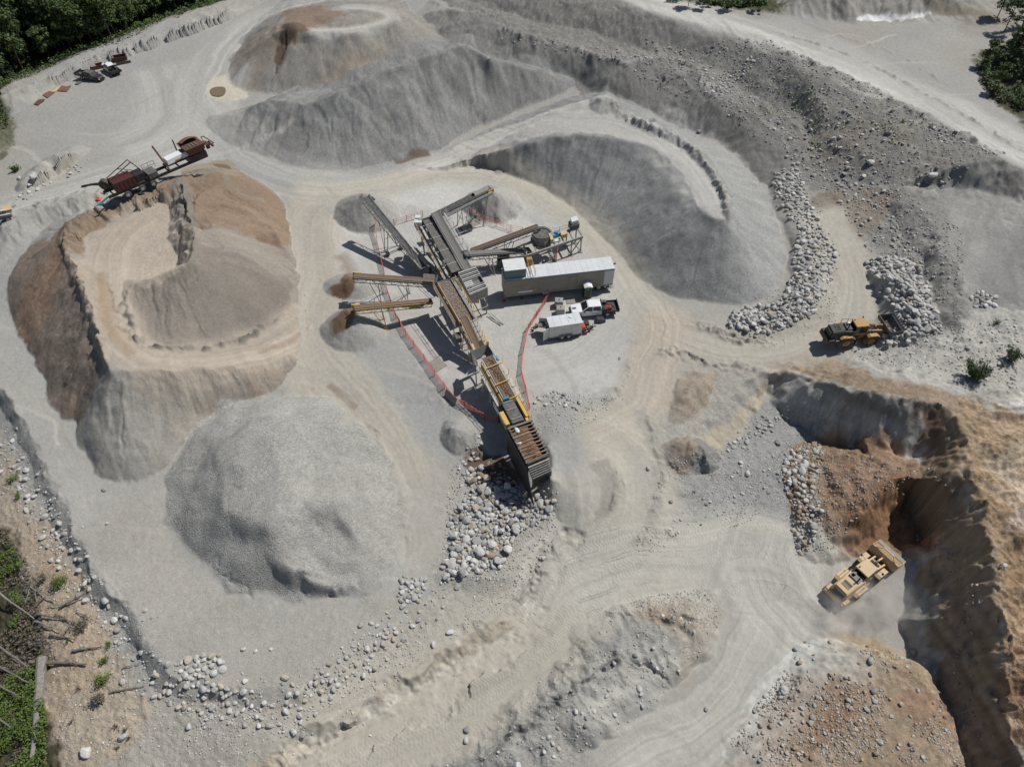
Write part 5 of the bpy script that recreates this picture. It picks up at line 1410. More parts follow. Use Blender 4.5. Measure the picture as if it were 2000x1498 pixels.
cover([(1440,130),(1660,160),(1760,250),(1900,290),(1850,360),(1700,330),(1500,240)], 1500, .3, LM_S, 'sparse_grass', 'sparse weeds on the slope below the haul road', .3, 17, .45, .3)
# top right wood
for (a, b, k, sc) in [(1975,95,0,.9),(2010,80,1,1),(1990,60,4,1),(2040,110,2,1),(1965,30,3,.8),(2000,20,5,1),(2040,30,6,1.1),(1950,5,0,.8),(2060,70,1,1)]:
    x, y = unproj(a, b + 25, 10); put_tree(k, x, y, sc * .6, ('dark conifer' if k in (4,5,6) else 'dark broad-crowned tree') + ' at the upper right corner, ' + ('near the road' if a < 1980 else 'behind'), 'tree', 'trees at the upper right corner')
for (a, b, k, sc, w_) in [(1345,8,7,.8,'leftmost'),(1385,10,8,.9,'second from left'),(1430,12,7,.8,'third from left'),(1482,18,8,.7,'rightmost')]:
    x, y = unproj(a, b, 10); put_tree(k, x, y, sc, f'small round bush at the top edge, {w_} of the row', 'bush', 'bushes at the top edge')
for (a, b, k, sc, w_) in [(1925,130,7,.8,'upper'),(1965,120,8,1.0,'broad'),(1945,178,7,.7,'lower'),(1985,150,8,.9,'rightmost')]:
    q = hit1(a, b); put_tree(k, q.x, q.y, sc, f'{w_} bush in the green thicket at the right edge', 'bush', 'bushes of the right thicket')
# shrubs standing alone
def shrub(a, b, h, r, n, label, mat=LM_S, leaf=.16, spiky=False, stems=7, name='shrub'):
    q = hit1(a, b); root = thing(name, label, 'shrub', q)
    root['_w'] = list(q)
    rs = np.random.RandomState(int(a)); C = []; Nn = []; m = MB()
    for k in range(stems):
        t = rs.uniform(0, 6.28); l = rs.uniform(.4, 1)
        tip = np.array([math.cos(t) * r * l, math.sin(t) * r * l, h * rs.uniform(.6, 1)])
        m.cyl(q + Vector((0, 0, -.1)), q + Vector(tip), .035, .012, 5)
        for j in range(n // stems):
            s = rs.uniform(.25, 1.05); d = rs.randn(3) * (r * (.12 if spiky else .26))
            C.append(tip * s + d); Nn.append(d + np.array([0, 0, .3]))
    m.build('stem', BARK, root)
    me = cards(C, Nn, leaf, 'foliage', mat, asp=.35 if spiky else .6)
    o = bpy.data.objects.new('foliage', me); COL.objects.link(o); o.parent = root
    return root
shrub(1900,738,2.4,1.7,1900,'dark green spiky shrub with a long shadow above the pit wall', LM_D, .32, True, 22)
shrub(1972,705,1.8,1.1,1100,'smaller spiky green shrub at the right edge', LM_D, .28, True, 14)
shrub(1958,716,.7,.5,120,'tiny green sprout left of the small spiky shrub', LM_D, .2, True, 5)
shrub(1945,632,.7,.6,140,'pale green tuft on the light eastern ground', LM_S, .2, True, 6)
shrub(118,1140,.9,.85,700,'round bright green shrub on the ochre soil, upper of the left side', LM_S, .17)
shrub(203,1330,.8,.7,600,'round bright green shrub between dead logs, bottom left', LM_S, .16)
shrub(198,1360,.7,.8,500,'grey-green bush with dry twigs beside the bright round shrub', LM_DRY, .18)
shrub(160,1225,.7,.8,420,'dry dark bush in the middle of the dead branches', LM_DRY, .2)
shrub(205,1290,.5,.5,260,'small olive bush touching the end of a log', LM_S, .15)
shrub(212,1262,.4,.4,160,'low olive tuft by the stones', LM_S, .14)
shrub(85,1130,.7,.7,300,'low dry bush beside the green thicket', LM_DRY, .18)
shrub(30,935,.6,.7,300,'dark green tuft among stones at the left edge, upper', LM_S, .17)
shrub(38,970,.5,.4,160,'dark green tuft among stones at the left edge, lower', LM_S, .17)
shrub(33,335,1.0,.8,260,'green bush beside the dirt track, far left', LM_D, .3)
for (a, b, w_) in [(1740,130+70,'left'),(1762,190+30,'middle'),(1816,232,'right')]:
    shrub(a, b + 20, .6, .6, 90, f'small weed on the rim of the haul road slope, {w_}', LM_S, .2, True, 5)
for i_, (a, b) in enumerate([(245,1425),(250,1445),(225,1420),(228,1462),(140,1410),(155,1345),(130,1255),(165,1205)]):
    shrub(a, b, .35, .35, 90, ['small dark twiggy tuft on pale soil near the bottom edge', 'green sprout on pale soil near the bottom edge', 'dry tuft left of the green sprout', 'lowest dark tuft on the pale soil', 'dry tuft on ochre soil near the long dead trunk', 'dry tuft between two logs', 'dry tuft above the crossing log', 'dry tuft on the ochre slope, topmost'][i_], LM_DRY if i_ % 3 else LM_S, .13, True, 5)

# dead trunks and branches by the forest
def log(a0, b0, a1, b1, r, label, cat='log', lift0=.2, lift1=.2, mat=DEADW, name='fallen_trunk', twigs=6, seed=0):
    p = hit1(a0, b0) + Vector((0, 0, lift0)); q = hit1(a1, b1) + Vector((0, 0, lift1))
    root = thing(name, label, cat, p); root['_w'] = list(p)
    m = MB(); n = 7; prev = None; rs = random.Random(seed + int(a0))
    pts = [p.lerp(q, i / n) + Vector((rs.uniform(-.06, .06), rs.uniform(-.06, .06), rs.uniform(-.04, .04))) for i in range(n + 1)]
    for i in range(n):
        m.cyl(pts[i], pts[i + 1], r * rs.uniform(.92, 1.1) * (1 - .6 * i / n), r * (1 - .6 * (i + 1) / n) * .98, n=9)
    m.build('trunk', mat, root)
    if twigs:
        for k in range(twigs):
            t = MB(); i = rs.randint(1, n - 1); d = Vector((rs.uniform(-1, 1), rs.uniform(-1, 1), rs.uniform(0, .7))).normalized() * rs.uniform(.4, 1.4)
            t.cyl(pts[i], pts[i] + d, r * .22, r * .06, n=5); t.cyl(pts[i] + d * .6, pts[i] + d * .9 + Vector((rs.uniform(-.4, .4), rs.uniform(-.4, .4), .1)), r * .1, r * .03, n=4)
            t.build('branch', mat, root)
    return root
log(90,1288,68,1482,.52,'long pale bleached trunk lying along the forest edge, thickest of all', lift0=.7, lift1=.5, seed=1, twigs=4)
log(66,1300,172,1298,.22,'grey log crossing the top of the bleached trunk', lift0=.9, lift1=.3, mat=DEADW2, seed=2)
log(142,1272,200,1264,.14,'short dark log above the crossing log', mat=DEADW2, seed=3)
log(118,1188,170,1162,.13,'slanting grey log pointing up right', lift1=.5, mat=DEADW2, seed=4, twigs=3)
log(215,1352,282,1340,.1,'thin pale dead top with fine twigs near the stone corner', seed=5, twigs=12)
log(240,1305,275,1296,.06,'thin twiggy branch by the stone line', seed=6, twigs=9)
log(0,1262,82,1322,.16,'dark leaning pole reaching in from the left edge, upper', lift0=3.0, lift1=.4, mat=DEADW2, seed=7, twigs=3)
log(0,1305,78,1345,.12,'dark leaning pole reaching in from the left edge, middle', lift0=2.6, lift1=.3, mat=DEADW2, seed=8, twigs=3)
log(0,1340,60,1372,.12,'dark leaning pole reaching in from the left edge, lower', lift0=2.0, lift1=.2, mat=DEADW2, seed=9, twigs=2)
log(0,1160,70,1210,.13,'grey dead trunk leaning over the green thicket', lift0=1.4, lift1=.3, seed=10, twigs=4)
log(50,1175,85,1150,.08,'bleached snag of broken branches, left', seed=11, twigs=14)
log(75,1200,150,1215,.09,'tangled grey deadwood in the middle of the left side', mat=DEADW2, seed=12, twigs=18)
log(0,1400,48,1440,.12,'dark trunk in the bottom left corner', lift0=1.5, mat=DEADW2, seed=13, twigs=2)
log(60,1150,60,1190,.06,'upright pale broken sapling', lift1=1.2, seed=14, twigs=8)
for i_, (a0, b0, a1, b1) in enumerate([(40,1130,88,1160),(62,1148,110,1176),(88,1168,60,1200),(95,1185,140,1180),(110,1200,160,1225),(70,1215,120,1232),(150,1195,185,1215),(60,1262,100,1250),(100,1240,150,1252),(74,1175,70,1140),(52,1160,66,1128),(140,1218,128,1240)]):
    log(a0, b0, a1, b1, .05 + .03 * (i_ % 3), ['short', 'crooked', 'thin', 'split'][i_ % 4] + ' dead branch in the tangle above the crossing log, ' + ['topmost', 'upper left', 'upper middle', 'middle', 'lower middle', 'lower left', 'right end', 'bottom left', 'bottom', 'standing left', 'standing far left', 'lowest right'][i_], 'branch', .25, .35, DEADW if i_ % 2 else DEADW2, 'dead_branch', 7, i_)
print('plants', round(time.time() - T0, 1))
# ------------------------------------------------------------------ materials for the machines
PAINT_G = new_mat('dusty_grey_paint', (.36, .345, .31), .7, var=.35, scale=2.5)
STEEL_D = new_mat('dark_dusty_steel', (.085, .08, .075), .75, dirt=(.26, .245, .22), var=.55, scale=2.2)
STEEL_B = new_mat('bare_steel', (.30, .30, .30), .5, metal=.3, var=.3, scale=4)
BELT = new_mat('rubber_belt', (.055, .056, .06), .8, dirt=(.20, .195, .185), var=.6, scale=3)
BELT_G = new_mat('dusty_belt', (.19, .187, .18), .9, var=.25, scale=5)
BELT_BR = new_mat('belt_with_earth', (.21, .15, .11), .95, var=.4, scale=6, bump=.05)
YEL = new_mat('yellow_paint', (.62, .40, .10), .55, dirt=(.45, .36, .22), var=.5, scale=2.5)
YEL_P = new_mat('pale_yellow_paint', (.60, .42, .22), .65, dirt=(.46, .38, .28), var=.85, scale=1.6)
YEL_O = new_mat('orange_yellow_paint', (.44, .235, .06), .6, dirt=(.27, .20, .125), var=.85, scale=1.8)
BLK = new_mat('black_paint', (.018, .018, .02), .5, dirt=(.10, .095, .085), var=.4, scale=3)
GLS = new_mat('dark_glass', (.02, .025, .03), .12, spec=.6)
TYR = new_mat('tyre_rubber', (.035, .034, .033), .9, dirt=(.20, .18, .15), var=.65, scale=3)
WHT = new_mat('white_paint', (.78, .79, .80), .4, var=.08, scale=1.5)
WHT_D = new_mat('dusty_white_paint', (.66, .67, .67), .6, dirt=(.50, .49, .46), var=.6, scale=1.2)
ROOF_W = new_mat('trailer_roof_sheet', (.62, .65, .67), .55, dirt=(.50, .52, .53), var=.8, scale=.5)
BEIGE = new_mat('beige_panel', (.33, .295, .235), .7, dirt=(.25, .225, .185), var=.6, scale=1.5)
BLUEG = new_mat('blue_grey_trim', (.13, .20, .23), .6)
RUST = new_mat('rusty_steel', (.11, .055, .038), .85, dirt=(.10, .06, .045), var=.7, scale=2.5)
RUST_L = new_mat('rusty_plate', (.19, .095, .06), .9, dirt=(.16, .09, .06), var=.7, scale=1.5)
MAROON = new_mat('dark_red_enamel', (.085, .02, .02), .55, dirt=(.07, .03, .03), var=.6, scale=3)
RED = new_mat('red_paint', (.55, .05, .05), .4)
REDN = new_mat('red_netting', (.58, .17, .16), .8)
POST = new_mat('post_steel', (.20, .05, .04), .8)
ORNG = new_mat('orange_tarp', (.80, .10, .03), .8)
BLUE = new_mat('blue_motor', (.06, .26, .36), .5, var=.3, scale=4)
NAVY = new_mat('navy_plastic', (.03, .06, .24), .4)
GRN = new_mat('dark_green_plastic', (.022, .05, .038), .5)
TEAL = new_mat('teal_paint', (.05, .24, .20), .6)
GREYP = new_mat('grey_tote_plastic', (.37, .385, .385), .6, var=.15, scale=2)
DIRT = new_mat('damp_earth', (.20, .105, .05), .95, dirt=(.29, .18, .10), var=.8, scale=4, bump=.12)
ROCKY = new_mat('crushed_stone', (.25, .21, .175), .95, dirt=(.40, .38, .35), var=.8, scale=9, bump=.1)
MATC = new_mat('scrap_rubber_mat', (.24, .215, .19), .95, dirt=(.33, .31, .28), var=.8, scale=2)
CHROME = new_mat('polished_rod', (.7, .7, .7), .2, metal=.9)
LAMP = new_mat('lamp_glass', (.8, .8, .75), .2)
TAIL = new_mat('tail_lamp', (.4, .02, .02), .3)
TREADC = new_mat('dusty_tread', (.30, .295, .285), .9, var=.4, scale=5)
POND = new_mat('muddy_water', (.20, .15, .095), .08, spec=.5)

GRIZ = new_mat('earth_caked_steel', (.24, .215, .19), .8, dirt=(.20, .11, .055), var=.9, scale=3)
# ------------------------------------------------------------------ belt conveyor
def U(a, b, z):
    x, y = unproj(a, b, z); return Vector((x, y, z))
def bar3(parent, name, mat, items, **k):
    m = MB()
    for it in items: m.beam(*it)
    return m.build(name, mat, parent, **k)

def conveyor(name, label, tail, head, width=1.0, depth=.55, belt=BELT, frame=PAINT_G, group=None, legs=(.75,), hopper=False, truss=False, guard=YEL, load=None, motor=True, walk=0, wheels=False, cover=None):
    tail = Vector(tail); head = Vector(head)
    a = (head - tail).normalized(); s = a.cross(Vector((0, 0, 1))).normalized(); n = s.cross(a)
    g0 = Vector((tail.x, tail.y, ground(tail.x, tail.y)))
    root = thing(name, label, 'conveyor', g0, group=group); root['_w'] = list(g0)
    L = (head - tail).length
    w = width / 2
    # belt: troughed upper run, flat return, wrapped round the pulleys
    m = MB(); prof = [(-w, .10), (-w * .5, 0), (w * .5, 0), (w, .10)]
    top = [[tail + a * t * L + s * x + n * (z + .28) for x, z in prof] for t in np.linspace(0, 1, 9)]
    vs = [v for r in top for v in r]; vs2 = [v - n * .035 for v in vs]
    fs = []
    for i in range(8):
        for j in range(3):
            q = i * 4 + j; fs.append((q, q + 1, q + 5, q + 4)); fs.append((36 + q + 4, 36 + q + 5, 36 + q + 1, 36 + q))
    m.add(vs + vs2, fs)
    m.beam(tail - n * .12, head - n * .12, width * .96, .03, up=n)
    m.build('belt', belt, root)
    for nm, p in (('tail_pulley', tail), ('head_pulley', head)):
        q = MB().cyl(p + n * .08 - s * (w + .05), p + n * .08 + s * (w + .05), .2, n=14); q.build(nm, STEEL_D if nm == 'tail_pulley' else BELT, root, smooth=True)
    if load:
        m = MB(); rs = random.Random(int(L * 10))
        t = load[1]
        while t < load[2]:
            p = tail + a * (t * L) + n * .34
            for k in range(2):
                v, f = ROCK0[rs.randrange(8)]
                r = rs.uniform(.07, .16) * load[3]
                c = p + s * rs.uniform(-w * .55, w * .55)
                m.add([c + Vector(tuple(x_ * r for x_ in vv_)) for vv_ in v], [tuple(int(i) for i in tt) for tt in f])
            t += .10 / L
        m.build('load_of_stone', load[0], root)['kind'] = 'stuff'
    # side frames
    D = depth
    for sg in (-1, 1):
        m = MB(); o = s * sg * (w + .1)
        m.beam(tail + o + n * .22, head + o + n * .22, .07, .16, up=n)
        if truss or D > .4:
            m.beam(tail + o - n * D, head + o - n * D, .07, .09, up=n)
            k = max(int(L / 1.1), 3)
            for i in range(k + 1):
                p = tail + a * (L * i / k) + o
                m.beam(p + n * .2, p - n * D, .05, .05)
                if i < k:
                    q = tail + a * (L * (i + 1) / k) + o
                    m.beam(p - n * D if i % 2 else p + n * .2, q + n * .2 if i % 2 else q - n * D, .045, .045)
        m.build('side_frame', frame, root)
    m = MB()
    for i in range(int(L / 1.2) + 1):
        p = tail + a * min(i * 1.2, L)
        m.beam(p + s * (w + .1) - n * D, p - s * (w + .1) - n * D, .05)
        m.beam(p + s * (w + .1) + n * .1, p - s * (w + .1) + n * .1, .06)
    m.build('cross_member', frame, root)['kind'] = 'stuff'
    for i in range(1, max(int(L / 1.6), 2)):
        p = tail + a * (i * 1.6) + n * .18
        if i * 1.6 < L: MB().cyl(p - s * w, p + s * w, .06, n=8).build('idler', STEEL_D, root)
    for t in legs:
        p = tail + a * (L * t)
        for sg in (-1, 1):
            q = p + s * sg * (w + .1) - n * D; f = p + s * sg * (w + .7); gz = ground(f.x, f.y); f = Vector((f.x, f.y, gz - .05))
            m = MB(); m.beam(q, f, .1); m.beam(q + a * 1.2, f, .07); m.box(f + Vector((0, 0, .06)), (.4, .4, .08)); m.build('leg', frame, root)
        f1 = p + s * (w + .45); f2 = p - s * (w + .45); zz = (ground(p.x, p.y) + p.z) / 2
        bar3(root, 'brace', frame, [((f1.x, f1.y, zz), (f2.x, f2.y, zz), .07)])
    if wheels:
        p = tail + a * (L * wheels)
        for sg in (-1, 1):
            f = p + s * sg * (w + .8); gz = ground(f.x, f.y)
            c = Vector((f.x, f.y, gz + .42))
            t = MB().cyl(c - s * .14, c + s * .14, .42, n=18).build('wheel', TYR, root, smooth=True)
            MB().cyl(c - s * .16, c + s * .16, .2, n=12).build('rim', WHT_D, t)
            bar3(root, 'strut', frame, [(c, p + s * sg * (w + .1) - n * D, .09)])
        f1 = p + s * (w + .8); f2 = p - s * (w + .8); z1 = ground(p.x, p.y) + .42
        bar3(root, 'axle', frame, [((f1.x, f1.y, z1), (f2.x, f2.y, z1), .1)])
    if motor:
        c = head - a * .5 + s * (w + .42) + n * .05
        MB().cyl(c - a * .35, c + a * .3, .2, n=12).build('drive_motor', guard, root, smooth=True)
        m = MB(); b_ = Matrix((s, a, n)).transposed(); m.box(head + s * (w + .22) + n * .08 - a * .15, (.16, .9, .5), b_); m.build('drive_guard', guard, root)
    if hopper:
        m = MB(); c = tail + a * .7 + n * .35
        for sg in (-1, 1):
            m.sheet([c + s * sg * w * .9 - a * .8, c + s * sg * w * .9 + a * .9, c + s * sg * (w + .35) + a * .9 + n * .5, c + s * sg * (w + .35) - a * .8 + n * .5], .04)
        m.sheet([c - a * .8 - s * w * .9, c - a * .8 + s * w * .9, c - a * 1.1 + s * (w + .35) + n * .5, c - a * 1.1 - s * (w + .35) + n * .5], .04)
        m.build('hopper', frame, root)
    if cover:
        m = MB(); k = 7
        for t0, t1 in cover:
            p = tail + a * L * t0; q = tail + a * L * t1
            for i in range(k):
                x0 = -w - .05 + (2 * w + .1) * i / k; x1 = -w - .05 + (2 * w + .1) * (i + 1) / k
                z0 = .38 + .3 * math.sin(math.pi * i / k); z1 = .38 + .3 * math.sin(math.pi * (i + 1) / k)
                m.sheet([p + s * x0 + n * z0, p + s * x1 + n * z1, q + s * x1 + n * z1, q + s * x0 + n * z0], .03)
        m.build('belt_cover', PAINT_G, root)
    if walk:
        o = s * walk * (w + .55)
        MB().beam(tail + a * L * .12 + o + n * .1, head - a * .3 + o + n * .1, .6, .05, up=n).build('walkway', STEEL_B, root)
        rail(root, [tail + a * L * t + o * 1.0 + s * walk * .3 + n * .1 for t in np.linspace(.12, .97, 7)], frame)
    return root

def rail(parent, pts, mat, h=1.05, name='handrail', r=.05):
    m = MB(); pts = [Vector(p) for p in pts]
    for i, p in enumerate(pts):
        m.beam(p, p + Vector((0, 0, h)), r)
        if i:
            for q in (h, h * .5): m.beam(pts[i - 1] + Vector((0, 0, q)), p + Vector((0, 0, q)), r * .9)
    return m.build(name, mat, parent)

def wheel(parent, c, r, w, axis='y', tyre=TYR, rimm=WHT_D, lugs=0, n=24, name='wheel'):
    """tyre with a rounded shoulder, rim disc and hub, axle along local y"""
    c = Vector(c); m = MB()
    prof = [(-.5, .62), (-.5, .86), (-.38, .97), (0, 1.0), (.38, .97), (.5, .86), (.5, .62)]
    vs = []
    for k in range(n):
        t = 2 * math.pi * k / n
        for y, q in prof: vs.append(c + Vector((math.cos(t) * r * q, y * w, math.sin(t) * r * q)))
    P = len(prof); fs = []
    for k in range(n):
        for j in range(P - 1):
            a0 = k * P + j; b0 = ((k + 1) % n) * P + j
            fs.append((a0, b0, b0 + 1, a0 + 1))
    m.add(vs, fs)
    o = m.build(name, tyre, parent, smooth=True)
    if lugs:
        q = MB()
        for k in range(lugs):
            t = 2 * math.pi * k / lugs
            for sg in (-1, 1):
                t2 = t + (math.pi / lugs if sg > 0 else 0)
                M = Matrix.Rotation(-t2, 3, 'Y') @ Matrix.Rotation(sg * .35, 3, 'X')
                q.box(c + Vector((math.cos(t2) * r * 1.0, sg * w * .25, math.sin(t2) * r * 1.0)), (r * .09, w * .44, r * .12), M)
        q.build('tread', TREADC if lugs > 20 else tyre, o)
    rm = MB().cyl(c - Vector((0, w * .36, 0)), c + Vector((0, w * .36, 0)), r * .62, n=20); rm.cyl(c - Vector((0, w * .5, 0)), c + Vector((0, w * .5, 0)), r * .2, n=10)
    rm.build('rim', rimm, o, smooth=True)
    return o
# ------------------------------------------------------------------ wheel loaders
def loader(label, pos, rz, body, hood_dark, lift, tilt, guard, old=False, sc=1.0, artic=0.0):
    root = thing('wheel_loader', label, 'wheel loader', pos, rz, 'wheel loaders at work', local=True)
    root.scale = (sc,) * 3
    V = Vector
    def P(name, mb, mat, par=root, **k): return mb.build(name, mat, par, **k)
    # rear body: tapering hood with sloped sides, grille and counterweight
    m = MB(); m.hexa([V((-4.0,-1.05,1.25)),V((-1.0,-1.15,1.25)),V((-1.0,1.15,1.25)),V((-4.0,1.05,1.25))],[V((-3.95,-.82,2.55)),V((-1.0,-.9,2.72)),V((-1.0,.9,2.72)),V((-3.95,.82,2.55))])
    hood = P('engine_hood', m, body, bevel=.06)
    P('hood_top', MB().hexa([V((-3.9,-.76,2.56)),V((-2.1,-.82,2.68)),V((-2.1,.82,2.68)),V((-3.9,.76,2.56))],[V((-3.88,-.7,2.64)),V((-2.15,-.78,2.78)),V((-2.15,.78,2.78)),V((-3.88,.7,2.64))]), hood_dark, bevel=.03)
    g = MB()
    for k in range(6): g.box((-3.3 + k * .12, 0, 2.78), (.05, 1.0, .04))
    P('air_grille', g, BLK, hood)
    P('rear_grille', MB().box((-4.03, 0, 1.95), (.06, 1.35, .95)), BLK, hood)
    m = MB(); m.hexa([V((-4.45,-1.35,.75)),V((-3.5,-1.4,.7)),V((-3.5,1.4,.7)),V((-4.45,1.35,.75))],[V((-4.35,-1.3,1.5)),V((-3.5,-1.35,1.6)),V((-3.5,1.35,1.6)),V((-4.35,1.3,1.5))])
    cw = P('counterweight', m, body if not old else BLK, bevel=.08)
    for sg in (-1, 1):
        P('rear_lamp', MB().box((-4.46, sg * 1.1, 1.25), (.06, .28, .16)), TAIL, cw)
    P('rear_frame', MB().box((-2.0, 0, 1.0), (4.0, 1.1, .55)), STEEL_D)
    P('engine_top', MB().box((-1.5, 0, 2.78), (.85, 1.3, .12)), BLK)
    P('air_cleaner', MB().cyl((-1.45, .35, 2.8), (-1.45, .35, 3.15), .17, n=12), BLK if not old else WHT_D, smooth=True)
    P('exhaust_stack', MB().cyl((-1.75, -.4, 2.75), (-1.75, -.4, 3.45), .08, n=10).cyl((-1.75, -.4, 3.4), (-1.9, -.4, 3.6), .07, n=8), BLK, smooth=True)
    for sg in (-1, 1):
        m = MB(); m.prism([(-2.85, 1.85), (-2.5, 2.05), (-1.2, 2.05), (-.8, 1.7), (-.8, 1.6), (-1.25, 1.93), (-2.45, 1.93), (-2.85, 1.75)], sg * 1.0 - .02 if sg > 0 else -1.52, 1.52 if sg > 0 else -1.0)
        f = P('rear_fender', m, body)
        m = MB(); m.box((-.55, sg * 1.25, 1.0), (.7, .35, .08)); m.box((-.45, sg * 1.35, .65), (.5, .3, .06)); m.beam((-.8, sg * 1.4, 1.0), (-.8, sg * 1.4, .6), .05); m.beam((-.2, sg * 1.4, 1.0), (-.2, sg * 1.4, .6), .05)
        P('step', m, BLK)
        rail_ = MB(); rail_.beam((-1.9, sg * 1.25, 2.0), (-1.9, sg * 1.25, 2.95), .045); rail_.beam((-1.9, sg * 1.25, 2.95), (-1.0, sg * 1.25, 2.95), .045); rail_.beam((-1.0, sg * 1.25, 2.95), (-1.0, sg * 1.25, 1.7), .045)
        P('grab_rail', rail_, BLK if old else body)
    # cab
    m = MB(); m.hexa([V((-.85,-.72,1.55)),V((.95,-.62,1.55)),V((.95,.62,1.55)),V((-.85,.72,1.55))],[V((-.8,-.72,1.95)),V((1.0,-.62,1.95)),V((1.0,.62,1.95)),V((-.8,.72,1.95))])
    cab = P('cab', m, body, bevel=.03)
    P('cab_glass', MB().hexa([V((-.8,-.68,1.95)),V((.98,-.6,1.95)),V((.98,.6,1.95)),V((-.8,.68,1.95))],[V((-.7,-.68,3.2)),V((.75,-.62,3.2)),V((.75,.62,3.2)),V((-.7,.68,3.2))]), GLS, cab)
    m = MB()
    for x, y, x2, y2 in ((-.82,-.72,-.72,-.72),(-.82,.72,-.72,.72),(1.0,-.62,.78,-.66),(1.0,.62,.78,.66),(.1,-.70,.1,-.71),(.1,.70,.1,.71)):
        m.beam((x, y, 1.95), (x2, y2, 3.22), .09)
    P('cab_post', m, BLK if old else body, cab)
    roof = P('cab_roof', MB().hexa([V((-.95,-.85,3.2)),V((.95,-.82,3.2)),V((.95,.82,3.2)),V((-.95,.85,3.2))],[V((-.9,-.8,3.38)),V((.88,-.76,3.38)),V((.88,.76,3.38)),V((-.9,.8,3.38))]), body, cab, bevel=.05)
    for sg in (-1, 1):
        P('work_lamp', MB().box((.98, sg * .6, 3.12), (.08, .2, .14)), LAMP)
        m = MB(); m.beam((.9, sg * .75, 2.9), (1.15, sg * 1.35, 2.95), .04); m.box((1.15, sg * 1.4, 2.8), (.06, .22, .38)); P('mirror', m, BLK)
    P('beacon', MB().cyl((-.6, .5, 3.38), (-.6, .5, 3.55), .08, n=10), YEL_O, smooth=True)
    # front half
    ca, sa = math.cos(artic), math.sin(artic)
    R = Matrix(((ca, -sa, 0), (sa, ca, 0), (0, 0, 1)))
    piv = V((.1, 0, 0))
    fr = bpy.data.objects.new('front_frame', None)
    m = MB(); m.hexa([V((.2,-.45,.75)),V((2.5,-.5,.65)),V((2.5,.5,.65)),V((.2,.45,.75))],[V((.5,-.5,1.5)),V((1.5,-.75,2.3)),V((1.5,.75,2.3)),V((.5,.5,1.5))])
    P('front_frame', m, body)
    for x in (-1.75, 1.75):
        P('axle', MB().box((x, 0, .85), (.45, 2.0, .45)), STEEL_D)
        for sg in (-1, 1):
            wheel(root, (x, sg * 1.2, .88), .88, .66, lugs=22, rimm=YEL_O if old else YEL_P)
    for sg in (-1, 1):
        m = MB(); m.prism([(1.0, 1.82), (1.3, 2.0), (2.3, 2.0), (2.7, 1.7), (2.65, 1.6), (2.25, 1.88), (1.3, 1.88), (1.0, 1.7)], sg * .9 if sg > 0 else -1.5, 1.5 if sg > 0 else -.9)
        P('front_fender', m, body)
    # arms
    pz = lift
    for sg in (-1, 1):
        y = sg * .62
        pts = [(1.25, 2.15), (2.6, max(1.25, pz * .55 + 1.0)), (4.05, pz)]
        m = MB()
        m.hexa([V((pts[0][0], y - .09, pts[0][1] - .2)), V((pts[1][0], y - .09, pts[1][1] - .3)), V((pts[1][0], y - .09, pts[1][1] + .22)), V((pts[0][0], y - .09, pts[0][1] + .2))], [V((pts[0][0], y + .09, pts[0][1] - .2)), V((pts[1][0], y + .09, pts[1][1] - .3)), V((pts[1][0], y + .09, pts[1][1] + .22)), V((pts[0][0], y + .09, pts[0][1] + .2))])
        m.hexa([V((pts[1][0], y - .09, pts[1][1] - .3)), V((pts[2][0], y - .09, pts[2][1] - .15)), V((pts[2][0], y - .09, pts[2][1] + .17)), V((pts[1][0], y - .09, pts[1][1] + .22))], [V((pts[1][0], y + .09, pts[1][1] - .3)), V((pts[2][0], y + .09, pts[2][1] - .15)), V((pts[2][0], y + .09, pts[2][1] + .17)), V((pts[1][0], y + .09, pts[1][1] + .22))])
        P('lift_arm', m, body)
        c = P('lift_cylinder', MB().cyl((1.35, y * .7, 1.2), (2.1, y * .75, pts[1][1] * .5 + .6), .1, n=10), body, smooth=True)
        P('piston_rod', MB().cyl((2.1, y * .75, pts[1][1] * .5 + .6), (2.6, y * .85, pts[1][1] - .05), .055, n=8), CHROME, c, smooth=True)
    P('cross_tube', MB().cyl((2.75, -.62, pts[1][1] - .1), (2.75, .62, pts[1][1] - .1), .17, n=12), body, smooth=True)
    zb = MB(); zb.beam((2.7, 0, pts[1][1] + .55), (4.0, 0, pz + .55), .16, .2); zb.beam((2.75, 0, pts[1][1] - .4), (2.75, 0, pts[1][1] + .6), .2, .2)
    P('tilt_lever', zb, body)
    c = P('tilt_cylinder', MB().cyl((1.45, 0, 2.35), (2.2, 0, pts[1][1] + .6), .12, n=10), STEEL_D if old else BLK, smooth=True)
    P('piston_rod', MB().cyl((2.15, 0, pts[1][1] + .6), (2.75, 0, pts[1][1] + .6), .06, n=8), CHROME, c, smooth=True)
    for k in (-.25, -.1, .1, .25):
        P('hydraulic_hose', MB().cyl((1.4, k, 2.35), (2.6, k * 1.3, pts[1][1] + .3), .035, n=5), BLK)
    # bucket
    ct, s_ = math.cos(tilt), math.sin(tilt)
    def B(x, z): return (4.05 + x * ct - z * s_, pz + x * s_ + z * ct)
    outer = [(1.75, -.45), (.55, -.62), (.1, -.5), (-.14, -.15), (-.14, .3), (.05, .75), (.35, 1.02)]
    inner = [(1.75, -.39), (.58, -.54), (.18, -.42), (-.04, -.12), (-.04, .27), (.13, .69), (.41, .97)]
    bm = YEL_P if not old else STEEL_D
    W = 1.68
    m = MB()
    for i in range(len(outer) - 1):
        q = [outer[i], outer[i + 1], inner[i + 1], inner[i]]
        m.prism([B(*p) for p in q], -W, W)
    bk = P('bucket', m, bm)
    for sg in (-1, 1):
        y0, y1 = (W, W + .05) if sg > 0 else (-W - .05, -W)
        P('bucket_side', MB().prism([B(*p) for p in outer + [(.85, .35)]], y0, y1), bm, bk)
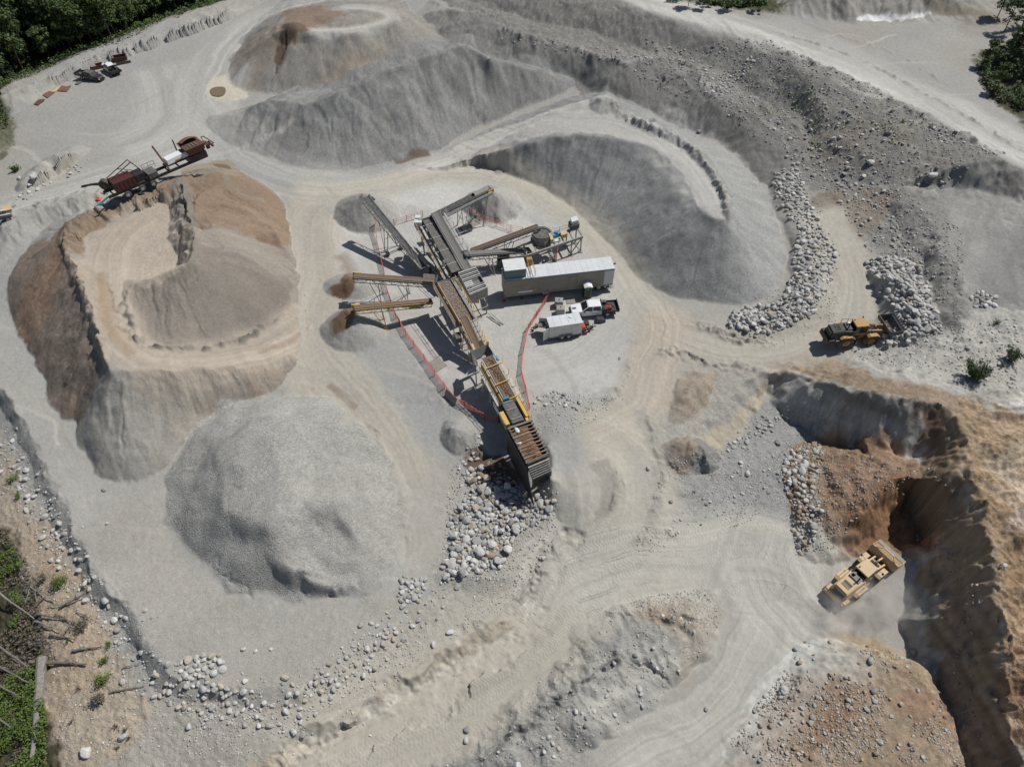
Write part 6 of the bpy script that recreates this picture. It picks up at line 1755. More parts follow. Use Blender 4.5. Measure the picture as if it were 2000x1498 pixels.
    P('cutting_edge', MB().prism([B(*p) for p in [(1.45, -.53), (1.88, -.48), (1.88, -.43), (1.45, -.39)]], -W - .06, W + .06), STEEL_B, bk)
    if old:
        for k in range(8):
            y = -W + .1 + k * (2 * W - .2) / 7
            P('tooth', MB().prism([B(*p) for p in [(1.75, -.53), (2.2, -.45), (2.2, -.41), (1.75, -.35)]], y - .08, y + .08), STEEL_D, bk)
    if guard:
        m = MB()
        a0 = B(.38, 1.0); a1 = B(.85, 1.25)
        m.beam((a1[0], -.62, a1[1]), (a1[0], .62, a1[1]), .12)
        m.beam((a0[0], -1.3, a0[1]), (a1[0], -.62, a1[1]), .12); m.beam((a0[0], 1.3, a0[1]), (a1[0], .62, a1[1]), .12)
        m.beam((a0[0], -1.6, a0[1]), (a0[0], 1.6, a0[1]), .1)
        P('spill_guard', m, bm, bk)
    return root
def heading(p, q):
    return math.atan2(q.y - p.y, q.x - p.x)
rr_ = U(1622,1158,-1.2); ff_ = U(1722,1082,-2.4)
c_ = hit1(1672, 1135)
lo2 = loader('pale yellow wheel loader on the pit floor, nose into the brown dug bank', (c_.x, c_.y, c_.z), heading(rr_, ff_), YEL_P, YEL_P, .75, .35, True, sc=.98)
c_ = hit1(1664, 664)
lo1 = loader('dark and orange wheel loader with black rear hood reaching into a boulder heap', (c_.x, c_.y, c_.z), heading(U(1620,652,2.5), U(1742,642,2.5)), YEL_O, BLK, 1.9, .85, False, True, sc=.98)
for o in list(lo1.children):
    if o.name.startswith(('engine_hood', 'rear_frame')): o.data.materials[0] = BLK if o.name.startswith('engine_hood') else STEEL_D
    if o.name.startswith('rear_fender'): o.data.materials[0] = YEL_O

# ------------------------------------------------------------------ crushing plant
conveyor('radial_conveyor', 'tall grey stacking conveyor rising to the upper left with a dark belt', U(826,524,1.5), U(715,388,6.6), .95, .75, BELT, PAINT_G, 'belt conveyors of the crushing plant', legs=(.62,), truss=True, hopper=True, wheels=.55, guard=STEEL_D)
conveyor('side_conveyor', 'side conveyor with earth-brown belt and walkway, upper of the two pointing left', U(848,552,3.0), U(692,541,4.2), .85, .55, BELT_BR, PAINT_G, 'belt conveyors of the crushing plant', legs=(.35,.7), truss=True, hopper=True, guard=YEL)
conveyor('side_conveyor', 'side conveyor with yellow head, lower of the two pointing left', U(842,590,2.4), U(692,604,4.2), .75, .5, BELT_BR, YEL, 'belt conveyors of the crushing plant', legs=(.65,), truss=True, guard=YEL)
conveyor('return_conveyor', 'short dark conveyor feeding the lumpy grey cone at the top', U(846,425,4.0), U(957,369,5.6), .95, .7, BELT, PAINT_G, 'belt conveyors of the crushing plant', legs=(.45,.8), truss=True, guard=YEL, cover=((.72,.97),), walk=1)
conveyor('screen_feed_conveyor', 'long central conveyor with dusty belt between catwalks', U(913,528,3.2), U(850,418,6.4), 1.15, .75, BELT_G, PAINT_G, 'belt conveyors of the crushing plant', legs=(.3,.6,.95), truss=True, guard=STEEL_D, walk=1)
conveyor('crusher_feed_conveyor', 'brown belt conveyor climbing right into the cone crusher', U(922,492,2.6), U(1050,445,5.6), .85, .5, BELT_BR, PAINT_G, 'belt conveyors of the crushing plant', legs=(.5,), truss=True, hopper=False, guard=STEEL_D)
conveyor('crusher_outlet_conveyor', 'light grey conveyor running low from the crusher to the central belt', U(1034,490,1.6), U(908,499,4.2), .9, .5, BELT_G, PAINT_G, 'belt conveyors of the crushing plant', legs=(.6,), truss=True, guard=STEEL_D)
conveyor('main_conveyor', 'main feed conveyor with brown belt and yellow railings below the stone-covered deck', U(938,692,2.0), U(905,622,4.6), .95, .6, BELT_BR, YEL_P, 'belt conveyors of the crushing plant', legs=(.25,.7), truss=True, hopper=True, guard=YEL, walk=1, motor=False)
conveyor('jaw_conveyor', 'broad belt between pale rails carrying brown earth up from the jaw crusher', U(1003,793,2.6), U(952,700,4.6), 1.35, .6, BELT_BR, WHT_D, 'belt conveyors of the crushing plant', legs=(.2,.55,.85), truss=True, guard=BLUE, load=(DIRT,.05,.98,.8))

# stone-covered screening deck at the end of the main belt
def deck_screen():
    a0 = U(912,628,4.4); a1 = U(868,552,5.2)
    a = (a1 - a0).normalized(); s = a.cross(Vector((0, 0, 1))).normalized(); n = s.cross(a); L = (a1 - a0).length
    g = Vector((a0.x, a0.y, ground(a0.x, a0.y)))
    root = thing('screening_deck', 'long screening deck covered with brown and grey crushed stone at the plant centre', 'screening machine', g); root['_w'] = list(g)
    m = MB(); m.beam(a0, a1, 1.75, .2, up=n); m.build('deck', DIRT, root)
    m = MB(); rs = random.Random(4)
    for k in range(800):
        t = rs.random() ** .8; p = a0 + a * (L * t) + s * rs.uniform(-.78, .78) + n * .13
        r = rs.uniform(.05, .12); v, f = ROCK0[rs.randrange(8)]
        m.add([p + Vector(tuple(float(x_) * r for x_ in q)) for q in v], [tuple(int(i) for i in tt) for tt in f])
    m.build('crushed_stone', ROCKY, root)['kind'] = 'stuff'
    for sg in (-1, 1):
        o = s * sg * .98
        m = MB(); m.beam(a0 + o + n * .1, a1 + o + n * .1, .08, .6, up=n); m.build('side_plate', YEL_P if sg < 0 else PAINT_G, root)
        m = MB(); m.beam(a0 + o - n * .5, a1 + o - n * 1.0, .12, .2)
        for t in (.05, .35, .65, .95):
            p = a0 + a * L * t + o; m.beam(p - n * .1, (p.x, p.y, ground(p.x, p.y)), .12)
        m.build('support_frame', PAINT_G, root)
        q = s * sg * 1.35
        MB().beam(a0 + q - n * .4, a1 + q - n * .4, .6, .05, up=n).build('walkway', STEEL_B, root)
        rail(root, [a0 + a * L * t + s * sg * 1.65 - n * .35 for t in np.linspace(0, 1, 6)], YEL_P if sg < 0 else YEL)
    m = MB(); m.sheet([a1 - s * .9 + n * .1, a1 + s * .9 + n * .1, a1 + a * .9 + s * .7 - n * .5, a1 + a * .9 - s * .7 - n * .5], .06); m.build('discharge_lip', STEEL_D, root)
deck_screen()

def vibro_box():
    """louvred grey box on legs east of the deck"""
    z = 5.0
    c = [U(895,532,z), U(929,521,z), U(952,562,z), U(918,576,z)]
    g = hit1(925, 600); root = thing('screen_house', 'grey louvred screen box on legs beside the central conveyor', 'screening machine', g); root['_w'] = list(g)
    ce = sum(c, Vector()) / 4
    b = [Vector((p.x, p.y, z - 1.5)) for p in c]
    m = MB()
    for i in range(4):
        p, q = c[i], c[(i + 1) % 4]; p2, q2 = b[i], b[(i + 1) % 4]
        m.sheet([p, q, q2, p2], .08)
    m.build('housing', PAINT_G, root)
    MB().sheet([p - Vector((0, 0, .5)) for p in c], .06).build('sieve_floor', BELT_G, root)
    for k in range(13):
        t = (k + .5) / 13
        if 6 <= k <= 8:
            p = c[0].lerp(c[3], t); q = c[1].lerp(c[2], t); MB().beam(p, p.lerp(q, .45), .2, .05).build('louvre', WHT_D, root); continue
        p = c[0].lerp(c[3], t); q = c[1].lerp(c[2], t)
        MB().beam(p, q, .12, .08).build('louvre', WHT_D if k % 2 == 0 else PAINT_G, root)
    for p in b:
        q = p.lerp(Vector((ce.x, ce.y, p.z)), .12)
        m = MB(); m.beam(q, (q.x, q.y, ground(q.x, q.y) - .1), .18); m.build('leg', PAINT_G, root)
    m = MB(); 
    for i in range(4):
        p, q = b[i], b[(i + 1) % 4]; m.beam((p.x, p.y, 1.6), (q.x, q.y, 1.6), .1)
    m.build('brace', PAINT_G, root)
    MB().box((ce.x, ce.y - .6, 2.4), (1.6, 1.2, 1.2)).build('discharge_chute', YEL_P, root)
    m = MB(); m.beam(b[2] + Vector((.4, -.3, -3)), b[2] + Vector((2.2, -2.2, -3.4)), .1); m.beam(b[2] + Vector((0, -.3, -3)), b[2] + Vector((1.8, -2.4, -3.4)), .1); m.build('tow_bar', STEEL_B, root)
vibro_box()

def central_frame():
    """elevated triple-deck screen west of the central belt"""
    g = hit1(850, 480); root = thing('inclined_screen', 'dark raised screen with catwalks and shafts left of the central conveyor', 'screening machine', g); root['_w'] = list(g)
    a0 = U(893,530,3.4); a1 = U(836,428,6.0)
    a = (a1 - a0).normalized(); s = a.cross(Vector((0, 0, 1))).normalized(); n = s.cross(a); L = (a1 - a0).length
    for k, off in enumerate((0, -.55, -1.1)):
        m = MB(); m.beam(a0 + n * off - s * .1, a1 + n * off - s * .1, 1.5, .08, up=n); m.build('sieve_deck', STEEL_D, root)
    for sg in (-1, 1):
        m = MB(); m.beam(a0 + s * (sg * .8 - .1) - n * .5, a1 + s * (sg * .8 - .1) - n * .5, .07, 1.5, up=n); m.build('side_plate', STEEL_D if sg < 0 else PAINT_G, root)
    for t in (.15, .4, .65, .9):
        p = a0 + a * L * t
        MB().cyl(p - s * 1.25, p + s * .9, .12, n=10).build('cross_shaft', STEEL_B, root, smooth=True)
    for t in (.2, .5, .8):
        p = a0 + a * L * t - s * 1.1 + n * .1
        MB().cyl(p - s * .12, p + s * .02, .38, n=16).build('flywheel', PAINT_G, root, smooth=True)
    for sg in (-1, 1):
        for t in (.05, .5, .95):
            p = a0 + a * L * t + s * (sg * 1.15 - .1) - n * 1.2; q = Vector((p.x, p.y, ground(p.x, p.y) - .1))
            m = MB(); m.beam(p, q, .18); m.beam(p + a * 1.4, q, .08); m.build('leg', PAINT_G, root)
    o = -s * 1.75 - n * .9
    MB().beam(a0 + o, a1 + o, .7, .05, up=n).build('catwalk', STEEL_B, root)
    rail(root, [a0 + a * L * t + o - s * .35 for t in np.linspace(0, 1, 7)], YEL_P)
    MB().box((a1 - n * .2 - s * 1.6), (1.1, .8, .7)).build('drive_box', WHT_D, root)
    MB().box((a1 - n * .4 - s * 1.2 + a * .9), (.8, .7, .8)).build('drive_box', WHT_D, root)
    m = MB(); m.beam(a1 + a * .2 - s * 1.4, a1 + a * .2 + s * 2.4, .25, .4); m.build('head_beam', PAINT_G, root)
    MB().hexa([a1 + Vector((-.8,-.4,-1.6)), a1 + Vector((.8,-.4,-1.6)), a1 + Vector((.8,.8,-1.6)), a1 + Vector((-.8,.8,-1.6))], [a1 + Vector((-1,-.6,-.5)), a1 + Vector((1,-.6,-.5)), a1 + Vector((1,1,-.5)), a1 + Vector((-1,1,-.5))]).build('chute', STEEL_D, root)
    b0 = a0 - s * 1.6
    MB().cyl(b0 + Vector((0, 0, -1.6)), b0 + Vector((1.8, .5, -1.3)), .28, n=12).build('cross_pipe', STEEL_B, root, smooth=True)
    m = MB(); m.beam(a0 + Vector((-2.0, .2, -2.2)), a1 + Vector((-2.6, 0, -5.2)), .25, .35); m.beam(a0 + Vector((.6, .2, -2.2)), a1 + Vector((-.3, 0, -5.2)), .25, .35); m.build('chassis_beam', PAINT_G, root)
    for t in (.25, .4):
        for q in (-2.5, .9):
            p = a0 + a * L * t; z0 = ground(p.x + q, p.y) + .5
            MB().cyl((p.x + q - .2, p.y, z0), (p.x + q + .2, p.y, z0), .5, n=16).build('wheel', TYR, root, smooth=True)
central_frame()

def jaw_station():
    g = hit1(1003, 850); root = thing('jaw_crusher', 'jaw crusher station with yellow side tanks and black power pack behind the feed hopper', 'crusher', g); root['_w'] = list(g)
    A = U(1015,832,3.6); B = U(988,782,3.6)
    a = (B - A).normalized(); s = a.cross(Vector((0, 0, 1))).normalized(); n = Vector((0, 0, 1)); L = (B - A).length
    M = Matrix((s, a, n)).transposed()
    c = A.lerp(B, .5)
    MB().box(c - n * 1.2, (1.9, L, 2.4), M).build('crusher_body', BLK, root, bevel=.05)
    MB().box(c + n * .15, (1.5, L * .8, .4), M).build('power_pack', STEEL_D, root, bevel=.05)
    for k in (-.4, .1, .5):
        MB().box(c + n * .4 + a * k * L * .7, (1.3, .14, .12), M).build('cover_rib', STEEL_B, root)
    MB().box(c + s * -1.3 - a * .6 - n * .1, (.55, 2.1, 1.0), M).build('side_tank', YEL, root, bevel=.05)
    MB().box(c + s * 1.35 + a * .2 - n * .1, (.5, 3.2, 1.0), M).build('side_tank', YEL, root, bevel=.05)
    MB().cyl(c + s * 1.0 - a * 1.4 - n * .6, c + s * 1.35 - a * 1.4 - n * .6, .8, n=20).build('flywheel', YEL, root, smooth=True)
    MB().cyl(c + a * (L * .5 + .3) - s * .3, c + a * (L * .5 + .3) + s * .5, .24, n=12).build('electric_motor', BLUE, root, smooth=True)
    m = MB()
    for sg in (-1, 1):
        for t in (0, 1):
            p = A.lerp(B, t) + s * sg * .95 - n * 2.2; m.beam(p, (p.x, p.y, ground(p.x, p.y) - .1), .25)
    m.build('leg', BLK, root)
    rail(root, [c + s * 1.7 + a * t - n * .4 for t in (-1.6, -.4, .8, 2.0)], YEL)
    rail(root, [c - s * 1.7 + a * t - n * .4 for t in (-1.6, -.4, .8, 2.0)], PAINT_G)
    # yellow side casings, skid and drives under the broad belt
    C0 = U(1003,793,2.6); C1 = U(952,700,4.6); ax = (C1 - C0).normalized(); sx = ax.cross(n).normalized(); nx = sx.cross(ax); LL = (C1 - C0).length
    for sg in (-1, 1):
        for t0, t1, mt in ((.02, .3, YEL), (.34, .62, YEL_P), (.66, .94, YEL)):
            MB().beam(C0 + ax * LL * t0 + sx * sg * .98 - nx * .25, C0 + ax * LL * t1 + sx * sg * .98 - nx * .25, .1, .75, up=nx).build('side_casing', mt, root)
    MB().beam(C0 + Vector((0, .4, -1.5)), C1 + Vector((-.2, -.4, -3.2)), 1.7, .5).build('skid_frame', YEL_P, root)
    MB().beam(C0 + Vector((0, .4, -.8)), C0.lerp(C1, .55) + Vector((0, 0, -1.2)), 1.3, .9).build('engine_bay', BLK, root, bevel=.05)
    for t in (.12, .45, .8):
        p = C0 + ax * LL * t; MB().beam(p - sx * 1.05 + nx * .5, p + sx * 1.05 + nx * .5, .12, .12).build('cross_guard', YEL if t < .5 else YEL_P, root)
    rail(root, [C0 + ax * LL * t + sx * 1.6 - nx * .4 for t in (.1, .35, .6, .85)], YEL)
    rail(root, [C0 + ax * LL * t - sx * 1.6 - nx * .4 for t in (.1, .35, .6, .85)], YEL_P)
    for sg in (-1, 1): MB().beam(C0 + ax * .3 + sx * sg * 1.4 - nx * .45, C1 - ax * .6 + sx * sg * 1.4 - nx * .45, .6, .05, up=nx).build('walkway', STEEL_B, root)
    D0 = U(938,692,2.0); D1 = U(905,622,4.6); ax2 = (D1 - D0).normalized(); s2 = ax2.cross(n).normalized()
    for sg in (-1, 1):
        MB().beam(D0 + ax2 * 1.5 + s2 * sg * .8 - n * .6, D1 + s2 * sg * .8 - n * .8, .1, .7).build('side_casing', YEL_P if sg < 0 else PAINT_G, root)
    MB().box(D0.lerp(D1, .4) + s2 * 1.5 - n * .9, (.9, 1.6, .9), M).build('motor_casing', YEL, root, bevel=.05)
    MB().box(D0.lerp(D1, .75) - s2 * 1.5 - n * 1.2, (.8, 1.2, .9), M).build('motor_casing', STEEL_D, root, bevel=.05)
    # grey transfer hopper where the jaw belt ends
    z = 4.4
    q = [U(920,686,z), U(952,672,z), U(966,694,z), U(926,712,z)]
    h = thing('transfer_hopper', 'open grey steel hopper plate between the two feed belts', 'hopper', Vector((q[0].x, q[0].y, ground(q[0].x, q[0].y)))); h['_w'] = list(h.location)
    cc = sum(q, Vector()) / 4; lo = [Vector((p.x, p.y, z - 1.2)).lerp(Vector((cc.x, cc.y, z - 1.2)), .45) for p in q]
    for i in (0, 1, 3):
        MB().sheet([q[i], q[(i + 1) % 4], lo[(i + 1) % 4], lo[i]], .06).build('hopper_plate', STEEL_B if i == 0 else STEEL_D, h)
    for p in q:
        e = p.lerp(cc, .15); MB().beam(e - n * .3, (e.x, e.y, ground(e.x, e.y) - .1), .14).build('leg', PAINT_G, h)
    MB().cyl(U(923,690,3.6), U(923,690,4.2), .2, n=10).build('electric_motor', BLUE, h, smooth=True)
jaw_station()

def grizzly():
    z = 4.8
    q = [U(993,836,z), U(1036,822,z), U(1071,889,z), U(1030,906,z)]
    g = Vector((q[3].x, q[3].y, ground(q[3].x, q[3].y)))
    root = thing('feed_hopper', 'dark feed hopper full of brown earth under slanted grizzly bars', 'hopper', g); root['_w'] = list(g)
    c = sum(q, Vector()) / 4
    lo = [Vector((p.x, p.y, z - 2.6)).lerp(Vector((c.x, c.y, z - 2.6)), .25) for p in q]
    for i in range(4):
        MB().sheet([q[i], q[(i + 1) % 4], lo[(i + 1) % 4], lo[i]], .1).build('hopper_wall', BLK if i != 2 else STEEL_D, root)
    m = MB(); N = 14
    vs = []
    for i in range(N + 1):
        for j in range(N + 1):
            u, v = i / N, j / N
            p = (q[0] * (1 - u) + q[1] * u) * (1 - v) + (q[3] * (1 - u) + q[2] * u) * v
            e = min(u, 1 - u) * 2
            p = p.lerp(c, .03); p.z = z - .6 + .35 * e + .18 * float(fbm(np.array([p.x]), np.array([p.y]), 1.6, 3, 5)[0]) ; vs.append(p)
    m.add(vs, [(i * (N + 1) + j, (i + 1) * (N + 1) + j, (i + 1) * (N + 1) + j + 1, i * (N + 1) + j + 1) for i in range(N) for j in range(N)])
    m.build('earth_fill', DIRT, root, smooth=True)
    for k in range(11):
        t = (k + .4) / 10.6
        p = q[0].lerp(q[3], t); e = q[1].lerp(q[2], t)
        w_ = .11 if k % 3 else .17
        d = (e - p) * .06
        MB().beam(p - d + Vector((0, 0, .12 + (.1 if k % 2 else 0))), e + d + Vector((0, 0, .22)), w_, .16).build('grizzly_bar', GRIZ, root)
    for i in (0, 2, 1, 3):
        p, e = q[i], q[(i + 1) % 4]; MB().beam(p, e, .16, .3).build('rim_beam', STEEL_D, root)
    for p in q:
        e = p.lerp(c, .1) - Vector((0, 0, .6)); MB().beam(e, (e.x, e.y, ground(e.x, e.y) - .2), .28).build('leg', STEEL_D, root)
    # tall black left cheek down to the stone heap
    d = (q[3] - q[0]).normalized()
    m = MB(); m.sheet([q[0] + Vector((-.15, 0, -.3)), q[3] + Vector((-.15, 0, -.3)), q[3] + Vector((-.15, 0, -5)) + d * 2.4, q[0] + Vector((-.15, 0, -4.6))], .12); m.build('cheek_plate', BLK, root)
    # rear dump platform
    r0, r1 = q[3] + d * .15, q[2] + d * .15
    e0, e1 = U(1040,938,2.4), U(1077,921,2.5)
    m = MB(); m.sheet([r0 - Vector((0, 0, .5)), r1 - Vector((0, 0, .5)), e1, e0], .12); m.build('dump_platform', STEEL_D, root)
    for k in range(6):
        t = (k + .5) / 6; p = r0.lerp(e0, t); p2 = r1.lerp(e1, t); up_ = Vector((0, 0, .16 - .45 * (1 - t)))
        MB().beam(p + up_, p2 + up_, .22, .1).build('platform_rib', STEEL_B if k % 2 else PAINT_G, root)
    MB().sheet([e0, e1, e1 - Vector((0, 0, 1.0)), e0 - Vector((0, 0, 1.6))], .1).build('end_plate', BLK, root)
    MB().sheet([r1 - Vector((0, 0, .4)), e1, e1 - Vector((0, 0, 1.0)), r1 - Vector((0, 0, 3.4))], .1).build('side_plate', BLK, root)
    for k, (a_, b_) in enumerate([(1011, 842), (1008, 838), (1014, 866)]):
        p = U(a_, b_, z + .3); v, f = ROCK1[k]
        MB().add([p + Vector(tuple(float(x_) * .28 for x_ in e)) for e in v], [tuple(int(i) for i in tt) for tt in f]).build('caught_stone', WHT_D, root, smooth=True)
grizzly()

def cone_plant():
    g = hit1(1085, 485); root = thing('cone_crusher', 'cone crusher plant on a long trestle with round grey bowl and blue motor', 'crusher', g); root['_w'] = list(g)
    z = 2.7
    q = [U(1030,500,z), U(1138,463,z), U(1128,446,z), U(1022,478,z)]
    a = (q[1] - q[0]).normalized(); s = Vector((a.y, -a.x, 0)); n = Vector((0, 0, 1)); L = (q[1] - q[0]).length; W = (q[3] - q[0]).length
    t_ = (q[3] - q[0]).normalized()
    for k, (p, e) in enumerate(((q[0], q[1]), (q[3], q[2]))):
        MB().beam(p, e, .2, .4).build('chassis_rail', PAINT_G, root)
    for k in range(7):
        if k in (2,): continue
        p = q[0].lerp(q[1], k / 6); e = q[3].lerp(q[2], k / 6); MB().beam(p, e, .16, .25).build('cross_beam', PAINT_G, root)
    for t in (.02, .5, .8, .98):
        for p, e in ((q[0], q[1]), (q[3], q[2])):
            b = p.lerp(e, t); m = MB(); m.beam(b, (b.x, b.y, ground(b.x, b.y) - .1), .18); m.box((b.x, b.y, ground(b.x, b.y) + .05), (.7, .7, .12)); m.build('leg', PAINT_G, root)
    m = MB(); b = q[0].lerp(q[1], .98); b2 = q[0].lerp(q[1], .8); m.beam(b - n * .2, (b2.x, b2.y, .2), .12); m.beam(b2 - n * .2, (b.x, b.y, .2), .12); m.build('brace', PAINT_G, root)
    c = U(1058,462,3.4)
    bowl = MB().cyl(c - n * 1.6, c - n * .2, 1.25, 1.55, n=28).cyl(c - n * .2, c + n * .6, 1.5, 1.4, n=28, cap=False).build('crusher_bowl', PAINT_G, root, smooth=True)
    for k in range(3):
        MB().cyl(c + n * (-.9 + k * .4), c + n * (-.82 + k * .4), 1.62 - .04 * k, n=28).build('bowl_ring', PAINT_G, bowl, smooth=True)
    MB().cyl(c + n * .58, c + n * .72, 1.5, 1.5, n=28, cap=False).build('feed_collar', STEEL_D, bowl, smooth=True)
    MB().cyl(c + n * .1, c + n * .45, 1.3, n=28).build('feed_well', STEEL_D, bowl, smooth=True)
    for k in range(10):
        t = 2 * math.pi * k / 10; p = c + Vector((math.cos(t) * 1.6, math.sin(t) * 1.6, -1.1)); MB().cyl(p, p + n * .9, .09, n=8).build('tension_cylinder', STEEL_B, bowl, smooth=True)
    mo = U(1086,459,3.4)
    MB().cyl(mo - a * .8, mo + a * .7, .45, n=16).build('electric_motor', BLUE, root, smooth=True)
    MB().box(mo + n * .45, (.5, .5, .3)).build('junction_box', BLUE, root)
    MB().cyl(mo - a * 1.2, mo - a * .85, .6, n=18).build('drive_sheave', BLUE, root, smooth=True)
    MB().box(U(1076,466,3.6), (.5, 1.6, .8), Matrix((a, t_, n)).transposed()).build('belt_guard', YEL_P, root, bevel=.04)
    MB().box(U(1101,458,3.6), (1.1, .9, .7), Matrix((a, t_, n)).transposed()).build('tank', YEL_P, root, bevel=.06)
    MB().box(U(1089,470,3.1), (1.0, .5, .25), Matrix((a, t_, n)).transposed()).build('control_box', WHT_D, root)
    pp = U(1121,436,3.8)
    MB().box(pp - n * .3, (1.6, 1.4, .9), Matrix((a, t_, n)).transposed()).build('power_pack', STEEL_D, root, bevel=.05)
    MB().box(pp + n * .5, (1.2, 1.1, .6), Matrix((a, t_, n)).transposed()).build('tank', WHT_D, root, bevel=.06)
    rail(root, [q[3].lerp(q[2], t) + n * .2 for t in (.5, .66, .82, .98)], PAINT_G)
    m = MB(); f = U(1024,494,2.2)
    m.beam(q[0], f + Vector((-2.4, -.8, -.3)), .16, .25); m.beam(q[3], f + Vector((-2.6, .6, -.3)), .16, .25); m.build('gooseneck', PAINT_G, root)
    MB().box(f + Vector((-3.2, -.8, -1.0)), (1.8, 1.6, 1.5)).build('engine_block', BLK, root, bevel=.05)
    w0 = f + Vector((-3.0, -1.9, 0)); zg = ground(w0.x, w0.y)
    MB().cyl((w0.x, w0.y, zg + .55), (w0.x + .1, w0.y + .4, zg + .55), .55, n=18).build('wheel', TYR, root, smooth=True)
    # ladder on the south side
    m = MB(); b = q[0].lerp(q[1], .42)
    for sg in (-.25, .25): m.beam(b + a * sg, b + a * sg + Vector((0, -.5, -2.6)), .06)
    for k in range(7): m.beam(b + a * -.25 + Vector((0, -.07 * k, -.37 * k)), b + a * .25 + Vector((0, -.07 * k, -.37 * k)), .05)
    m.build('ladder', WHT_D, root)
cone_plant()
MB_o = None

# ------------------------------------------------------------------ control trailer and small vehicles
def van_trailer():
    zt, zb = 4.0, 1.0
    A = U(985,548,zt); B = U(1201,524,zt)
    a = B - A; a.z = 0; L = a.length; a.normalize(); s = Vector((-a.y, a.x, 0)); n = Vector((0, 0, 1)); W = 2.6
    c = A + a * L / 2 + s * W / 2; c.z = ground(c.x, c.y)
    rz = math.atan2(a.y, a.x)
    root = thing('control_trailer', 'long beige control trailer with white roof standing right of the plant', 'trailer', c, rz, local=True)
    def P(nm, m, mat, par=root, **k): return m.build(nm, mat, par, **k)
    h = zt - zb
    body = P('side_wall', MB().box((0, -W / 2, zb + h / 2), (L - .1, .08, h - .1)), BEIGE)
    for k in range(21):
        x = -L / 2 + .5 + k * (L - 1.6) / 20
        P('wall_panel_seam', MB().box((x, -W / 2 - .05, zb + h / 2), (.06, .03, h - .35)), PAINT_G, body)
    P('side_wall', MB().box((0, W / 2, zb + h / 2), (L - .1, .08, h - .1)), BEIGE)
    P('end_wall', MB().box((-L / 2 + .04, 0, zb + h / 2), (.08, W, h - .1)), BEIGE)
    P('end_wall', MB().box((L / 2 - .04, 0, zb + h / 2), (.08, W, h - .1)), WHT_D)
    P('corner_panel', MB().box((L / 2 - .75, -W / 2 - .055, zb + h / 2), (1.4, .04, h - .25)), WHT_D, body)
    P('roof', MB().box((0, 0, zt), (L + .04, W + .12, .09)), ROOF_W, bevel=.02)
    for k in range(14): P('roof_seam', MB().box((-L / 2 + 4.9 + k * (L - 5.4) / 13, 0, zt + .05), (.05, W + .05, .03)), WHT_D)
    P('side_door', MB().box((L * .12, -W / 2 - .06, zb + 1.2), (1.0, .05, 2.2)), BEIGE, body)
    P('top_rail', MB().box((0, -W / 2 - .07, zt - .12), (L, .06, .14)), BLUEG)
    P('base_rail', MB().box((0, -W / 2 - .04, zb + .1), (L, .1, .22)), PAINT_G)
    P('floor', MB().box((0, 0, zb - .05), (L, W - .1, .14)), STEEL_D)
    P('side_stripe', MB().prism([(-L * .26, 2.1), (-L * .1, 2.1), (-L * .17, 2.9), (-L * .2, 2.9), (-L * .14, 2.22), (-L * .26, 2.2)], -W / 2 - .075, -W / 2 - .06), PAINT_G, body)
    P('side_window', MB().box((-L * .36, -W / 2 - .06, 2.3), (1.9, .05, .75)), BEIGE, body)
    P('window_sill', MB().box((-L * .31, -W / 2 - .1, 1.65), (2.1, .1, .28)), WHT, body)
    # roof house
    rh = P('roof_house', MB().box((-L / 2 + 1.65, .12, zt + .78), (3.0, 2.4, 1.5)), BLUEG, bevel=.03)
    P('roof_house_cap', MB().box((-L / 2 + 1.65, .12, zt + 1.55), (3.1, 2.5, .08)), WHT_D, rh)
    # orange ladder cage and rail over the roof
    m = MB(); x0 = -L / 2 + 4.1
    for y in (-1.1, 1.4):
        for x in (x0 - .35, x0 + .35): m.beam((x, y, zt), (x, y, zt + 1.1), .06)
    for x in (x0 - .35, x0 + .35):
        for z_ in (zt + 1.1, zt + .55): m.beam((x, -1.1, z_), (x, 1.4, z_), .06)
    P('roof_rail', m, YEL_O)
    P('roof_hatch', MB().box((x0, 1.6, zt + .6), (.8, .6, 1.1)), YEL_O)
    for k in range(3): P('running_light', MB().cyl((-L * .14 + k * .35, -W / 2 + .1, .78), (-L * .14 + k * .35, -W / 2 - .06, .78), .14, n=10), WHT_D, smooth=True)
    for x in (L / 2 - 1.9, L / 2 - .8):
        for sg in (-1, 1): wheel(root, (x - .1, sg * (W / 2 - .3), .5), .5, .3)
    for sg in (-1, 1):
        m = MB(); m.beam((-L / 2 + 2.6, sg * 1.0, zb), (-L / 2 + 2.6, sg * 1.0, .05), .14); m.box((-L / 2 + 2.6, sg * 1.0, .06), (.4, .4, .1)); P('landing_leg', m, STEEL_D)
    P('exhaust_stub', MB().cyl((L / 2, .2, zt - .6), (L / 2 + .6, .2, zt - .35), .1, n=8), BLK, smooth=True)
    P('step', MB().box((L / 2 - .5, -W / 2 - .3, .75), (1.0, .5, .06)), STEEL_B)
    P('skirt_box', MB().box((-L * .1, 0, .7), (2.2, 1.6, .5)), STEEL_D)
van_trailer()

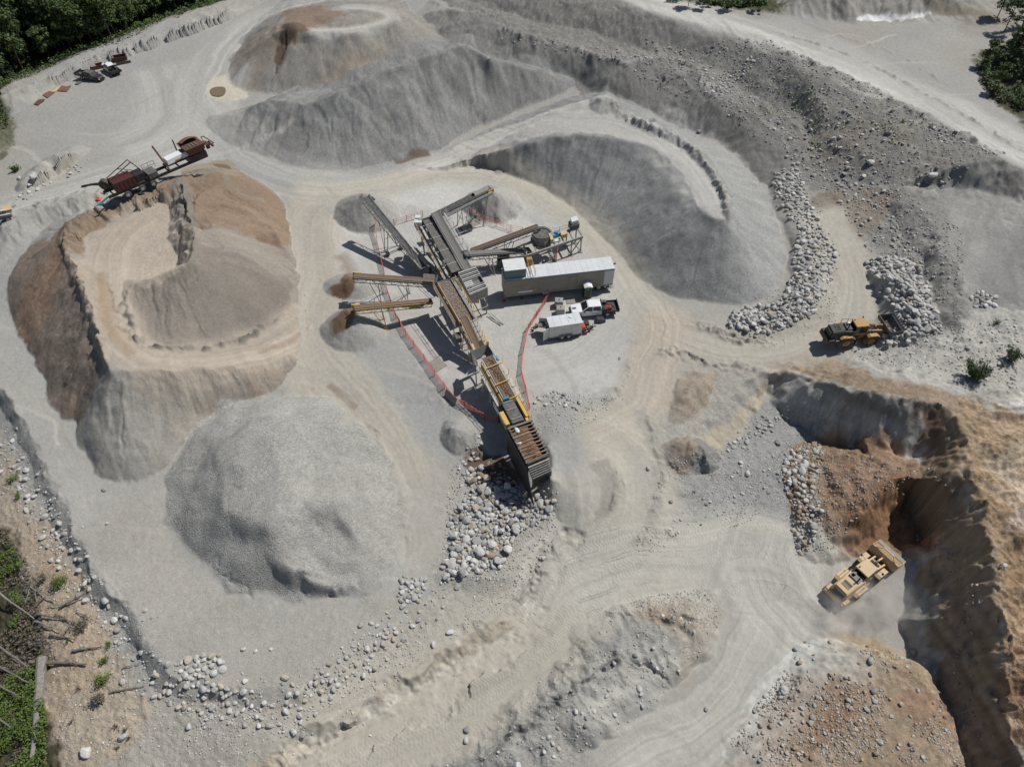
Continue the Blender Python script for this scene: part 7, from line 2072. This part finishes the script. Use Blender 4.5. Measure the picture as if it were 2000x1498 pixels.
def toilet():
    p = hit1(1146, 578); root = thing('portable_toilet', 'dark green portable toilet with white roof beside the control trailer', 'portable toilet', p, .12, local=True)
    P = lambda nm, m, mat, par=root, **k: m.build(nm, mat, par, **k)
    b = P('cabin', MB().box((0, 0, 1.08), (1.12, 1.15, 2.0)), GRN, bevel=.03)
    d = P('door', MB().box((0, -.6, 1.05), (.72, .05, 1.85)), GRN, b); P('door_sign', MB().box((.0, -.64, 1.7), (.2, .02, .08)), WHT, d)
    for sg in (-1, 1): P('door_frame', MB().box((sg * .42, -.61, 1.08), (.05, .05, 2.0)), PAINT_G, b)
    m = MB(); k = 8; R = [(-.62 + 1.24 * i / k, 2.1 + .22 * math.sin(math.pi * i / k)) for i in range(k + 1)]
    m.prism(R + [(.62, 2.02), (-.62, 2.02)], -.64, .64); P('roof', m, WHT)
    P('vent_pipe', MB().cyl((-.4, .45, 2.1), (-.4, .45, 2.5), .05, n=8), PAINT_G, smooth=True)
    P('skid_base', MB().box((0, 0, .05), (1.2, 1.25, .12)), STEEL_D)
toilet()

def pickup(label, c, rz, flat=True, sc=1.0, name='pickup_truck', reel=True):
    root = thing(name, label, 'pickup truck', c, rz, local=True); root.scale = (sc,) * 3
    P = lambda nm, m, mat, par=root, **k: m.build(nm, mat, par, **k)
    V = Vector
    # nose at +x
    def sect(x, w0, z0, w1, z1): return [V((x, -w0, z0)), V((x, w0, z0)), V((x, w1, z1)), V((x, -w1, z1))]
    secs = [sect(3.05, .82, .6, .74, 1.05), sect(2.95, .96, .5, .86, 1.16), sect(2.3, 1.0, .5, .9, 1.24), sect(1.55, 1.0, .5, .92, 1.3), sect(-1.25, 1.0, .5, .95, 1.3)]
    m = MB(); 
    vs = [v for s_ in secs for v in s_]; fs = [(3, 2, 1, 0)]
    for i in range(len(secs) - 1):
        for j in range(4):
            a0 = i * 4 + j; b0 = i * 4 + (j + 1) % 4; fs.append((a0, b0, b0 + 4, a0 + 4))
    n0 = (len(secs) - 1) * 4; fs.append((n0, n0 + 1, n0 + 2, n0 + 3)); m.add(vs, fs)
    body = P('body', m, WHT, bevel=.05)
    m = MB(); m.hexa([V((1.55,-.9,1.28)),V((-1.2,-.93,1.28)),V((-1.2,.93,1.28)),V((1.55,.9,1.28))],[V((.75,-.72,1.9)),V((-1.1,-.76,1.92)),V((-1.1,.76,1.92)),V((.75,.72,1.9))]); gl = P('glasshouse', m, GLS, body)
    P('cab_roof', MB().hexa([V((.8,-.74,1.88)),V((-1.16,-.78,1.88)),V((-1.16,.78,1.88)),V((.8,.74,1.88))],[V((.65,-.66,1.97)),V((-1.05,-.7,1.98)),V((-1.05,.7,1.98)),V((.65,.66,1.97))]), WHT, body, bevel=.03)
    m = MB()
    for sg in (-1, 1):
        m.beam((1.55, sg * .9, 1.3), (.75, sg * .73, 1.9), .08); m.beam((.1, sg * .93, 1.3), (.05, sg * .77, 1.9), .1); m.beam((-1.18, sg * .93, 1.3), (-1.1, sg * .76, 1.92), .14)
    P('roof_pillar', m, WHT, body)
    P('hood_scoop', MB().box((2.55, 0, 1.21), (.5, .3, .06)), BLK, body)
    P('grille', MB().box((3.06, 0, .84), (.06, 1.2, .34)), BLK, body)
    for sg in (-1, 1):
        P('headlight', MB().box((3.0, sg * .78, .92), (.12, .24, .2)), LAMP, body)
        P('mirror', MB().box((1.2, sg * 1.12, 1.42), (.12, .22, .26)), BLK, body)
        P('door', MB().box((.75, sg * .975, .95), (1.1, .03, .6)), WHT, body); P('door', MB().box((-.5, sg * .98, .95), (1.1, .03, .6)), WHT, body)
        P('wheel_arch', MB().cyl((2.1, sg * .8, .5), (2.1, sg * 1.02, .5), .52, n=20), BLK, body)
    for k in (-.5, .5): P('wiper', MB().beam((1.5, k, 1.34), (1.2, k + .25, 1.58), .03), BLK, body)
    P('front_bumper', MB().box((3.08, 0, .55), (.2, 1.8, .22)), BLK)
    P('chassis', MB().box((-.6, 0, .55), (6.2, .9, .2)), BLK)
    for x in (2.1, -2.1):
        for sg in (-1, 1): wheel(root, (x, sg * .86, .42), .42, .28)
    if flat:
        bed = P('flat_bed', MB().box((-2.45, 0, 1.0), (2.4, 2.2, .12)), BLK)
        P('headboard', MB().box((-1.3, 0, 1.4), (.08, 2.1, .8)), BLK, bed)
        for sg in (-1, 1): P('side_board', MB().box((-2.45, sg * 1.08, 1.15), (2.4, .06, .25)), BLK, bed)
        P('tail_board', MB().box((-3.68, 0, 1.25), (.1, 2.3, .5)), BLK, bed)
        P('tool_box', MB().box((-1.75, -.75, 1.3), (.7, .5, .5)), STEEL_D, bed); P('tool_box', MB().box((-1.7, .65, 1.35), (.7, .8, .55)), BLK, bed)
        P('rack_post', MB().beam((-1.35, 1.0, 1.4), (-1.35, 1.0, 2.1), .07), BLK, bed)
        if reel:
            r = P('hose_reel', MB().cyl((-2.3, .15, 1.4), (-2.3, .75, 1.4), .32, n=16), BLK, bed, smooth=True)
            P('reel_disc', MB().cyl((-2.3, .05, 1.4), (-2.3, .12, 1.4), .36, n=16).cyl((-2.3, .78, 1.4), (-2.3, .85, 1.4), .36, n=16), RED, r, smooth=True)
            P('fuel_can', MB().box((-2.2, .5, 1.55), (.7, .35, .3)), RED, bed, bevel=.04)
        P('loose_chain', MB().cyl((-2.8, -.5, 1.12), (-3.2, .2, 1.12), .06, n=5), STEEL_B, bed)
        P('mudguard', MB().box((-2.1, 1.05, .8), (1.0, .1, .1)), BLK)
    return root
p_ = hit1(1155, 612); pickup('white crew cab pickup with black flat bed and red hose reel', p_, heading(U(1196,598,1), U(1114,604,1)) , True)

def box_trailer():
    zt = 2.75
    A = U(1071,640,zt); B = U(1130,632,zt)
    p = hit1(1100, 655); rz = heading(U(1070,655,.8), U(1130,646,.8))
    root = thing('enclosed_trailer', 'small grey-white enclosed trailer with open rear doors and red tank on its drawbar', 'trailer', p + Vector((0, .35, 0)), rz, local=True)
    P = lambda nm, m, mat, par=root, **k: m.build(nm, mat, par, **k)
    L, W = 4.6, 2.1
    b = P('box_body', MB().box((0, -W / 2 + .03, 1.5), (L, .06, 2.0)).box((0, W / 2 - .03, 1.5), (L, .06, 2.0)).box((L / 2 - .03, 0, 1.5), (.06, W - .12, 2.0)), WHT_D)
    P('interior_floor', MB().box((0, 0, .53), (L, W, .1)), STEEL_D, b)
    R = [(-W / 2, 2.5), (-W / 2, 2.62), (-W * .35, 2.72), (0, 2.76), (W * .35, 2.72), (W / 2, 2.62), (W / 2, 2.5)]
    m = MB(); m.hexa([Vector((-L / 2, y, z)) for y, z in R], [Vector((L / 2, y, z)) for y, z in R]); rf = P('roof', m, ROOF_W, b)
    for x in (-1.5, -.5, .5, 1.5): P('roof_seam', MB().box((x, 0, 2.765), (.05, W * .6, .02)), WHT_D, rf)
    P('roof_vent', MB().box((.9, .2, 2.82), (.3, .3, .1)), WHT, rf)
    P('front_trim', MB().box((L / 2 + .02, 0, 2.5), (.1, W + .04, .2)), WHT, b)
    P('side_door', MB().box((1.35, -W / 2 - .02, 1.45), (.85, .04, 1.8)), WHT_D, b)
    P('rub_rail', MB().box((0, -W / 2 - .03, .6), (L, .05, .12)), STEEL_B, b)
    d1 = P('rear_door', MB().box((0, 0, 0), (.05, 1.0, 1.9)), WHT_D, b); d1.location = (-L / 2 - .45, -W / 2 - .1, 1.5); d1.rotation_euler = (0, 0, math.radians(-65))
    d2 = P('rear_door', MB().box((0, 0, 0), (.05, 1.0, 1.9)), WHT_D, b); d2.location = (-L / 2 - .42, W / 2 + .1, 1.5); d2.rotation_euler = (0, 0, math.radians(68))
    P('ramp_shelf', MB().box((-L / 2 - .6, W / 2 - .35, 1.75), (.9, .9, .05)), STEEL_D, b)
    for x in (-.45, .5):
        for sg in (-1, 1): wheel(root, (x, sg * (W / 2 + .02), .36), .36, .24)
    for sg in (-1, 1): P('fender', MB().prism([(-1.0, .6), (-.8, .85), (.85, .85), (1.05, .6), (1.0, .6), (.82, .79), (-.77, .79), (-.95, .6)], sg * (W / 2 + .15) - .13, sg * (W / 2 + .15) + .13), STEEL_B)
    m = MB(); m.beam((L / 2, -.85, .5), (L / 2 + 1.9, 0, .5), .12); m.beam((L / 2, .85, .5), (L / 2 + 1.9, 0, .5), .12); m.beam((L / 2 + 1.9, 0, .5), (L / 2 + 2.4, 0, .5), .12); db = P('drawbar', m, BLK)
    P('jack', MB().cyl((L / 2 + 1.95, .12, .05), (L / 2 + 1.95, .12, 1.0), .05, n=8), STEEL_B, db, smooth=True)
    P('red_tank', MB().cyl((L / 2 + .45, -.65, 1.0), (L / 2 + .45, .55, 1.0), .33, n=18), RED, smooth=True)
    P('compressor', MB().box((L / 2 + 1.1, .3, .95), (.6, .8, .6)), BLK, bevel=.04)
    P('generator', MB().box((L / 2 + 1.15, -.45, .85), (.5, .5, .45)), STEEL_D, bevel=.04)
    P('hose_coil', MB().cyl((L / 2 + 1.6, -.35, .6), (L / 2 + 1.6, -.1, .6), .3, n=14), BLK, smooth=True)
box_trailer()

def tote(a, b, label, first):
    p = hit1(a, b); root = thing('liquid_tote', label, 'liquid tote', p, -.06, 'grey liquid totes side by side', local=True)
    P = lambda nm, m, mat, par=root, **k: m.build(nm, mat, par, **k)
    t = P('tank', MB().box((0, 0, .72), (1.15, 1.0, 1.05)), GREYP, bevel=.06)
    P('lid', MB().cyl((0, 0, 1.25), (0, 0, 1.31), .12, n=14), BLK, t, smooth=True)
    P('top_panel', MB().box((0, 0, 1.255), (.95, .8, .03)), PAINT_G, t)
    P('pallet', MB().box((0, 0, .08), (1.2, 1.1, .14)), WHT if first else STEEL_D)
    for x in (-.6, .6):
        for y in (-.52, .52): P('cage_post', MB().beam((x, y, .14), (x, y, 1.25), .04), STEEL_B)
for (a, b, l, f) in ((1091, 598, 'grey liquid tote left of the pickup nose, farther of the pair', 0), (1094, 613, 'grey liquid tote left of the pickup nose, nearer one on white pallet', 1)): tote(a, b, l, f)

def simple(name, label, cat, parts, loc, rz=0, group=None):
    root = thing(name, label, cat, loc, rz, group, local=True)
    for nm, mb, mat in parts: mb.build(nm, mat, root)
    return root
p = hit1(1171, 628); simple('welder', 'small dark machine box on the ground right of the enclosed trailer', 'tool box', [('case', MB().box((0, 0, .35), (.9, .7, .6)), STEEL_D), ('handle', MB().beam((-.4, .3, .65), (.4, .3, .65), .05), STEEL_B), ('lid', MB().box((0, 0, .68), (.8, .6, .05)), BLK)], p)
p = hit1(1180, 629); simple('jerry_can', 'blue jerry can beside the dark machine box', 'jerry can', [('can', MB().box((0, 0, .25), (.35, .22, .45)), NAVY), ('spout', MB().cyl((.1, 0, .45), (.12, 0, .55), .05, n=8), NAVY)], p)
p = hit1(1165, 562); simple('fuel_drum', 'blue drum in the shade beside the portable toilet', 'drum', [('drum', MB().cyl((0, 0, 0), (0, 0, .88), .29, n=18), NAVY), ('drum_ring', MB().cyl((0, 0, .55), (0, 0, .59), .305, n=18), NAVY)], p)
p = hit1(984, 588); simple('traffic_cone', 'red traffic cone in the shade at the left end of the control trailer', 'traffic cone', [('base', MB().box((0, 0, .03), (.4, .4, .05)), RED), ('cone', MB().cyl((0, 0, .05), (0, 0, .7), .17, .04, n=14), RED)], p)
p = hit1(1044, 643); simple('scrap_bundle', 'small heap of dark scrap beside the red fence by the open trailer', 'scrap', [('frame', MB().beam((-.5, 0, .2), (.5, .2, .5), .1).beam((-.3, -.4, .1), (.3, .4, .45), .08), STEEL_D), ('box', MB().box((.3, .5, .25), (.5, .4, .4)), STEEL_D), ('wheel', MB().cyl((-.3, -.5, .2), (-.3, -.4, .2), .2, n=12), TYR)], p)
p = hit1(1153, 590); simple('plywood_sheet', 'flat light board on the ground between the totes and the toilet', 'board', [('board', MB().box((-2.3, .35, .03), (2.4, 1.2, .04)), MATC)], p, .05)

# mats and boards in the yard
def flat(pts, label, mat, cat='mat', name='rubber_mat', th=.05, h=.06, group=None):
    P_ = [hit1(a, b) + Vector((0, 0, h)) for a, b in pts]
    o = MB().sheet(P_, th).build(name, mat)
    c = sum(P_, Vector()) / len(P_)
    o.data.transform(Matrix.Translation(-c)); o.location = c
    return tag(o, label, cat, group)
flat([(838,708),(856,698),(873,714),(852,728)], 'brown-grey mat lying against the red fence', MATC)
flat([(912,431),(924,424),(938,437),(921,445)], 'grey mat near the lumpy cone, darker of two', MATC)
flat([(893,446),(914,436),(924,444),(904,452)], 'grey mat near the lumpy cone, left one', MATC)
q0 = hit1(868, 773); q1 = hit1(889, 793)
o = MB().sheet([q0, q1, q1 + Vector((.3, .3, 1.1)), q0 + Vector((.3, .3, 1.1))], .06).build('board', MATC); c = (q0 + q1) / 2; o.data.transform(Matrix.Translation(-c)); o.location = c; tag(o, 'brown board leaning against the outside of the red fence', 'board')

# ------------------------------------------------------------------ red netting fences
def fence(P, label, h=1.15, step=.16, dense=True):
    W = [hit1(a, b) for a, b in P]
    root = thing('netting_fence', label, 'fence', W[0], group='red netting fences round the plant'); root['_w'] = list(W[0])
    for i, p in enumerate(W):
        MB().beam(p - Vector((0, 0, .1)), p + Vector((0, 0, h + .12)), .07).build('post', POST, root)
    for i in range(len(W) - 1):
        p, q = W[i], W[i + 1]; L = (q - p).length; m = MB()
        nh = 6 if dense else 4
        sag = lambda t: -.10 * math.sin(math.pi * t)
        k = max(int(L / 1.0), 1)
        for j in range(nh):
            z = .12 + (h - .12) * j / (nh - 1)
            for e in range(k):
                t0, t1 = e / k, (e + 1) / k
                m.beam(p.lerp(q, t0) + Vector((0, 0, z + sag(t0))), p.lerp(q, t1) + Vector((0, 0, z + sag(t1))), .028 if j < nh - 1 else .05, .03)
        nv = int(L / (step if dense else .5))
        for j in range(nv):
            t = (j + .5) / nv; b = p.lerp(q, t); m.beam(b + Vector((0, 0, .1)), b + Vector((0, 0, h + sag(t))), .02, .02)
        m.build('netting', REDN, root)
fence([(733,439),(737,475),(743,505),(751,535),(757,572),(766,600),(774,622),(782,636),(793,655),(809,678),(829,704),(849,734),(868,759),(889,786),(908,796),(926,808),(946,819),(976,825)], 'long red netting fence curving down the left side of the plant')
fence([(1082,566),(1064,595),(1047,621),(1031,646),(1022,691),(1018,731),(1027,765),(1034,800),(1026,818)], 'red netting fence from the control trailer down to the feed hopper')
fence([(770,441),(795,433),(826,424)], 'short dark wire fence behind the tall conveyor', dense=False)
fence([(918,418),(938,430),(969,442),(998,452),(1020,456)], 'dark wire fence in front of the lumpy grey cone', dense=False)
fence([(1091,482),(1086,512)], 'short red fence between cone crusher and control trailer')

# ------------------------------------------------------------------ old plant, scrap steel and trucks on the upper left flat
def old_plant():
    A = U(228,372,2.2); B = U(398,300,2.2)
    g = hit1(310, 352); rz = heading(A, B)
    root = thing('old_screening_plant', 'derelict rusty mobile screening plant with white hood and brown hopper', 'mobile plant', g, rz, local=True)
    P = lambda nm, m, mat, par=root, **k: m.build(nm, mat, par, **k)
    L = (B - A).length; x0 = -L / 2
    for y in (-.9, .9): P('chassis_rail', MB().box((0, y, 1.1), (L, .2, .4)), BLK)
    for k in range(9): P('cross_beam', MB().box((x0 + L * (k + .5) / 9, 0, 1.1), (.15, 1.7, .25)), RUST)
    for x, n_ in ((x0 + 2.6, 'w'), (x0 + 4.9, 'w'), (x0 + L * .42, 'w')):
        for sg in (-1, 1): wheel(root, (x, sg * 1.2, .52), .52, .34)
    P('spare_tyre', MB().cyl((x0 + .6, .9, 1.9), (x0 + 1.1, 1.3, 2.0), .95, n=24), TYR, smooth=True)
    P('spare_rim', MB().cyl((x0 + .52, .84, 1.9), (x0 + 1.16, 1.34, 2.01), .4, n=16), RUST_L, smooth=True)
    e = P('engine_housing', MB().box((x0 + 2.9, -.1, 2.1), (3.2, 2.1, 1.5)), MAROON, bevel=.05)
    for k in range(5): P('housing_rib', MB().box((x0 + 1.6 + k * .65, -1.18, 2.1), (.08, .06, 1.4)), RUST, e)
    P('engine', MB().box((x0 + 5.4, .1, 1.9), (1.5, 1.7, 1.3)), BLK, bevel=.08)
    P('fuel_tank', MB().box((x0 + 7.2, -.2, 1.7), (1.5, 1.9, .9)), STEEL_D, bevel=.05)
    m = MB()
    for y in (.2, 1.2):
        m.beam((x0 + 1.4, y, 2.8), (x0 + 5.2, y, 4.2), .1); m.beam((x0 + 5.2, y, 4.2), (x0 + 6.4, y, 2.0), .1); m.beam((x0 + 3.3, y, 3.5), (x0 + 5.6, y, 2.2), .08)
    m.beam((x0 + 5.2, .2, 4.2), (x0 + 5.2, 1.2, 4.2), .1); m.beam((x0 + 1.4, .2, 2.8), (x0 + 1.4, 1.2, 2.8), .1); P('jib_frame', m, RUST)
    rail(root, [(x0 + 6.6, 1.0, 1.6), (x0 + 7.6, 1.1, 1.6), (x0 + 8.6, 1.1, 1.6)], BLK)
    P('mast', MB().beam((x0 + 9.8, -1.1, 1.3), (x0 + 9.4, 1.4, 4.6), .22), RUST)
    P('belt', MB().beam((x0 + 9.5, 0, 1.8), (x0 + L - 3, 0, 2.4), 1.1, .08), BELT_G)
    w_ = P('white_hood', MB().hexa([Vector((x0+9.9,-.8,2.0)),Vector((x0+14.0,-.8,2.2)),Vector((x0+14.0,.8,2.2)),Vector((x0+9.9,.8,2.0))],[Vector((x0+10.0,-.65,2.75)),Vector((x0+14.0,-.65,2.95)),Vector((x0+14.0,.65,2.95)),Vector((x0+10.0,.65,2.75))]), WHT, bevel=.05)
    P('hood_hatch', MB().box((x0 + 14.7, .1, 2.6), (.9, 1.2, .6)), WHT, w_)
    rs = random.Random(3)
    for k in range(16): P('rusty_part', MB().box((x0 + 15.3 + rs.uniform(0, 2.6), rs.uniform(-.7, .7), 2.1 + rs.uniform(0, .5)), (rs.uniform(.2, .6), rs.uniform(.2, .5), rs.uniform(.2, .5))), [RUST, RUST_L, STEEL_B][k % 3])
    P('hydraulic_motor', MB().cyl((x0 + L - 3.0, -.5, 2.6), (x0 + L - 3.0, .6, 2.6), .38, n=14), TEAL, smooth=True)
    P('hydraulic_motor', MB().cyl((x0 + L - 2.3, -.3, 2.9), (x0 + L - 2.3, .8, 2.9), .3, n=14), TEAL, smooth=True)
    xe = x0 + L - 1.2
    h = P('hopper', MB().hexa([Vector((xe-1.2,-1.1,2.2)),Vector((xe+1.0,-1.1,2.2)),Vector((xe+1.0,1.1,2.2)),Vector((xe-1.2,1.1,2.2))],[Vector((xe-1.7,-1.5,3.5)),Vector((xe+1.5,-1.5,3.5)),Vector((xe+1.5,1.5,3.5)),Vector((xe-1.7,1.5,3.5))]), RUST)
    m = MB(); k = 8
    for i in range(k):
        t0, t1 = i / k, (i + 1) / k
        m.sheet([(xe - 1.4 + 2.7 * t0, 1.5, 3.5 + .35 * math.sin(3.14 * t0)), (xe - 1.4 + 2.7 * t1, 1.5, 3.5 + .35 * math.sin(3.14 * t1)), (xe - 1.4 + 2.7 * t1, .1, 3.9 + .35 * math.sin(3.14 * t1)), (xe - 1.4 + 2.7 * t0, .1, 3.9 + .35 * math.sin(3.14 * t0))], .06)
    P('hopper_cover', m, RUST_L, h)
    for k in range(3): P('hopper_slat', MB().box((xe - .6 + k * .5, -.7, 3.58), (.14, 1.0, .06)), STEEL_B, h)
    P('rear_gate', MB().beam((xe + 1.7, -1.4, 3.0), (xe + 2.3, 1.4, 3.0), .12).beam((xe + 2.9, -1.6, 3.0), (xe + 2.7, 1.4, 3.0), .12).beam((xe + 1.7, -1.4, 3.0), (xe + 2.9, -1.6, 3.0), .1).beam((xe + 2.3, 1.4, 3.0), (xe + 2.7, 1.4, 3.0), .1), RUST)
    P('side_post', MB().beam((xe - 2.0, 1.3, 1.2), (xe - 2.0, 1.6, 4.2), .16), BLK)
    P('drawbar', MB().beam((x0, -.4, .9), (x0 - 1.8, -1.0, .7), .22), TEAL)
    P('under_screen', MB().box((xe, 0, 1.5), (3.0, 2.2, 1.1)), BLK)
    P('red_sheet', MB().box((xe - 2.9, -.7, 2.3), (1.1, .6, .1)), RUST_L)
old_plant()
flat([(186,391),(193,386),(200,388),(196,393)], 'crumpled orange tarp beside the derelict plant', ORNG, 'tarp', 'orange_tarp', .12, .12)
random.seed(5)
for i_, (a, b) in enumerate([(205,381),(212,386),(222,384),(200,378),(228,379)]):
    p = hit1(a, b); simple('scrap_piece', ['thin dark bar', 'bent dark rod', 'small grey bracket', 'short black pipe', 'narrow steel frame'][i_] + ' lying left of the derelict plant', 'scrap', [('bar', MB().beam((-.5, 0, .08), (.5, .15, .1), .08).beam((-.2, -.3, .08), (-.1, .3, .1), .06), STEEL_D)], p, i_ * .9, 'scrap beside the derelict plant')
m = MB(); W_ = [hit1(a, b) for a, b in [(160,366),(172,364),(180,362),(192,361),(203,361),(212,356)]]
for i in range(len(W_) - 1): m.beam(W_[i] + Vector((0, 0, .15)), W_[i + 1] + Vector((0, 0, .2)), .28, .22)
o = m.build('rubber_strip', BLK); c = W_[0].copy(); o.data.transform(Matrix.Translation(-c)); o.location = c; tag(o, 'long twisted black belt strip on the pale flat', 'belt strip')

PL = [([(67,205),(75,197),(88,195),(86,199),(75,207)], 'dark rusty plate, lowest and leftmost in the row by the forest rim', RUST),
      ([(84,187),(96,180),(107,182),(93,193)], 'broad rusty plate, second from the left by the forest rim', RUST_L),
      ([(112,179),(121,169),(129,171),(122,180)], 'rusty plate next to the yellow sheet, left half', RUST_L),
      ([(122,180),(130,171),(139,169),(131,180)], 'rusty plate next to the yellow sheet, right half', RUST_L),
      ([(147,166),(155,160),(161,161),(153,167)], 'small grey plate beside the flat deck truck', STEEL_D)]
for pts, lab, mt in PL: flat(pts, lab, mt, 'steel plate', 'steel_plate', .12, .12, 'steel plates along the forest rim')
flat([(100,181),(112,171),(120,169),(112,180)], 'yellow sheet between the rusty plates', YEL_P, 'steel sheet', 'yellow_sheet', .06, .06)
def tank_box(a, b, L, W, H, rz, label, mat, grp):
    p = hit1(a, b); simple('steel_bin', label, 'steel bin', [('shell', MB().box((0, -W / 2, H / 2), (L, .08, H)).box((0, W / 2, H / 2), (L, .08, H)).box((-L / 2, 0, H / 2), (.08, W, H)).box((L / 2, 0, H / 2), (.08, W, H)), mat), ('bin_floor', MB().box((0, 0, .1), (L, W, .08)), RUST), ('rim', MB().box((0, -W / 2 - .05, H), (L + .1, .08, .1)).box((0, W / 2 + .05, H), (L + .1, .08, .1)), RUST)], p, rz, grp)
tank_box(191, 134, 2.4, 1.2, .8, .55, 'small rusty red bin at the forest rim, left of the white truck', RUST_L, 'rusty bins by the forest rim')
tank_box(235, 119, 2.9, 1.4, 1.0, .4, 'brown rusty bin at the forest rim, right of the white truck', RUST, 'rusty bins by the forest rim')
tank_box(242, 125, 2.9, .6, .3, .4, 'low grey skid in front of the brown bin', STEEL_D, 'rusty bins by the forest rim')
p = hit1(219, 141); pickup('white service truck parked among rusty bins at the upper left', p, 2.35, True, .9, 'service_truck', False)
p = hit1(181, 156); t_ = pickup('dark flat deck truck beside the white service truck, upper left', p, -.35, True, .9, 'flatbed_truck', False)
for o in t_.children:
    if o.name.startswith('body'):
        o.data.materials[0] = BLK
        for q in o.children:
            if q.name.startswith(('cab_roof', 'door', 'roof_pillar')): q.data.materials[0] = STEEL_D
def edge_machine():
    p = hit1(14, 428); root = thing('drill_rig', 'white and yellow machine end peeking in at the left edge', 'machine', p, .5, local=True)
    P = lambda nm, m, mat, par=root, **k: m.build(nm, mat, par, **k)
    P('deck', MB().box((-1.5, 0, .9), (5, 2.2, .3)), STEEL_D); P('side_rail', MB().beam((-4, -.9, 1.6), (1.0, -.9, 1.2), .16), WHT); P('side_rail', MB().beam((-4, .2, 1.8), (.6, -.1, 1.5), .2), WHT)
    P('yellow_tray', MB().box((.6, .8, 1.2), (1.3, 1.4, .3)), YEL_P); P('engine', MB().box((-1.2, -.2, 1.4), (1.6, 1.3, .9)), BLK)
    P('hose', MB().cyl((-.6, -.6, 1.8), (.8, -.8, .6), .06, n=6), BLK)
    for x in (-2.5, .3):
        for sg in (-1, 1): wheel(root, (x, sg * 1.0, .45), .45, .3)
edge_machine()

# dust thrown up behind the loader on the pit floor
def dust(a, b, sx, sy, sz, dens, rz):
    p = hit1(a, b); v, f = ico(2); mm = MB(); mm.add([(x * sx, y * sy, z * sz) for x, y, z in v], [tuple(int(i) for i in t) for t in f])
    m = bpy.data.materials.new('dust_cloud'); m.use_nodes = True; N = m.node_tree.nodes; L = m.node_tree.links
    N.remove(N['Principled BSDF'])
    pv = N.new('ShaderNodeVolumePrincipled'); pv.inputs['Color'].default_value = (.9, .88, .84, 1)
    tc = N.new('ShaderNodeTexCoord'); no = N.new('ShaderNodeTexNoise'); no.inputs['Scale'].default_value = .55; no.inputs['Detail'].default_value = 3
    L.new(tc.outputs['Object'], no.inputs['Vector'])
    mp = N.new('ShaderNodeMapping'); mp.inputs['Scale'].default_value = (1 / sx, 1 / sy, 1 / sz); L.new(tc.outputs['Object'], mp.inputs['Vector'])
    ln = N.new('ShaderNodeVectorMath'); ln.operation = 'LENGTH'; L.new(mp.outputs[0], ln.inputs[0])
    r1 = N.new('ShaderNodeMapRange'); r1.inputs['From Min'].default_value = 1; r1.inputs['From Max'].default_value = .2; L.new(ln.outputs['Value'], r1.inputs['Value'])
    r2 = N.new('ShaderNodeMapRange'); r2.inputs['From Min'].default_value = .42; r2.inputs['From Max'].default_value = .68; r2.inputs['To Max'].default_value = dens; L.new(no.outputs['Fac'], r2.inputs['Value'])
    mu = N.new('ShaderNodeMath'); mu.operation = 'MULTIPLY'; L.new(r1.outputs[0], mu.inputs[0]); L.new(r2.outputs[0], mu.inputs[1])
    L.new(mu.outputs[0], pv.inputs['Density']); L.new(pv.outputs[0], N['Material Output'].inputs['Volume'])
    o = mm.build('dust', m); o.location = p + Vector((0, 0, sz * .55)); o.rotation_euler = (0, 0, rz)
    tag(o, 'pale dust hanging behind the loader on the pit floor', None, None, 'stuff')
dust(1680, 1190, 6.5, 4.2, 2.2, .9, .4)
S.cycles.volume_step_rate = 3
S.cycles.volume_bounces = 2

# ponds
def pond(P, label, lift=.05):
    W = [hit1(a, b) for a, b in P]; z = min(p.z for p in W) + lift + .02
    c = sum(W, Vector()) / len(W)
    W2 = catmull([(p.x, p.y) for p in W], 6, True)
    m = MB(); n = len(W2)
    m.add([(c.x, c.y, z)] + [(x, y, z) for x, y in W2], [(0, 1 + i, 1 + (i + 1) % n) for i in range(n)])
    o = m.build('puddle', POND); tag(o, label, None, None, 'structure')
    rs, cs = win(W2, 1.5); ins = poly_inside(X[rs, cs], Y[rs, cs], W2)
    return o
pond([(410,178),(420,172),(438,172),(441,182),(432,189),(416,188)], 'muddy puddle in the pale patch beside the rear pile', .12)
pond([(362,338),(385,328),(405,322),(430,322),(452,330),(458,337),(420,337),(390,340)], 'brown pond under the derelict plant', .1)
# labels: where several still read alike, say which one by its place
from collections import defaultdict
def uniq(cats, phrase):
    by = defaultdict(list)
    for o in bpy.data.objects:
        if o.get('category') in cats and o.parent is None: by[o['label']].append(o)
    order = ['leftmost', 'second', 'third', 'fourth', 'fifth', 'sixth', 'seventh', 'eighth', 'ninth', 'tenth', 'eleventh', 'twelfth', 'thirteenth', 'fourteenth', 'fifteenth', 'sixteenth', 'seventeenth', 'eighteenth', 'nineteenth', 'twentieth']
    for lab, L in by.items():
        if len(L) < 2: continue
        L.sort(key=lambda o: to_px(o.location.x, o.location.y, o.location.z)[0])
        for i, o in enumerate(L[:20]):
            o['label'] = lab + (', ' + ('left one' if i == 0 else 'right one') if len(L) == 2 else ', leftmost' if i == 0 else f', {order[i]} from left')
uniq(('boulder', 'tree'), '')
# tidy helper marks
for o in bpy.data.objects:
    for k in ('_w', '_local'):
        if k in o: del o[k]
print('all built', len(bpy.data.objects), round(time.time() - T0, 1))
